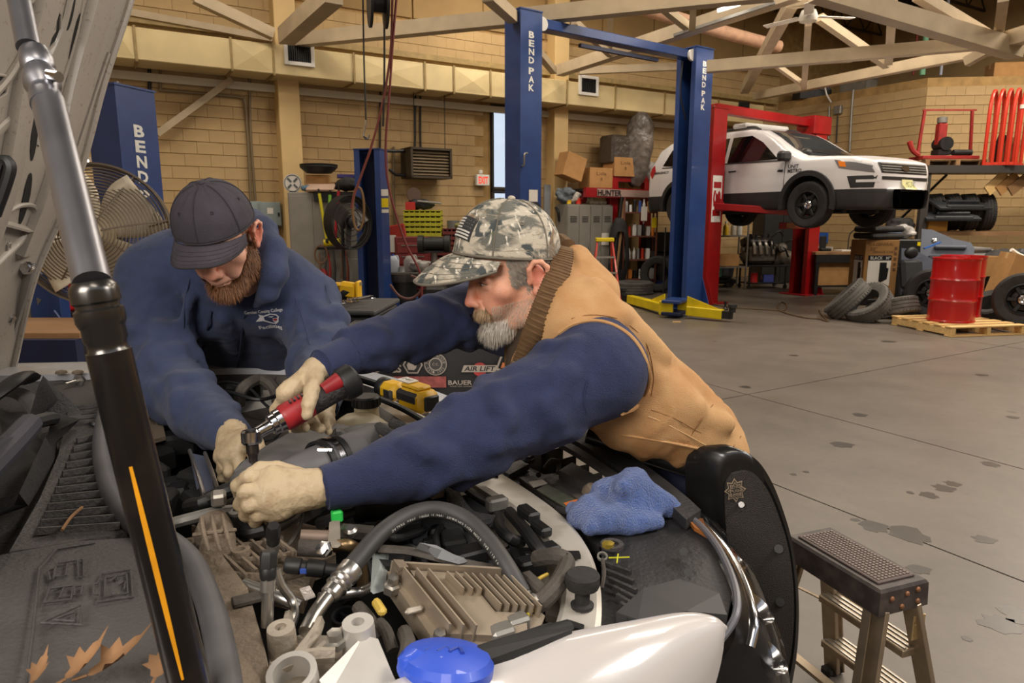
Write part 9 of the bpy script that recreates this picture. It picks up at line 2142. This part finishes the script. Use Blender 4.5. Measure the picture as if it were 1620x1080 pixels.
for sg in (-1,1):
    obj('eye',MB().ell(LA(sg*.032,.0768,-.0015),(.0145*scA,.0152*scA,.0035*scA),MA,14,8),_M['eye_white'],A);eb=(np.abs(cl[:,0]-sg*.032) <.020) & (cl[:,2] >.020) & (cl[:,2] <.031) & (cl[:,1] >.05)
    strands('eyebrow',V,F,eb,260,.008,.0006,lambda P:np.tile(np.array(MA @ Vector((sg,0,.1))),(len(P),1)),M_brownhair,A,5,.25,.2)
M_capd=mat('cap_dark',C(62,57,66),.9,var=.16,vscale=20,bump=.3,bscale=400);M_capds=mat('cap_dark_seam',C(46,43,48),.9)
MAc=head_axes(fA,R(27),R(2));OAc=OA+MA @ Vector((-.004,.010,.046))
capA,domeA,brA=cap_mesh(OAc,MAc,A,(.096,.112,.108),M_capd,M_capds,(.068,.090,.026,R(8)),'cap')
# hooded sweatshirt
caps=[(aN+latA*.13,aP+latA*.12,.115,.115),(aN-latA*.13,aP-latA*.12,.115,.115),(aN,aP,.13,.12),(aN+latA*.1,aSL,.11,.098),(aN-latA*.1,aSR,.11,.102),(D(330,490,2.02),D(385,500,2.2),.09,.08),(D(420,484,2.04),D(430,500,2.2),.08,.07)]
for ch in (aR,aL):caps += [(ch[i][0],ch[i+1][0],ch[i][1],ch[i+1][1],.025) for i in range(4)]
for ch,n_,seed in ((aR,8,5),(aL,5,6)):
    q=random.Random(seed)
    for k in range(n_):
        u=.2+3.2*(k+.5)/n_;i=int(u);f=u-i;c=ch[i][0].lerp(ch[i+1][0],f);r=ch[i][1]+(ch[i+1][1]-ch[i][1])*f;ax=(ch[i+1][0]-ch[i][0]).normalized();x,y,_=frame_of(ax);ph=q.uniform(0,6.28)
        pts=[c+(x*math.cos(ph+t_)+y*math.sin(ph+t_))*r+ax*(t_-1.0)*.05*q.choice((-1,1)) for t_ in np.linspace(0,2.4,7)]
        for j in range(6):caps.append((pts[j],pts[j+1],.011*math.sin(.3+.42*j)+.003,.011*math.sin(.3+.42*(j+1))+.003,.026))
for a_,b_ in (((352,505,1.93),(372,555,2.1)),((455,470,1.97),(450,540,2.05)),((300,470,1.88),(284,540,1.86))):caps.append((D(*a_),D(*b_),.012,.012,.03))
a=np.array([tuple(p) for c in caps for p in c[:2]]);s=cloth_sdf(a.min(0)-.18,a.max(0)+.18,.008,caps,.04);V4,F4=s.mesh(2);N4=vnorm(V4,F4)
V4=wrinkle(V4,N4,.0032,8,(1,1,1.2),21.0);V4=wrinkle(V4,N4,.0016,22,(1,1,1),9.0)
hood_=npobj('hooded_sweatshirt',V4,F4,M_navyA,A);hb=bvh_of(V4,F4)
hpA=[D(288,385,1.96),D(280,420,1.92),D(286,460,1.90),D(318,496,1.90),D(360,512,1.90),D(404,484,1.90),D(424,462,1.88),D(434,430,1.88),D(428,396,1.92),D(410,368,1.97)]
a=np.array([tuple(p) for p in hpA]);s=SDF(a.min(0)-.16,a.max(0)+.16,.006);s.path(hpA[:3],[.036,.030,.014],.03);s.path(hpA[5:],[.006,.022,.033,.040,.042],.02)
bkp=[D(296,385,1.97),D(310,365,2.06),D(350,360,2.10),D(390,362,2.07),D(410,372,1.99)];s.path(bkp,[.05,.06,.065,.06,.05],.03);hp2=[D(300,400,2.0),D(296,440,1.99)];s.path(hp2,[.03,.03],.02);s.path([D(412,440,1.98),D(410,390,2.0)],[.03,.03],.02)
V5,F5=s.mesh(2);N5=vnorm(V5,F5);npobj('hood',wrinkle(V5,N5,.004,11,(1,1,1),31.0),F5,M_navyA,hood_)
for pts in ([(334,492),(328,520),(322,548),(312,572),(304,592)],[(388,498),(383,525),(379,560),(374,590),(369,640)]):
    P_=on_surf(hb,pts[:4],.006);P_=P_+[D(pts[4][0],pts[4][1],P_[-1].y-.03)] if P_ else [D(x,y,1.85) for x,y in pts]
    ds=obj('drawstring',MB().tube(P_,.0032,7,5),M_pants,hood_);obj('aglet',MB().tube([P_[-1],P_[-1]-ZZ*.02],.0038,7,1),M_black,ds)
seam('shoulder_seam',hb,[(452,450),(468,472),(484,520),(490,545)],.0018,M_navyA,hood_);seam('shoulder_seam',hb,[(300,440),(292,480),(290,520)],.0018,M_navyA,hood_);seam('sleeve_seam',hb,[(500,420),(515,450),(523,480)],.0018,M_navyA,hood_)
# chest print
po=on_surf(hb,[(421,505)],0)[0];M_print=mat('print_white',C(206,204,206),.8);kx=.62/540*(po.y/2.0)*1.62
exA=(Vector((1,.12,.10))).normalized();eyA=Vector((-.10,-.25,1)).normalized();prt=None
def printed(items,m,nm,off=.0015):
    mb=MB()
    for v,f,ox,oy,sx,sy in items:decal(mb,[(ox+x*sx,oy+y*sy) for x,y in v],f,po,exA,eyA,hb,off,.4)
    return obj(nm,mb,m,hood_,smooth=0)
PXA=1/520
def tx(s,x,y,w,h):v,f,sz=text_geo(s,.02);return (v,f,x*PXA,y*PXA,w*PXA/sz[0],h*PXA/sz[1])
printed([tx('Camden County College',0,13.5,56,7)],M_print,'lettering');printed([tx('Facilities',3,-14.5,36,7)],M_print,'lettering')
def pg(pts,dx=-421,dy=-505):v,f=fill2d([((x+dx)*PXA,-(y+dy)*PXA) for x,y in pts],.006);return (v,f,0,0,1,1)
printed([pg([(405,507.5),(413,500),(412.5,495),(419,498),(430,495.5),(438,498),(441,502),(439,506),(438,511),(433,515),(428,514),(416,507)])],M_print,'emblem',.0015)
printed([pg([(419,500),(430,497),(437,499.5),(439,503),(436,504),(431,504),(430,509),(433,512),(429,512),(419,505.5)])],mat('print_navy',C(40,46,76),.8),'emblem_field',.0026)
printed([pg([(430.5,506),(433,504.5),(437.5,505),(436,508.5),(432.5,509)])],mat('print_red',C(150,40,50),.8),'emblem_mouth',.0036)
printed([pg([(425,500),(434,500.5),(430,502)]),pg([(410,504),(418,503),(418,503.8),(409,505)])],M_print,'emblem_line',.0036)
for ch in (aR,aL):
    w0,w1=ch[4][0],ch[3][0];ax=(w0-w1).normalized();obj('cuff',MB().tube([w0-ax*.06,w0-ax*.02,w0+ax*.02,w0+ax*.025],[.055,.046,.042,.037],22,3),M_navyA,hood_)
hand('glove',A,M_glove,D(366,700,1.455),[D(386,700,1.40),D(374,716,1.39),D(362,722,1.395),D(352,722,1.41)],
     [[D(400,694,1.375),D(408,700,1.355),D(413,708,1.345)],[D(380,742,1.37),D(384,758,1.38),D(388,766,1.40)],[D(362,748,1.375),D(366,764,1.385),D(372,772,1.40)],[D(350,742,1.39),D(352,756,1.395),D(358,764,1.41)]],
     [D(382,690,1.44),D(398,706,1.42),D(402,722,1.40),D(400,732,1.39)],cuff=D(368,688,1.49),pr=.021,fr=.0105,wr=.033,h=.0026)
hand('glove',A,M_glove,D(508,655,1.50),[D(488,664,1.45),D(498,668,1.44),D(508,670,1.445),D(517,668,1.455)],
     [[D(480,676,1.42),D(480,688,1.41),D(484,696,1.42)],[D(496,686,1.41),D(498,697,1.41),D(500,706,1.42)],[D(510,688,1.415),D(513,697,1.415),D(513,706,1.425)],[D(520,684,1.43),D(523,691,1.43),D(522,698,1.435)]],
     [D(494,652,1.49),D(478,660,1.46),D(468,670,1.44),D(464,680,1.43)],cuff=D(508,636,1.56),pr=.020,fr=.0105,wr=.031,h=.0026)
s=cloth_sdf((aP.x-.4,aP.y-.4,.02),(aP.x+.4,aP.y+.45,1.25),.013,[(aHL,aHR,.12,.12),(aP,(aHL+aHR)/2,.14,.13)]+[(ch[i][0],ch[i+1][0],ch[i][1]+.012,ch[i+1][1]+.02) for ch in legsA for i in range(2)],.03)
Vp,Fp=s.mesh(2);npobj('trousers',wrinkle(Vp,vnorm(Vp,Fp),.004,9,(1,1,.6),2.0),Fp,M_pants,A)
for ch in legsA:
    a_=ch[2][0];obj('boot',MB().loft([[Vector((a_.x+y*w_,a_.y+x,z)) for x,y in ((-.18,-.02),(-.14,-.045),(.03,-.045),(.07,-.02),(.07,.02),(.03,.045),(-.14,.045),(-.18,.02))] for z,w_ in ((.0,1.05),(.03,1.05),(.06,.95))]+[[Vector((a_.x+y*.95,a_.y+x*.5,z)) for x,y in ((-.14,-.02),(-.10,-.045),(.05,-.045),(.09,-.02),(.09,.02),(.05,.045),(-.10,.045),(-.14,.02))] for z in (.09,.16)]),M_boot,A)
# ------------------------------------------------------------ repeats share a group
GROUPS={'tyre':'loose tyres about the hall','wheel':'loose wheels by the drums','dry_leaf':'dry leaves on the cowl','drum':'red drums on the pallet','board':'boards stored on the rack',
          'panel_board':'boards propped over the shelf tyres','door_panel':'car door panels on the pile','seat_trim':'seat trims on the rack shelf','seat_cushion':'cushions on the cart carton','hanging_tool':'tools hung on the cabinet panel',
          'pry_bar':'pry bars hung on the cabinet','conduit':'wall conduits','hanging_hose':'hoses hanging from the roof','riser_pipe':'pipes rising above the side wall','cloth_bundle':'bundles on the lockers',
          'bottle':'bottles on the shelves','carton':'cartons stored about the hall','jug':'jugs on the shelves','can':'cans on the shelves','vehicle_lift':'vehicle lifts in the hall','parts_bins':'parts bins by the wall',
          'tree':'trees outside the window','paint_tray':'trays on the lockers','long_bar':'bars leaning by the shelf','machine_base':'machine housings by the grinder','electric_box':'electric boxes on the wall','hanger_rod':'heater hanger rods','person':'mechanics at the car'}
for o in COL.objects:
    if o.parent is None and o.get('category') and not o.get('group'):
        st=o.name.split('.')[0]
        if st in GROUPS:o['group']=('goods on the rusty shelf' if 'rusty shelf' in o.get('label','') and st in ('bottle','carton','jug','can') else GROUPS[st])
